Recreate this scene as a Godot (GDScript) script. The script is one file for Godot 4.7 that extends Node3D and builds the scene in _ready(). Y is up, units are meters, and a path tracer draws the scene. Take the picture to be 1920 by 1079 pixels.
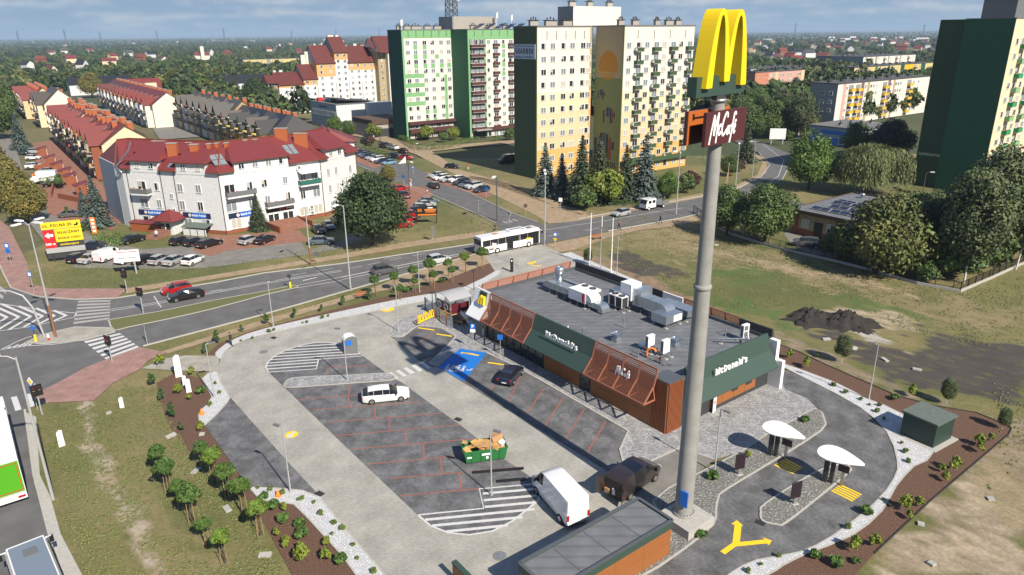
extends Node3D
# A fast food restaurant with its car park at a crossroads, seen from a drone; metres, y up.

var M := {}
var used := {}
var noise := FastNoiseLite.new()

func _ready() -> void:
	make_camera()
	make_sky()
	make_materials()
	more_materials()
	build_terrain()
	build_roads()
	build_lot()
	build_restaurant()
	build_tall_sign()
	build_lot_things()
	build_blocks()
	build_bank()
	build_town()
	build_far()
	build_vehicles()
	build_street_things()
	build_people()
	build_plants()

func make_camera() -> void:
	var cam := Camera3D.new()
	cam.name = "camera"
	cam.fov = 43.83
	cam.near = 0.5
	cam.far = 30000.0
	cam.position = Vector3(0,35,0)
	cam.basis = Basis(Vector3.RIGHT,-0.3420) * Basis(Vector3.BACK,-0.009495)
	add_child(cam)
	cam.current = true

func make_sky() -> void:
	var env := Environment.new()
	env.background_mode = Environment.BG_SKY
	env.tonemap_mode = Environment.TONE_MAPPER_LINEAR
	env.tonemap_exposure = 1.6
	env.sdfgi_enabled = true
	env.ssao_enabled = true
	env.ssil_enabled = true
	env.fog_enabled = true
	env.fog_density = 0.00011
	env.fog_light_color = Color(0.72,0.83,0.95)
	var sky := Sky.new()
	var pano := PanoramaSkyMaterial.new()
	pano.panorama = ImageTexture.create_from_image(sky_image())
	sky.sky_material = pano
	env.sky = sky
	env.background_energy_multiplier = 0.62
	var we := WorldEnvironment.new()
	we.name = "world_environment"
	we.environment = env
	add_child(we)
	var sun := DirectionalLight3D.new()
	sun.name = "sun"
	sun.light_energy = 1.5
	sun.light_color = Color(1.0,0.955,0.88)
	sun.light_angular_distance = 0.5
	sun.shadow_enabled = true
	var to_sun := Vector3(0.451,0.645,0.617)
	sun.basis = Basis.looking_at(-to_sun,Vector3.UP)
	add_child(sun)

# a panorama of blue air and broken high cloud, the same all the way round
func sky_image() -> Image:
	var w := 2048
	var h := 1024
	var n := FastNoiseLite.new()
	n.seed = 11
	n.noise_type = FastNoiseLite.TYPE_SIMPLEX_SMOOTH
	n.frequency = 1.0
	n.fractal_octaves = 5
	n.fractal_gain = 0.55
	var im := Image.create_empty(w,h,false,Image.FORMAT_RGBF)
	for j in h:
		var up := (0.5 - (j + 0.5) / h) * PI
		var y := sin(up)
		var base := Color(0.345,0.485,0.635).lerp(Color(0.06,0.14,0.36),pow(clampf(y,0,1),0.5))
		if y <= 0.0:
			for i in w:
				im.set_pixel(i,j,Color(0.16,0.17,0.13))
			continue
		var near := clampf(y / 0.03,0.0,1.0)
		for i in w:
			var a := (i + 0.5) / w * TAU
			var k := 1.0 / (y + 0.085)
			var px := cos(a) * k
			var pz := sin(a) * k
			var d := n.get_noise_3d(px * 0.75,pz * 0.75,y * 3.0) * 0.5 + 0.5
			var d2 := n.get_noise_3d(px * 2.6 + 40.0,pz * 2.6,3.0) * 0.5 + 0.5
			var c := smoothstep(0.40,0.70,d * 0.72 + d2 * 0.28) * (0.25 + 0.75 * near)
			c *= lerpf(1.0,0.35,clampf(y * 1.6,0,1))
			im.set_pixel(i,j,base.lerp(Color(0.66,0.70,0.75) * (0.74 + 0.4 * d2),c * 0.7))
	return im

# ---------------------------------------------------------------- helpers
func V(x: float,y: float,z: float) -> Vector3:
	return Vector3(x,y,z)

func W(x: float,y: float) -> Vector2:
	return Vector2(x,y)

func P(a: Array) -> PackedVector2Array:
	var o := PackedVector2Array()
	for i in range(0,a.size(),2):
		o.append(Vector2(a[i],a[i + 1]))
	return o

func v3(p: Vector2,y := 0.0) -> Vector3:
	return Vector3(p.x,y,p.y)

func numbered(n: String) -> String:
	if not used.has(n):
		used[n] = 0
		return n
	used[n] += 1
	return "%s_%03d" % [n,used[n]]

func thing(called: String,label: String,category: String,at := Vector3.ZERO,turn := 0.0,group := "") -> Node3D:
	var o := Node3D.new()
	o.name = numbered(called)
	o.position = at
	o.rotation.y = turn
	tag(o,label,category,group)
	add_child(o)
	return o

func tag(o: Node3D,label: String,category: String,group := "") -> void:
	o.set_meta("label",label)
	o.set_meta("category",category)
	if group:
		o.set_meta("group",group)

func copy(src: Node3D,label: String,at: Vector3,turn := 0.0,group := "",size := 1.0) -> Node3D:
	var r: Node3D = src.duplicate()
	var stem := String(src.name)
	if stem.length() > 4 and stem.right(3).is_valid_int():
		stem = stem.left(stem.length() - 4)
	r.name = numbered(stem)
	r.position = at
	r.rotation.y = turn
	r.scale = Vector3.ONE * size
	r.set_meta("label",label)
	if group:
		r.set_meta("group",group)
	elif r.has_meta("group"):
		r.remove_meta("group")
	add_child(r)
	return r

# a shape under construction: one SurfaceTool for each material
class Sh:
	var st := {}
	func g(m: Material) -> SurfaceTool:
		if not st.has(m):
			var s := SurfaceTool.new()
			s.begin(Mesh.PRIMITIVE_TRIANGLES)
			st[m] = s
		return st[m]
	func tri(m: Material,a: Vector3,b: Vector3,c: Vector3,sg := -1) -> void:
		var s := g(m)
		s.set_smooth_group(sg)
		s.add_vertex(a)
		s.add_vertex(b)
		s.add_vertex(c)
	# corners clockwise seen from outside
	func quad(m: Material,a: Vector3,b: Vector3,c: Vector3,d: Vector3,sg := -1) -> void:
		tri(m,a,b,c,sg)
		tri(m,a,c,d,sg)
	func boxt(m: Material,t: Transform3D) -> void:
		var p := []
		for i in 8:
			p.append(t * Vector3((i & 1) - 0.5,((i >> 1) & 1) - 0.5,((i >> 2) & 1) - 0.5))
		quad(m,p[0],p[2],p[3],p[1])
		quad(m,p[5],p[7],p[6],p[4])
		quad(m,p[4],p[6],p[2],p[0])
		quad(m,p[1],p[3],p[7],p[5])
		quad(m,p[2],p[6],p[7],p[3])
		quad(m,p[4],p[0],p[1],p[5])
	func box(m: Material,c: Vector3,size: Vector3,turn := 0.0) -> void:
		boxt(m,Transform3D(Basis(Vector3.UP,turn) * Basis.from_scale(size),c))
	# a bar of square section between two points
	func bar(m: Material,a: Vector3,b: Vector3,w: float,h := 0.0) -> void:
		var d := b - a
		var up := Vector3.UP if absf(d.normalized().y) < 0.95 else Vector3.RIGHT
		var bs := Basis.looking_at(d,up)
		boxt(m,Transform3D(bs * Basis.from_scale(Vector3(w,h if h > 0.0 else w,d.length())),(a + b) / 2.0))
	func poly(m: Material,p: PackedVector2Array,y: float,up := true) -> void:
		var idx := Geometry2D.triangulate_polygon(p)
		for i in range(0,idx.size(),3):
			var q := []
			for k in 3:
				var v := p[idx[i + k]]
				q.append(Vector3(v.x,y,v.y))
			var flip: bool = (q[2] - q[0]).cross(q[1] - q[0]).y < 0.0
			if flip == up:
				tri(m,q[0],q[2],q[1])
			else:
				tri(m,q[0],q[1],q[2])
	func prism(m: Material,p: PackedVector2Array,y0: float,y1: float,top: Material = null,bottom := false) -> void:
		poly(top if top else m,p,y1)
		if bottom:
			poly(m,p,y0,false)
		var ccw := not Geometry2D.is_polygon_clockwise(p)
		for i in p.size():
			var a := p[i]
			var b := p[(i + 1) % p.size()]
			if ccw:
				quad(m,Vector3(a.x,y0,a.y),Vector3(a.x,y1,a.y),Vector3(b.x,y1,b.y),Vector3(b.x,y0,b.y))
			else:
				quad(m,Vector3(b.x,y0,b.y),Vector3(b.x,y1,b.y),Vector3(a.x,y1,a.y),Vector3(a.x,y0,a.y))
	# an outline in the plane of t's x and y, pushed from z0 to z1
	func extrude(m: Material,p: PackedVector2Array,z0: float,z1: float,t := Transform3D(),sides: Material = null) -> void:
		var idx := Geometry2D.triangulate_polygon(p)
		for i in range(0,idx.size(),3):
			var a := p[idx[i]]
			var b := p[idx[i + 1]]
			var c := p[idx[i + 2]]
			if (b - a).cross(c - a) > 0.0:
				var k := b
				b = c
				c = k
			tri(m,t * Vector3(a.x,a.y,z1),t * Vector3(b.x,b.y,z1),t * Vector3(c.x,c.y,z1))
			tri(m,t * Vector3(a.x,a.y,z0),t * Vector3(c.x,c.y,z0),t * Vector3(b.x,b.y,z0))
		var cw := Geometry2D.is_polygon_clockwise(p)
		for i in p.size():
			var a := p[i]
			var b := p[(i + 1) % p.size()]
			if not cw:
				var k := a
				a = b
				b = k
			quad(sides if sides else m,t * Vector3(a.x,a.y,z0),t * Vector3(b.x,b.y,z0),t * Vector3(b.x,b.y,z1),t * Vector3(a.x,a.y,z1))
	func ring(c: Vector3,u: Vector3,w: Vector3,r: float,seg: int) -> Array:
		var o := []
		for i in seg:
			var a := TAU * i / seg
			o.append(c + (u * cos(a) + w * sin(a)) * r)
		return o
	func skin(m: Material,a: Array,b: Array,sg := 1) -> void:
		var n := a.size()
		for i in n:
			var j := (i + 1) % n
			quad(m,a[i],b[i],b[j],a[j],sg)
	func fan(m: Material,a: Array,flip := false) -> void:
		for i in range(1,a.size() - 1):
			if flip:
				tri(m,a[0],a[i + 1],a[i])
			else:
				tri(m,a[0],a[i],a[i + 1])
	func tube(m: Material,pts: Array,r0: float,r1 := -1.0,seg := 8,caps := true) -> void:
		if r1 < 0.0:
			r1 = r0
		var prev := []
		for i in pts.size():
			var d: Vector3 = (pts[mini(i + 1,pts.size() - 1)] - pts[maxi(i - 1,0)]).normalized()
			var u := d.cross(Vector3.FORWARD if absf(d.z) < 0.9 else Vector3.RIGHT).normalized()
			var w := d.cross(u)
			var cur := ring(pts[i],u,w,lerpf(r0,r1,float(i) / maxi(pts.size() - 1,1)),seg)
			if i > 0:
				skin(m,prev,cur)
			if caps and i == 0:
				fan(m,cur)
			if caps and i == pts.size() - 1:
				fan(m,cur,true)
			prev = cur
	# profile of (radius, height) turned about the upright through c
	func lathe(m: Material,prof: Array,c: Vector3,seg := 16,sg := 1) -> void:
		var prev := []
		for q in prof:
			var cur := ring(c + Vector3(0,q.y,0),Vector3.RIGHT,Vector3.BACK,q.x,seg)
			if prev:
				skin(m,cur,prev,sg)
			prev = cur
	var moved := Transform3D()
	func transform_all(t: Transform3D) -> void:
		moved = t
	func mesh() -> ArrayMesh:
		var am := ArrayMesh.new()
		for m in st:
			st[m].generate_normals()
			st[m].set_material(m)
			if moved != Transform3D():
				var other := SurfaceTool.new()
				other.append_from(st[m].commit(),0,moved)
				other.set_material(m)
				other.commit(am)
			else:
				st[m].commit(am)
		return am

func part(called: String,s: Sh,parent: Node3D) -> MeshInstance3D:
	return part_mesh(called,s.mesh(),parent)

func part_mesh(called: String,mesh: Mesh,parent: Node3D,at := Vector3.ZERO,turn := 0.0) -> MeshInstance3D:
	var o := MeshInstance3D.new()
	o.name = called
	o.mesh = mesh
	o.position = at
	o.rotation.y = turn
	parent.add_child(o,true)
	return o

func solo(called: String,s: Sh,label: String,category: String,group := "") -> MeshInstance3D:
	var o := MeshInstance3D.new()
	o.name = numbered(called)
	o.mesh = s.mesh()
	tag(o,label,category,group)
	add_child(o)
	return o

func setting(called: String,s: Sh,kind := "structure") -> MeshInstance3D:
	var o := MeshInstance3D.new()
	o.name = numbered(called)
	o.mesh = s.mesh()
	o.set_meta("kind",kind)
	add_child(o)
	return o

func line_poly(a: Vector2,b: Vector2,w: float) -> PackedVector2Array:
	var n := (b - a).normalized().orthogonal() * w / 2.0
	return PackedVector2Array([a + n,b + n,b - n,a - n])

# a strip of given width along a path of points
func strip(s: Sh,m: Material,p: PackedVector2Array,w: float,y: float,h := 0.0,closed := false) -> void:
	var n := p.size()
	var l := []
	var r := []
	for i in n:
		var a := p[(i - 1 + n) % n] if closed or i > 0 else p[i]
		var b := p[(i + 1) % n] if closed or i < n - 1 else p[i]
		var o := (b - a).normalized().orthogonal() * w / 2.0
		l.append(p[i] + o)
		r.append(p[i] - o)
	for i in (n if closed else n - 1):
		var j := (i + 1) % n
		var y1 := y + h
		s.quad(m,v3(l[i],y1),v3(l[j],y1),v3(r[j],y1),v3(r[i],y1))
		if h > 0.0:
			s.quad(m,v3(l[j],y),v3(l[j],y1),v3(l[i],y1),v3(l[i],y))
			s.quad(m,v3(r[i],y),v3(r[i],y1),v3(r[j],y1),v3(r[j],y))

func smooth(p: PackedVector2Array,closed := false,steps := 4) -> PackedVector2Array:
	var o := PackedVector2Array()
	var n := p.size()
	for i in (n if closed else n - 1):
		var a := p[(i - 1 + n) % n] if closed or i > 0 else p[i]
		var d := p[(i + 2) % n] if closed or i < n - 2 else p[(i + 1) % n]
		for k in steps:
			o.append(p[i].cubic_interpolate(p[(i + 1) % n],a,d,float(k) / steps))
	if not closed:
		o.append(p[n - 1])
	return o

func text_mesh(words: String,size: float,depth: float,m: Material,font_name := "Droid Sans",weight := 400) -> TextMesh:
	var t := TextMesh.new()
	var f := SystemFont.new()
	f.font_names = PackedStringArray([font_name])
	f.font_weight = weight
	t.font = f
	t.text = words
	t.font_size = 32
	t.pixel_size = size / 32.0
	t.depth = depth
	t.curve_step = 2.0
	t.material = m
	return t

# ---------------------------------------------------------------- materials (base colours are linear)
func lin(r: float,g: float,b: float,a := 1.0) -> Color:
	var c := Color(r,g,b).linear_to_srgb()
	c.a = a
	return c

func mat(called: String,c: Color,rough := 0.8,metal := 0.0) -> StandardMaterial3D:
	var m := StandardMaterial3D.new()
	m.resource_name = called
	m.albedo_color = c
	m.roughness = rough
	m.metallic = metal
	M[called] = m
	return m

func noise_tex(freq: float,seed_: int,lo: float,hi: float,size := 512,octaves := 4,kind := FastNoiseLite.TYPE_SIMPLEX_SMOOTH) -> NoiseTexture2D:
	var n := FastNoiseLite.new()
	n.seed = seed_
	n.noise_type = kind
	n.frequency = freq
	n.fractal_octaves = octaves
	var t := NoiseTexture2D.new()
	t.width = size
	t.height = size
	t.seamless = true
	t.noise = n
	var g := Gradient.new()
	g.set_color(0,Color(lo,lo,lo))
	g.set_color(1,Color(hi,hi,hi))
	t.color_ramp = g
	return t

# lay a tone texture over a material: coarse on the first layer, fine on the second
func grain(m: StandardMaterial3D,coarse: Texture2D,metres: float,fine: Texture2D = null,fine_m := 1.0,bump := 0.0) -> StandardMaterial3D:
	m.albedo_texture = coarse
	m.uv1_triplanar = true
	m.uv1_world_triplanar = true
	m.uv1_scale = Vector3.ONE / metres
	if fine:
		m.detail_enabled = true
		m.detail_albedo = fine
		m.detail_blend_mode = BaseMaterial3D.BLEND_MODE_MUL
		m.detail_uv_layer = BaseMaterial3D.DETAIL_UV_2
		m.uv2_triplanar = true
		m.uv2_world_triplanar = true
		m.uv2_scale = Vector3.ONE / fine_m
	if bump != 0.0:
		m.heightmap_enabled = true
		m.heightmap_texture = coarse
		m.heightmap_scale = bump
	return m

# rows of small stones with joints, each with a tone of its own
func paver_tex(nx: int,ny: int,lo: float,hi: float,joint: float,seed_: int,bond := true) -> ImageTexture:
	var r := RandomNumberGenerator.new()
	r.seed = seed_
	var px := 16
	var im := Image.create_empty(nx * px,ny * px / 2,false,Image.FORMAT_RGB8)
	im.fill(Color(joint,joint,joint))
	for j in ny:
		for i in nx:
			var t := r.randf_range(lo,hi)
			var tint := Color(t,t,t * r.randf_range(0.97,1.03))
			var x := i * px + (px / 2 if bond and j % 2 else 0)
			im.fill_rect(Rect2i(x,j * px / 2,px - 1,px / 2 - 1),tint)
			if x + px > nx * px:
				im.fill_rect(Rect2i(0,j * px / 2,x + px - nx * px - 1,px / 2 - 1),tint)
	return ImageTexture.create_from_image(im)

func make_materials() -> void:
	var blotch := noise_tex(0.012,3,0.82,1.0)
	var blotch2 := noise_tex(0.02,8,0.9,1.0)
	var cloud := noise_tex(0.008,21,0.84,1.0,1024,5)
	var speck := noise_tex(0.22,5,0.8,1.0,512,3)
	var pebble := noise_tex(0.11,6,0.62,1.0,512,2,FastNoiseLite.TYPE_CELLULAR)
	var coarse_grass := noise_tex(0.02,9,0.8,1.0,1024,5)
	var fibre := noise_tex(0.14,14,0.7,1.0,512,4)
	var pav := paver_tex(16,32,0.82,1.0,0.7,4)
	var sett := paver_tex(24,48,0.68,1.0,0.6,7)
	var conc := paver_tex(16,32,0.9,1.0,0.82,9)
	var dust := noise_tex(0.011,23,0.66,1.0,1024,5)
	var roof_rows := stripes_tex(16,0.7,1.0)
	var concrete_v := noise_tex(0.02,31,0.72,1.0,512,5)
	# ground
	var t := mat("terrain",Color.WHITE,1.0)
	t.vertex_color_use_as_albedo = true
	grain(t,coarse_grass,9.0,fibre,2.2)
	grain(mat("terrain_verge",lin(0.20,0.215,0.075),1.0),coarse_grass,5.0,fibre,2.2)
	t = mat("far_land",Color.WHITE,1.0)
	t.vertex_color_use_as_albedo = true
	grain(t,coarse_grass,90.0)
	grain(mat("asphalt",lin(0.165,0.165,0.17),0.9),cloud,26.0,speck,1.3)
	grain(mat("asphalt_old",lin(0.27,0.26,0.24),0.95),cloud,22.0,speck,1.6)
	grain(mat("patch",lin(0.075,0.075,0.08),0.9),cloud,26.0,speck,1.3)
	grain(mat("concrete_pave",lin(0.43,0.42,0.385),0.9),cloud,30.0,conc,3.2)
	grain(mat("apron",lin(0.44,0.42,0.37),0.9),blotch,14.0,conc,3.2)
	grain(mat("dark_pave",lin(0.225,0.23,0.245),0.82),dust,24.0,pav,3.2)
	grain(mat("drive_pave",lin(0.225,0.23,0.24),0.82),dust,29.0,pav,3.2)
	grain(mat("sett",lin(0.52,0.53,0.55),0.85),blotch,11.0,sett,4.3)
	grain(mat("red_pave",lin(0.40,0.24,0.21),0.9),blotch,13.0,conc,3.0)
	grain(mat("brick_pave",lin(0.40,0.19,0.13),0.9),blotch,9.0,pav,3.0)
	grain(mat("beige_path",lin(0.45,0.34,0.22),0.95),blotch,12.0,speck,1.1)
	grain(mat("mulch",lin(0.27,0.15,0.10),1.0),noise_tex(0.14,45,0.45,1.0,512,4),9.0,noise_tex(0.05,44,0.8,1.0),7.0)
	grain(mat("white_gravel",lin(0.84,0.86,0.90),0.9),pebble,7.0,blotch2,9.0)
	grain(mat("grey_gravel",lin(0.66,0.66,0.62),0.9),noise_tex(0.16,16,0.25,1.0,512,2,FastNoiseLite.TYPE_CELLULAR),11.0,blotch,6.0)
	grain(mat("kerb",lin(0.42,0.41,0.385),0.85),blotch2,5.0)
	grain(mat("soil",lin(0.052,0.046,0.042),1.0),fibre,3.0,blotch,8.0)
	grain(mat("white_paint",lin(0.74,0.75,0.76),0.7),blotch2,3.0,speck,0.9)
	grain(mat("worn_paint",lin(0.50,0.50,0.49),0.8),blotch,2.0,speck,0.9)
	mat("yellow_paint",lin(0.80,0.52,0.015),0.7)
	grain(mat("blue_paint",lin(0.008,0.17,0.60),0.7),blotch2,5.0)
	grain(mat("red_line",lin(0.40,0.15,0.115),0.9),blotch,3.0,conc,1.6)
	# restaurant
	grain(mat("roof_felt",lin(0.165,0.178,0.20),0.8),cloud,17.0,stripes_tex(8,0.9,1.0),8.0)
	mat("roof_edge",lin(0.075,0.085,0.10),0.6)
	mat("green_panel",lin(0.035,0.066,0.053),0.5)
	mat("green_dark",lin(0.02,0.045,0.034),0.5)
	var wood := stripes_tex(12,0.75,1.0)
	grain(mat("wood_panel",lin(0.36,0.13,0.035),0.6),blotch2,2.0,wood,1.6)
	grain(mat("wood_slat",lin(0.33,0.10,0.035),0.55),blotch2,1.5)
	grain(mat("louver",lin(0.38,0.145,0.088),0.5),blotch2,2.0)
	mat("charcoal",lin(0.035,0.037,0.04),0.6)
	mat("grey_panel",lin(0.13,0.14,0.15),0.6)
	mat("white_panel",lin(0.76,0.77,0.79),0.5)
	mat("white_gloss",lin(0.82,0.82,0.82),0.25)
	mat("white_letter",lin(0.85,0.86,0.87),0.4)
	grain(mat("galvanised",lin(0.60,0.66,0.72),0.32,0.85),blotch,1.3)
	grain(mat("dull_steel",lin(0.45,0.46,0.47),0.5,0.7),blotch,1.8)
	mat("pole_grey",lin(0.40,0.41,0.42),0.5,0.2)
	grain(mat("concrete_pole",lin(0.36,0.36,0.35),0.85),noise_tex(0.05,61,0.82,1.0,512,4),3.0,noise_tex(0.012,62,0.88,1.0),9.0)
	mat("arch_yellow",lin(0.80,0.57,0.006),0.5)
	mat("cafe_brown",lin(0.075,0.018,0.022),0.45)
	mat("sign_orange",lin(0.42,0.11,0.02),0.5)
	mat("black",lin(0.012,0.012,0.013),0.5)
	mat("rubber",lin(0.018,0.018,0.018),0.85)
	mat("dark_screen",lin(0.022,0.012,0.018),0.3)
	mat("red",lin(0.5,0.02,0.025),0.4)
	mat("orange",lin(0.7,0.2,0.02),0.5)
	mat("deep_red",lin(0.11,0.012,0.02),0.45)
	mat("blue_sign",lin(0.015,0.14,0.55),0.4)
	mat("navy_sign",lin(0.012,0.022,0.075),0.4)
	mat("yellow_sign",lin(0.82,0.60,0.02),0.4)
	mat("green_steel",lin(0.02,0.15,0.045),0.5)
	grain(mat("trafo_roof",lin(0.13,0.165,0.145),0.8),blotch,2.5)
	mat("plank",lin(0.48,0.28,0.10),0.8)
	mat("card",lin(0.40,0.24,0.12),0.9)
	mat("polycarbonate",lin(0.5,0.55,0.6,0.4),0.2).transparency = BaseMaterial3D.TRANSPARENCY_ALPHA
	var gl := mat("pane",lin(0.7,0.8,0.8,0.22),0.05)
	gl.transparency = BaseMaterial3D.TRANSPARENCY_ALPHA
	mat("glass",lin(0.025,0.03,0.036),0.08)
	mat("glass_pale",lin(0.19,0.22,0.25),0.15)
	mat("curtain",lin(0.42,0.40,0.36),0.5)
	mat("frame_white",lin(0.72,0.73,0.74),0.5)
	mat("solar",lin(0.012,0.016,0.035),0.15)
	# walls
	for w in [["plaster_white",0.66,0.68,0.70],["plaster_ivory",0.71,0.68,0.61],["plaster_cream",0.70,0.60,0.42],["plaster_peach",0.68,0.51,0.31],["plaster_orange",0.66,0.38,0.16],["plaster_gold",0.65,0.40,0.14],
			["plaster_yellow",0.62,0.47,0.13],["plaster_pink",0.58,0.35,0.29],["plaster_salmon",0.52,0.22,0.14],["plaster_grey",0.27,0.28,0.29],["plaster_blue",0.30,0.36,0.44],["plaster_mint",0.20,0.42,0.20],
			["green_gable",0.010,0.075,0.06],["green_mid",0.045,0.16,0.075],["olive_gable",0.062,0.098,0.05],["olive_mid",0.20,0.235,0.09],["tower_green",0.022,0.10,0.05],["tan_wall",0.40,0.32,0.19],
			["maroon",0.085,0.03,0.028],["balcony_green",0.045,0.085,0.04],["balcony_yellow",0.75,0.45,0.01],["brick_wall",0.26,0.085,0.04],["brown_wall",0.10,0.062,0.042],["roof_gravel",0.16,0.16,0.165],["concrete_grey",0.36,0.34,0.31]]:
		grain(mat(w[0],lin(w[1],w[2],w[3]),0.9),blotch2,7.0)
	for w in [["tile_red",0.23,0.042,0.042],["tile_bright",0.21,0.034,0.03],["tile_dull",0.15,0.038,0.03],["tile_brown",0.085,0.07,0.062],["tile_grey",0.085,0.082,0.078],["tile_rust",0.22,0.06,0.028],["tile_dark",0.022,0.024,0.03]]:
		var m := mat(w[0],lin(w[1],w[2],w[3]),0.5)
		grain(m,blotch2,5.0,roof_rows,5.6)
	mat("chimney_brick",lin(0.36,0.10,0.035),0.85)
	# cars
	for w in [["car_white",0.72,0.73,0.74],["car_black",0.012,0.012,0.014],["car_silver",0.38,0.40,0.42],["car_grey",0.10,0.105,0.11],["car_navy",0.016,0.024,0.05],["car_blue",0.03,0.10,0.22],["car_red",0.40,0.012,0.015],
			["car_steel",0.10,0.14,0.19],["car_brown",0.03,0.022,0.022],["car_sky",0.18,0.33,0.48],["car_maroon",0.10,0.01,0.018],["car_green",0.015,0.05,0.05],["car_pearl",0.50,0.54,0.57]]:
		var m := mat(w[0],lin(w[1],w[2],w[3]),0.35,0.15 if w[1] < 0.6 else 0.0)
		m.clearcoat_enabled = true
		m.clearcoat = 0.8
		m.clearcoat_roughness = 0.08
	mat("car_glass",lin(0.012,0.014,0.017),0.05)
	mat("chrome",lin(0.6,0.6,0.62),0.25,0.9)
	mat("lamp_clear",lin(0.55,0.57,0.6),0.1,0.3)
	mat("lamp_red",lin(0.35,0.008,0.01),0.2)
	# plants: the leaf colours are on the vertices
	for w in [["leaf",0.26],["needle",0.1]]:
		var m := mat(w[0],Color.WHITE,0.65)
		m.vertex_color_use_as_albedo = true
		m.backlight_enabled = true
		m.backlight = Color(w[1],w[1],w[1])
	grain(mat("bark",lin(0.10,0.075,0.055),0.95),fibre,1.0)
	mat("birch_bark",lin(0.55,0.54,0.50),0.9)
	mat("stake",lin(0.38,0.24,0.13),0.9)
	mat("skin",lin(0.48,0.28,0.20),0.6)
	for w in [["cloth_dark",0.03,0.03,0.04],["cloth_white",0.6,0.6,0.62],["cloth_blue",0.05,0.09,0.2],["cloth_red",0.4,0.08,0.06],["hair",0.03,0.02,0.015]]:
		mat(w[0],lin(w[1],w[2],w[3]),0.9)

func stripes_tex(n: int,lo: float,hi: float) -> ImageTexture:
	var im := Image.create_empty(128,128,false,Image.FORMAT_RGB8)
	for j in 128:
		var f := fmod(float(j) * n / 128.0,1.0)
		var t := lo if f < 0.2 else lerpf(lerpf(lo,hi,0.75),hi,f)
		im.fill_rect(Rect2i(0,j,128,1),Color(t,t,t))
	return ImageTexture.create_from_image(im)

func more_materials() -> void:
	mat("sun_orange",lin(0.42,0.19,0.02),0.9)
	mat("mural_dark",lin(0.035,0.035,0.035),0.9)
	mat("mural_grey",lin(0.16,0.16,0.15),0.9)
	mat("mural_blue",lin(0.04,0.08,0.16),0.9)
	mat("mural_red",lin(0.2,0.04,0.04),0.9)
	mat("mural_pale",lin(0.42,0.32,0.14),0.9)
	mat("board_pale",lin(0.42,0.52,0.66),0.5)
	mat("teal",lin(0.02,0.12,0.10),0.6)
	mat("car_steel_roof",lin(0.16,0.20,0.26),0.5)
	mat("lorry_green",lin(0.075,0.33,0.015),0.4)
	mat("rust",lin(0.22,0.11,0.055),0.9)
	mat("steel_dark",lin(0.08,0.085,0.09),0.6)
	var b := noise_tex(0.02,18,0.9,1.0)
	for w in [["plaster_ivory2",0.70,0.69,0.64],["plaster_sand",0.69,0.55,0.36],["tower_olive",0.035,0.07,0.033],["balcony_bright",0.03,0.26,0.10],["roof_dark",0.07,0.072,0.08],["plaster_lemon",0.60,0.50,0.22],["olive_yellow",0.13,0.10,0.015],["tile_mauve",0.18,0.11,0.105],["brown_pale",0.27,0.21,0.15]]:
		grain(mat(w[0],lin(w[1],w[2],w[3]),0.9),b,7.0)

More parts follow.
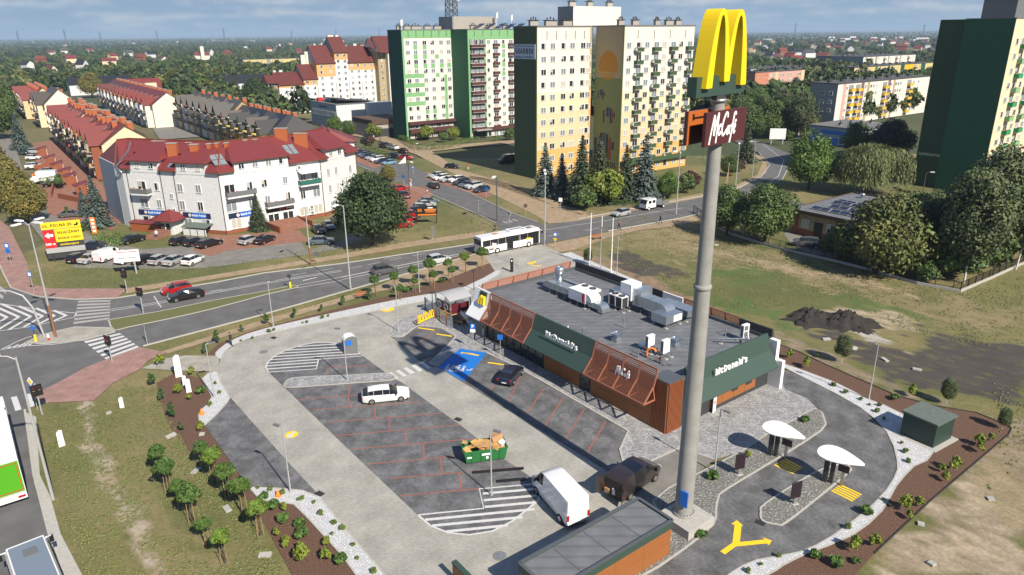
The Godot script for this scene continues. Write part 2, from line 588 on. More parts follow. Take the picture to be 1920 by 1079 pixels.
# ---------------------------------------------------------------- terrain
func build_terrain() -> void:
	noise.seed = 5
	noise.noise_type = FastNoiseLite.TYPE_SIMPLEX_SMOOTH
	noise.frequency = 1.0
	noise.fractal_octaves = 3
	# what lies on the ground where no paving does: [outline, colour, raggedness in metres]
	var dry := Color(0.38,0.305,0.165)
	var sand := Color(0.54,0.42,0.28)
	var track := Color(0.40,0.315,0.225)
	var soil := Color(0.095,0.083,0.078)
	var lush := Color(0.095,0.19,0.036)
	var pale := Color(0.62,0.51,0.37)
	var areas := [
		[P([29.6,-142.8,41.3,-127.2,47.1,-108.6,55.7,-95.1,68.5,-89.1,62.1,-79.7,51.9,-85.7,47,-95.3,40.3,-105.2,27.4,-109.3,25.1,-119.5]),dry,5.0,0.85],
		[P([11.2,-168.6,26.3,-156.3,34.5,-150.7,32.4,-131.3,27.8,-116.2,20.8,-121.9,12.1,-116.7,6.5,-157.1]),dry,4.0,0.8],
		[P([30,-120.5,33.5,-115,39.3,-108.9,44.9,-101.6,50.8,-98.2,55.4,-92.2,56.1,-93.6,51.9,-100.6,45.7,-105,39.9,-112.7,34,-117.1,30.5,-122.7]),sand,1.2,0.75],
		[P([41.1,-88.5,45.7,-89.7,49.2,-87,52.4,-84.5,52.3,-82.1,46,-82.9,41.8,-83.6,40.6,-86]),pale,2.2,0.85],
		[P([42.7,-80.7,45.2,-80.9,44.8,-77.4,42.6,-78.5]),Color(0.7,0.68,0.64),0.8,0.9],
		[P([45.9,-76.4,48.6,-74.8,47.5,-73.7,45,-74.9]),pale,1.2,0.8],
		[P([9.1,-116.9,19,-109.9,24.4,-93.1,25.8,-87,24.2,-89,20.8,-93.2,15.4,-102.6]),Color(0.42,0.28,0.2),1.2,0.9],
		[P([17.3,-116.6,19.4,-115.9,23.3,-110.4,27.2,-104.8,24.6,-102.3,18.8,-103.7,16.1,-107.8]),soil,2.0,1.4],
		[P([37.2,-82.4,40.2,-83.1,43.2,-78,46.1,-76.4,52,-81.9,53.2,-77.8,56.5,-76.9,59.5,-75.4,51.6,-63.4,48.8,-63.2,44.6,-65.2,41.6,-67.7,39.1,-69.6,38.7,-76.6]),soil,2.6,1.4],
		[P([32.6,-83.2,34.8,-79.5,37.4,-70.9,40.6,-65.9,43.1,-62.5,48.5,-59.3,46.8,-53,34.38,-38.53,24,-38.17,25.48,-41.26,32.99,-47.26,45.5,-57,45.2,-60.9,39.4,-63.6,35.1,-71,31.5,-77.5]),track,1.6,0.95],
		[P([28.53,-43.51,33.02,-46.59,40.7,-50.7,43.7,-49.9,35.28,-38.03,24.12,-37.69]),pale,3.0,0.75],
		[P([39.4,-50.8,42.6,-52.3,44.8,-51.4,38.67,-43.96,36.71,-44.61]),dry,2.0,0.8],
		[P([30.7,-105.5,40.3,-107,38,-98.6,32.8,-98.8]),lush,2.5,0.8],
		[P([27.8,-93.6,32.5,-92.8,36.9,-82.5,34.9,-80.9,31.4,-86.2,27.2,-89.5]),lush,2.0,0.8],
		[P([44.3,-93.9,49.3,-92.4,54.2,-85.6,53.7,-83.8,46.6,-89]),lush,2.2,0.7],
		[P([63.1,-92,79.8,-105.8,68.5,-89.1,61.4,-86.1]),Color(0.22,0.235,0.075),2.0,0.8],
		[P([-65,-83.9,-62.8,-80.5,-62.8,-80.5]),dry,1.0,0.0],
		[P([-44.2,-65,-42.7,-65,-39.2,-58.4,-35.6,-54.2,-33.5,-51.8,-30.22,-47.83,-27.21,-44.15,-23.7,-39.85,-22.33,-37.84,-23.75,-37.85,-26.71,-42.02,-29.74,-45.21,-32.42,-48.79,-34.6,-50.8,-36.8,-53.7,-39.1,-56.3,-40.1,-58.7]),Color(0.56,0.47,0.37),0.35,1.25],
		[P([-35.3,-52.3,-33.8,-52.8,-25.52,-45.15,-20.98,-39.82,-22.33,-37.84,-27.38,-43.95]),dry,1.5,0.55],
		[P([-39.7,-63.1,-35.6,-64.1,-30.7,-57,-28.52,-52.73,-33.2,-52.3]),dry,2.2,0.35],
		[P([-42.8,-58.2,-39.8,-57.5,-35.9,-52.8,-35.7,-50.8,-39.2,-53.2]),lush,1.4,0.45],
		[P([-37.4,-66.4,-32.3,-59.2,-29.1,-55.5,-28.2,-54.1,-29.6,-54.4,-34,-59.9,-37.9,-65.3]),Color(0.4,0.26,0.17),1.0,0.7],
		[P([-45.5,-70.5,-41.9,-71.7,-39.2,-70.4,-38.1,-67.8,-43.8,-67.9]),dry,1.0,0.5],
		[P([-50.2,-265.1,-29.5,-254,-10.4,-245,3.5,-209.6,-14.2,-193.3,-29.5,-211.4]),Color(0.26,0.25,0.1),3.0,0.6],
		[P([-9.8,-193,0.3,-194.1,13.7,-148.2,11.1,-143.6,-7.5,-171.5]),Color(0.3,0.26,0.11),2.0,0.7],
	]
	var boxes := []
	for a in areas:
		var r := Rect2(a[0][0],Vector2.ZERO)
		for q in a[0]:
			r = r.expand(q)
		boxes.append(r.grow(a[2] * 1.5))
	var x0 := -84.0
	var z0 := -214.0
	var step := 0.7
	var nx := 330
	var nz := 278
	var vs := PackedVector3Array()
	var cs := PackedColorArray()
	var ns := PackedVector3Array()
	var ix := PackedInt32Array()
	for j in nz + 1:
		for i in nx + 1:
			var p := W(x0 + i * step,z0 + j * step)
			var n1 := noise.get_noise_2d(p.x * 0.03,p.y * 0.03)
			var n2 := noise.get_noise_2d(p.x * 0.22 + 50,p.y * 0.22)
			var n3 := noise.get_noise_2d(p.x * 0.8,p.y * 0.8 + 90)
			var c := Color(0.19,0.20,0.065).lerp(Color(0.36,0.30,0.135),clampf(0.4 + n1 * 0.9 + n2 * 0.6,0,1))
			c = c.lerp(Color(0.10,0.145,0.034),clampf(n2 * 1.1 - n1 * 0.5 + n3 * 0.5,0,0.7))
			for k in areas.size():
				if boxes[k].has_point(p):
					var w: float = areas[k][2]
					var q := p + W(noise.get_noise_2d(p.x * 0.16,p.y * 0.16 + 7),noise.get_noise_2d(p.x * 0.16 + 31,p.y * 0.16)) * w * 1.6 + W(n3,n2) * w * 0.5
					if Geometry2D.is_point_in_polygon(q,areas[k][0]):
						c = c.lerp(areas[k][1] * (1.0 + n3 * 0.25 + n2 * 0.25),clampf(areas[k][3] * clampf(0.8 + n3 * 0.9,0.25,1.0),0,1))
			vs.append(V(p.x,0.03 * n3 - 0.02,p.y))
			cs.append(c)
			ns.append(Vector3.UP)
	for j in nz:
		for i in nx:
			var a := j * (nx + 1) + i
			ix.append_array([a,a + 1,a + nx + 2,a,a + nx + 2,a + nx + 1])
	array_object("ground",vs,ns,cs,ix,M.terrain).set_meta("kind","structure")
	# the land beyond, out to the horizon: meadows, stubble and woods
	vs.clear(); cs.clear(); ns.clear(); ix.clear()
	var rings := 110
	var segs := 220
	for j in rings + 1:
		var r := 18000.0 * pow(float(j) / rings,3.2)
		for i in segs:
			var a := TAU * i / segs
			var p := W(cos(a),sin(a)) * r
			var f := noise.get_noise_2d(p.x * 0.0016,p.y * 0.0016)
			var f2 := noise.get_noise_2d(p.x * 0.006 + 9,p.y * 0.006)
			var c := Color(0.055,0.075,0.028).lerp(Color(0.17,0.15,0.07),clampf(f * 1.4 + f2 * 0.8,0,0.9))
			if r > 700.0 and f + f2 * 0.5 > 0.42:
				c = Color(0.32,0.25,0.13)
			vs.append(V(p.x,-0.25 + clampf((r - 4000.0) / 9000.0,0,1) * 26.0 * (0.6 + 0.4 * sin(a * 7.0)),p.y))
			cs.append(c)
			ns.append(Vector3.UP)
	for j in rings:
		for i in segs:
			var a := j * segs + i
			var b := j * segs + (i + 1) % segs
			ix.append_array([a,b + segs,b,a,a + segs,b + segs])
	array_object("terrain",vs,ns,cs,ix,M.far_land).set_meta("kind","structure")

func array_object(called: String,vs: PackedVector3Array,ns: PackedVector3Array,cs: PackedColorArray,ix: PackedInt32Array,m: Material) -> MeshInstance3D:
	var o := MeshInstance3D.new()
	o.name = numbered(called)
	o.mesh = array_mesh(vs,ns,cs,ix,m)
	add_child(o)
	return o

func array_mesh(vs: PackedVector3Array,ns: PackedVector3Array,cs: PackedColorArray,ix: PackedInt32Array,m: Material) -> ArrayMesh:
	var arr := []
	arr.resize(Mesh.ARRAY_MAX)
	arr[Mesh.ARRAY_VERTEX] = vs
	arr[Mesh.ARRAY_NORMAL] = ns
	if cs.size():
		arr[Mesh.ARRAY_COLOR] = cs
	arr[Mesh.ARRAY_INDEX] = ix
	var am := ArrayMesh.new()
	am.add_surface_from_arrays(Mesh.PRIMITIVE_TRIANGLES,arr)
	am.surface_set_material(0,m)
	return am

func sheet(called: String,m: Material,p: PackedVector2Array,y: float) -> MeshInstance3D:
	var s := Sh.new()
	s.poly(m,p,y)
	return setting(called,s)

func raised(called: String,m: Material,p: PackedVector2Array,y0: float,h: float,kerb := 0.0) -> MeshInstance3D:
	var s := Sh.new()
	s.prism(M.kerb if kerb > 0.0 else m,p,y0,y0 + h,m)
	if kerb > 0.0:
		strip(s,M.kerb,p,kerb,y0 + h - 0.05,0.056,true)
	return setting(called,s)

# ---------------------------------------------------------------- roads and footpaths
func build_roads() -> void:
	sheet("road",M.asphalt,P([-93.2,-96.3,-74.4,-100.3,-68.2,-96.2,-61.9,-95,-56.2,-95.3,-44.9,-101.6,-38.7,-106,-27.6,-110.5,-6.2,-121.6,4.2,-131.9,6.6,-133.8,13.2,-138.6,25.5,-146.8,37.7,-154.9,51.4,-163.9,63.5,-180.2,71.4,-196.9,75.4,-218.1,75.2,-246.9,68.4,-271.5,52.1,-292.7,54.3,-305.6,77.2,-282.1,83.4,-255.7,84.1,-212.5,67.6,-176.5,57.1,-162.4,43.6,-146,34,-138.6,18,-129.1,5.4,-120.6,0.1,-117.2,-6,-115.2,-20.2,-101.1,-24.6,-96.8,-44.3,-78.5,-44.2,-77.7,-46.3,-75.8,-48,-72.8,-48.7,-69.9,-49.4,-67.7,-49.3,-65.9,-48.7,-63.2,-46.7,-60.4,-40.7,-51.9,-34.6,-44.05,-31.01,-39.95,-26.83,-34.33,-22.15,-27.29,-38.36,-27.45,-62.3,-51.7,-81.3,-79.3]),0.03)
	sheet("side_road",M.asphalt,P([6.1,-133.4,5.3,-135.9,0.1,-144,-9.7,-164.3,-22.4,-189.8,-30.1,-204.2,-42.4,-222,-51.8,-231.1,-49.9,-222.5,-44.7,-205,-33.3,-186.6,-18.2,-162.3,-11.3,-150.7,-5.8,-141.1,-3,-135.4,-0.9,-125.3,4,-127.3]),0.034)
	sheet("service_road",M.asphalt_old,P([-219.8,-301.4,-196.6,-279.9,-181.2,-264.2,-130.8,-191.5,-110.2,-164.1,-95.3,-145.5,-85.6,-136.4,-75.2,-125.7,-64.1,-119.9,-59,-121.7,-50.7,-121.5,-38.6,-125.2,-35.3,-118.3,-30.6,-124.2,-28.6,-145.2,-30.8,-175.9,-23.8,-167.3,-19.1,-159,-22,-144.9,-25.6,-128.4,-29.6,-119.4,-35.8,-115.2,-42.8,-111.9,-49,-109,-53.1,-108.5,-70.3,-109.6,-80.3,-119.8,-103.7,-148.2,-157.1,-218.7,-198.6,-265.4]),0.026)
	sheet("service_road",M.asphalt_old,P([-210.5,-300.7,-198.6,-265.4,-281.9,-398.4,-363.4,-522.8,-349.8,-511.4,-271.4,-397.4]),0.022)
	sheet("path",M.red_pave,P([-109.5,-146.8,-104.1,-142,-98.4,-136.2,-79.9,-112.6,-72.5,-101.8,-68.3,-99.7,-58.4,-99.4,-56.6,-99.5,-56.2,-95.2,-61.9,-94.9,-68.2,-96.3,-74.4,-100.2,-79.4,-106.2,-83.1,-110.8,-93.6,-123.6]),0.05)
	sheet("path",M.red_pave,P([-44.6,-78.2,-40.5,-76.6,-41.8,-74.4,-41.6,-72.2,-42.9,-69,-42.8,-65,-48,-64.6,-49.3,-65.9,-49.4,-67.7,-48.7,-69.9,-48,-72.8,-46.3,-75.8]),0.05)
	sheet("path",M.beige_path,P([-57,-99.8,-56.5,-99.8,-46.3,-105.4,-28.8,-115.9,-18.9,-122.8,-6.6,-129.2,-4.4,-130.6,-5.3,-127.3,-6.4,-125.8,-18.5,-119.4,-28.2,-113.2,-45.5,-103.3,-55.9,-97.2]),0.04)
	sheet("path",M.beige_path,P([-41.4,-76.9,-33.2,-85.8,-24.1,-94.8,-19.9,-99.4,-16.5,-104.8,-9.5,-111.4,-5.9,-114.9,-4.9,-116.1,-1.7,-112.3,-5.1,-108.4,-9.7,-102.5,-19.4,-96.9,-23.7,-92.7,-32.6,-84,-40.4,-76.3]),0.04)
	sheet("path",M.beige_path,P([5.4,-120.2,17.9,-128.3,33.9,-138.2,43.3,-145.1,43.6,-142.3,32.8,-133.2,24.1,-129.6,17.4,-124.6,10.5,-116.8,7.3,-115.7]),0.04)
	sheet("path",M.beige_path,P([-10.8,-185.4,-1.1,-177.8,6.2,-157.9,11.2,-145.4,17.4,-141.5,27.5,-149.6,38.3,-157.6,52.4,-167.5,63.5,-183.1,70.9,-201.2,74,-225.6,73.9,-205.6,66.5,-185.2,52.2,-163.8,37.3,-153.3,25.2,-144.9,13,-136.9,7.4,-135,4.5,-142.9,-2.2,-158.2,-10.3,-174.9]),0.037)
	sheet("path",M.beige_path,P([-40,-249.4,-27.7,-237.6,-15.7,-242.8,8,-254.1,7.7,-246.3,-15.2,-234.5,-24.9,-227.3,-14.3,-194.9,0.2,-174.4,15.5,-143.4,14.2,-141.6,-2.3,-170,-15.3,-188.7,-29.2,-221.2,-39.2,-238.3]),0.037)
	sheet("path",M.beige_path,P([-66.2,-284.7,-51.5,-272.6,-31.7,-241.4,-30.5,-232,-48.4,-255.3,-63.7,-273.4]),0.033)
	sheet("path",M.kerb,P([-48.6,-62.9,-46.7,-61.8,-40.2,-51.9,-37.5,-48.9,-33.9,-44.25,-29.87,-39.93,-27.17,-36.36,-28.33,-36.37,-30.93,-39.95,-34.45,-44.06,-40,-50.8,-46.5,-60.1]),0.05)
	# the paved refuge and the grass between the carriageways
	raised("traffic_island",M.apron,P([-56,-84.5,-51,-84.1,-49.9,-82.8,-52.4,-80.3,-55.1,-79.7,-56.8,-79.3,-59.1,-79.8,-58.4,-82.3]),0.03,0.12,0.25)
	raised("grass_verge",M.terrain_verge,smooth(P([-52.4,-86.2,-52.3,-87.1,-47.4,-89.8,-41.8,-93.8,-35.5,-97.6,-32.5,-99.7,-31.5,-99,-35.1,-96.1,-40.6,-90.6,-44.8,-87.2,-49,-84.3,-50.3,-83.4]),true,2),0.03,0.12,0.2)
	var kerbs := Sh.new()
	for k in [P([-56.2,-95.3,-44.9,-101.6,-38.7,-106,-27.6,-110.5,-6.2,-121.6,2.6,-128.9]),P([-44.3,-78.5,-33.8,-87.8,-24.6,-96.8,-20.2,-101.1,-6,-115.2]),P([-48.7,-63.2,-46.7,-60.4,-40.7,-51.9,-34.6,-44.05,-31.01,-39.95,-26.83,-34.33]),P([18,-129.1,34,-138.6,43.6,-146,57.1,-162.4,67.6,-176.5,84.1,-212.5]),P([13.2,-138.6,25.5,-146.8,37.7,-154.9,51.4,-163.9,63.5,-180.2,71.4,-196.9,75.4,-218.1]),P([-49.9,-222.5,-44.7,-205,-33.3,-186.6,-18.2,-162.3,-11.3,-150.7,-5.8,-141.1,-3,-135.4]),P([5.3,-135.9,0.1,-144,-9.7,-164.3,-22.4,-189.8]),P([-93.6,-123.6,-83.1,-110.8,-79.4,-106.2,-74.4,-100.2,-68.2,-96.3,-61.9,-94.9,-56.2,-95.2])]:
		strip(kerbs,M.kerb,k,0.2,0.0,0.13)
	var ko := setting("kerb",kerbs)
	# markings
	var w := Sh.new()
	var zebra := func(a: Vector2,b: Vector2,c: Vector2,d: Vector2,n: int,fill := 0.5,m: Material = M.white_paint) -> void:
		# n stripes between the edge a-b and the facing edge c-d
		for i in n:
			var t0 := float(i) / n
			var t1 := t0 + fill / n
			w.poly(m,PackedVector2Array([a.lerp(b,t0),c.lerp(d,t0),c.lerp(d,t1),a.lerp(b,t1)]),0.04)
	zebra.call(W(-61.1,-94.4),W(-56.5,-85.1),W(-56.6,-94.5),W(-52.7,-86.8),7,0.55,M.worn_paint)
	zebra.call(W(-52.3,-80.1),W(-46.2,-74.3),W(-49.2,-82.6),W(-44.3,-77.9),6,0.55)
	zebra.call(W(-49.3,-67.2),W(-54.5,-64.5),W(-47.2,-64.7),W(-51.9,-61.2),5,0.45)
	zebra.call(W(-0.7,-112.8),W(4.3,-117),W(0.8,-111.2),W(5.8,-115.4),6,0.5)
	zebra.call(W(-1.9,-137),W(1.1,-139.4),W(-0.9,-135.6),W(1.9,-138),3,0.4,M.worn_paint)
	zebra.call(W(-76.6,-101.1),W(-74.2,-95),W(-74,-98.7),W(-71,-92.1),3,0.5,M.worn_paint)
	var lines := [[P([-58.6,-89.6,-58.1,-88.1,-62.1,-84.9,-64.9,-83.7,-66.9,-82.8]),0.16],[P([-58.6,-89.6,-63.3,-90.7,-71.5,-93.5,-75.8,-95.4]),0.16],
		[P([-54.7,-90.9,-49.6,-93.5,-44.1,-97.1,-36.9,-101.8,-26.9,-107.2]),0.14],[P([-54.4,-90.3,-49.3,-92.9,-43.9,-96.5,-36.7,-101.2,-26.7,-106.6]),0.14],
		[P([-26.1,-103.7,-18.7,-108.8,-8.9,-115.3]),0.25],[P([-25.8,-102.5,-18.5,-107.6,-8.8,-114.3]),0.14],[P([-61,-77.9,-58.5,-78.9,-55.5,-79.3,-52.3,-80.5]),0.16],[P([-60.9,-77.8,-60.6,-79.9,-60.1,-81.5,-58.6,-82.6,-56.1,-84.5]),0.16],[P([-31.5,-99,-25.7,-102.1]),0.14],[P([-31.6,-100.2,-26.1,-103.7]),0.14],
		[P([6.5,-130.3,11.8,-133.4,19.1,-137.3,27,-142.1,36.1,-147.3]),0.14],[P([49.7,-155.4,59.5,-167.1,68.4,-181.4,78.4,-205.3,82.6,-236.4,79.1,-260.3]),0.14],[P([-0.9,-129,-6.3,-138.9,-16.4,-156.7,-29.4,-179.2,-41.2,-198.8]),0.12],[P([-54.6,-66.7,-49.1,-60.2,-46.3,-56.4]),0.14]]
	for l in lines:
		strip(w,M.worn_paint if l[1] < 0.13 else M.white_paint,l[0],l[1],0.042)
	for d in [[W(-43.9,-97.8),W(-42.4,-98.7)],[W(-34,-104.8),W(-32.1,-105.9)],[W(-30.6,-106.7),W(-28.4,-108)],[W(-25.9,-108.1),W(-24.1,-109)],[W(-23.2,-109.9),W(-21.5,-111)],[W(-20.1,-112.2),W(-18.2,-113.4)],[W(-16.6,-114.6),W(-14.6,-115.7)],[W(-21.1,-112.9),W(-18.6,-114.1)],
			[W(6.6,-126),W(9,-127.3)],[W(13.8,-129.7),W(16.7,-131.4)],[W(-51.2,-96),W(-48.1,-91.5)],[W(-49,-92.2),W(-48.8,-92.8)]]:
		w.poly(M.white_paint,line_poly(d[0],d[1],0.13),0.043)
	# the striped wedge west of the crossing
	for k in 8:
		var t := k / 8.0
		var apex := W(-70.9,-88.1).lerp(W(-58.7,-88.8),t + 0.06)
		var up := W(-83.1,-97).lerp(W(-59.4,-89.8),t)
		var lo := W(-69.4,-80.1).lerp(W(-58.7,-87.8),t)
		w.poly(M.white_paint,line_poly(up,apex,0.42),0.041)
		w.poly(M.white_paint,line_poly(apex,lo,0.42),0.0415)
	for k in 5:
		var a := W(-60.4,-78.3).lerp(W(-57.9,-79.3),k / 5.0)
		w.poly(M.white_paint,line_poly(a,a + (W(-60,-81.4) - W(-60.4,-78.9)) * (0.2 + 0.13 * k),0.3),0.0405)
	# turn arrow
	w.poly(M.white_paint,line_poly(W(-31.6,-102.2),W(-29.9,-103.7),0.3),0.0402)
	setting("road_markings",w)
	# red brick front yards of the bank and of the row houses
	sheet("path",M.brick_pave,P([-55.3,-119,-56.2,-129.5,-53.4,-128.6,-40.5,-132,-36.5,-124.4,-45.5,-120,-49.3,-118.8,-50.6,-115.1]),0.032)
	sheet("path",M.brick_pave,P([-168.8,-255.4,-163.6,-263,-80.6,-147.2,-76.6,-134.1,-83.4,-134.3,-97.9,-147.9,-119.5,-180.1]),0.032)
	sheet("path",M.brick_pave,P([-29.5,-175.8,-20.4,-170.9,-18,-162.3,-20,-147.2,-21.7,-132,-23.9,-136.2]),0.036)
	sheet("path",M.brick_pave,P([-59.9,-256,-40.6,-212.1,-36,-202.8,-38.1,-197.8,-47,-212.4,-53.6,-228]),0.036)
	sheet("path",M.concrete_pave,P([-44.1,-173.3,-36.2,-179.6,-30.8,-155.1,-35.7,-147]),0.03)
	sheet("path",M.asphalt_old,P([-187.9,-372.5,-169.8,-376.2,-103.8,-273.3,-126.1,-260.5]),0.03)
	# parking court between the gable of the cream block and the road
	sheet("path",M.brick_pave,P([-22.7,-192.1,-6.8,-170.2,-4.1,-160.6,-5.8,-158.4,-21.6,-181.6]),0.04)
	sheet("path",M.asphalt,P([6.9,-219.1,0.4,-209.7,-8.4,-194.6,-15.3,-210.6,-2.6,-192.7,0.9,-181.2,5.5,-174.2]),0.038)
	sheet("path",M.asphalt_old,P([52.4,-131.3,58.2,-125.4,58.6,-117.8,59.9,-112.7,51.9,-110.6,48.2,-116.8,49.6,-125.7]),0.03)

# ---------------------------------------------------------------- car park surfaces
func build_lot() -> void:
	sheet("pavement",M.concrete_pave,P([-33.5,-74.5,-33.8,-76.7,-33.1,-79.3,-30.5,-81.9,-22.4,-87,-6.9,-96.5,-2.5,-105.1,-4.9,-116.1,5.4,-120.6,13.6,-104.7,17.8,-93.3,27.4,-67.3,14.99,-50.93,14.93,-44.55,8.92,-39.42,5.99,-33.94,-5.44,-34.07,-8.97,-39.66,-13.08,-44.96,-15.95,-48.78,-19.37,-53.15,-21.72,-49.81,-29.2,-59.8,-28.9,-64.3,-29.4,-65.9,-30.9,-67.8,-32,-68.7,-32.7,-71.5]),0.05)
	sheet("pavement",M.apron,P([-41.6,-72.4,-40,-75,-38.1,-75.7,-34.1,-75.6,-32.5,-71.4,-36.5,-71.7]),0.047)
	sheet("pavement",M.dark_pave,P([-29.1,-65.5,-19.31,-53.11,-15.76,-48.77,-18.32,-49.16,-21.7,-49.77,-29.5,-60]),0.062)
	# the island of bays in the middle, with its rounded ends
	sheet("pavement",M.dark_pave,P([-27.5,-71.9,-27.6,-72.5,-27.8,-73.6,-27.6,-75.1,-26.7,-76.9,-25.4,-78.2,-23.8,-79,-22.2,-79.1,-20.7,-78.6,-18.9,-77.2,-17.2,-75,-12.9,-69.4,-11.8,-68.3,-4.48,-58.7,-1.07,-53.91,1.62,-50.69,1.99,-48.79,1.08,-46.68,-0.17,-45.21,-1.6,-44.12,-3.33,-43.67,-4.93,-43.93,-6.33,-44.8,-7.45,-46.08,-15.66,-56.58]),0.062)
	sheet("pavement",M.dark_pave,P([-15,-80.8,-14.3,-80.3,-13.3,-80.6,-12,-83.8,-9.2,-83.2,-7,-80.3,-8.3,-71.9,-9.6,-72]),0.062)
	sheet("pavement",M.dark_pave,P([-8.3,-71.9,-6.2,-76.9,-3,-75.6,0.2,-72.1,3,-68.5,10.67,-58.05,9.47,-54.92,9.44,-53.16,7.95,-51.59,-5.2,-68.1]),0.062)
	sheet("pavement",M.asphalt_old,P([7.95,-51.59,9.44,-53.16,11.3,-52.72,14.76,-55.08,17.4,-53.27,14.96,-50.78,10.99,-47.46,8.86,-45.97]),0.064)
	var sett := P([-15.2,-82.3,-15.2,-84.1,-14.5,-86.2,-12.4,-88,-10.8,-93.6,-4.6,-97.2,14,-104.6,28.8,-69.8,28.1,-65.9,29.6,-63.9,29.8,-61.9,26.7,-59.7,23.4,-57.3,20.18,-54.47,17.4,-53.27,14.76,-55.08,11.3,-52.72,9.44,-53.16,9.47,-54.92,10.67,-58.05,3,-68.5,0.2,-72.1,-3,-75.6,-6.2,-76.9,-8.3,-71.9,-9.5,-72.8,-7,-80.3,-9.2,-83.2,-12,-83.8,-13.4,-80.8,-14.4,-80.8])
	raised("pavement",M.sett,sett,0.05,0.06)
	var kb := Sh.new()
	strip(kb,M.kerb,smooth(P([-9.5,-72.8,-7,-80.3,-9.2,-83.2,-12,-83.8,-13.4,-80.8,-14.4,-80.8,-15.2,-82.3,-15.2,-84.1,-14.5,-86.2]),false,3),0.16,0.05,0.085)
	strip(kb,M.kerb,P([-3,-75.6,0.2,-72.1,3,-68.5,10.67,-58.05,9.47,-54.92,9.44,-53.16,11.3,-52.72]),0.22,0.05,0.085)
	strip(kb,M.kerb,P([11.3,-52.72,14.76,-55.08,17.4,-53.27]),0.16,0.05,0.075)
	# light strip of setts across the middle island
	raised("traffic_island",M.sett,smooth(P([-24.2,-67.8,-24.1,-69.2,-22.8,-69.7,-18.2,-70,-14.4,-70.4,-13.2,-70.1,-12.7,-69.3,-13.2,-68.7,-16.7,-68.2,-20.1,-67.7,-23.5,-67.3]),true,3),0.062,0.1,0.12)
	# drive-through lane
	sheet("road",M.drive_pave,P([27.1,-68.3,28.2,-65.9,29.6,-63.9,30,-61.8,29.6,-59.7,28.5,-57.8,23.19,-53.49,17.25,-48.96,16.21,-47.8,15.65,-46.24,14.92,-44.56,12.01,-41.76,8.92,-39.42,7.4,-36.68,13.14,-36.61,14.76,-39.41,17,-40.69,20.28,-41.46,23.44,-43.23,28.23,-46.94,31.41,-50.2,33,-52.8,34.4,-57.4,34.1,-62,31.7,-67.4,30.2,-70.4,28.5,-70]),0.066)
	# gravel and mulch beds
	raised("gravel_bed",M.white_gravel,smooth(P([-34.5,-75.7,-34.7,-77.2,-33.9,-80.3,-31.1,-83.6,-22.9,-89.2,-15,-94.1,-7,-98.4,-2.3,-106.2,-2.1,-104.1,-6.9,-96.3,-14.6,-91.6,-22.4,-87,-30.5,-81.9,-33.1,-79.3,-33.8,-76.7,-33.5,-74.5]),true,2),0.03,0.08,0.12)
	raised("gravel_bed",M.white_gravel,smooth(P([-33.6,-69.6,-32.8,-71.4,-31.2,-68.6,-29.4,-65.9,-28.9,-64.3,-29.4,-59.8,-30.5,-61.2,-30.9,-62.6,-30.9,-65.5]),true,2),0.03,0.08,0.12)
	raised("gravel_bed",M.white_gravel,P([-21.72,-49.81,-19.81,-49.7,-17.21,-49.3,-15.54,-48.36,-13.08,-44.96,-8.97,-39.66,-6.19,-34.91,-7.53,-34.93,-10.92,-39.68,-12.35,-41.67,-16.08,-46.08,-17.45,-47.56,-20.3,-48.15]),0.03,0.08,0.12)
	raised("gravel_bed",M.white_gravel,smooth(P([29.5,-71.7,31.7,-67.4,34.1,-62,34.4,-57.4,33,-52.8,31.41,-50.2,28.23,-46.94,23.44,-43.23,20.28,-41.46,17,-40.69,14.76,-39.41,12.77,-37.39,17.28,-39.31,18.54,-40.14,20.75,-41.36,24.74,-43.21,28.35,-46.05,31.06,-49.22,34,-52,36.8,-54.1,37.5,-60.6,35.5,-63.8,33.9,-67.3,30,-72.1]),true,2),0.03,0.08,0.12)
	raised("gravel_bed",M.white_gravel,P([8.1,-114.4,9.9,-115.6,14,-108.4,19,-100,18.2,-97.7,13.2,-104.7]),0.03,0.08,0.12)
	raised("gravel_bed",M.grey_gravel,smooth(P([29.7,-61.9,29.6,-59.7,28.5,-57.8,23.17,-53.5,17.24,-48.97,16.22,-47.8,15.63,-46.26,14.93,-44.55,12.01,-41.78,8.51,-39.12,8.36,-40.41,11.41,-42.87,10.99,-47.46,14.96,-50.78,20.18,-54.47,23.4,-57.3,26.7,-59.7]),true,2),0.05,0.09,0.16)
	raised("gravel_bed",M.grey_gravel,smooth(P([19,-45.98,19.78,-47.07,25.15,-51.06,28.08,-52.32,28.45,-51.78,27.96,-51.02,24.08,-47.68,20.45,-44.68,19.71,-44.49,18.78,-44.92]),true,3),0.05,0.09,0.16)
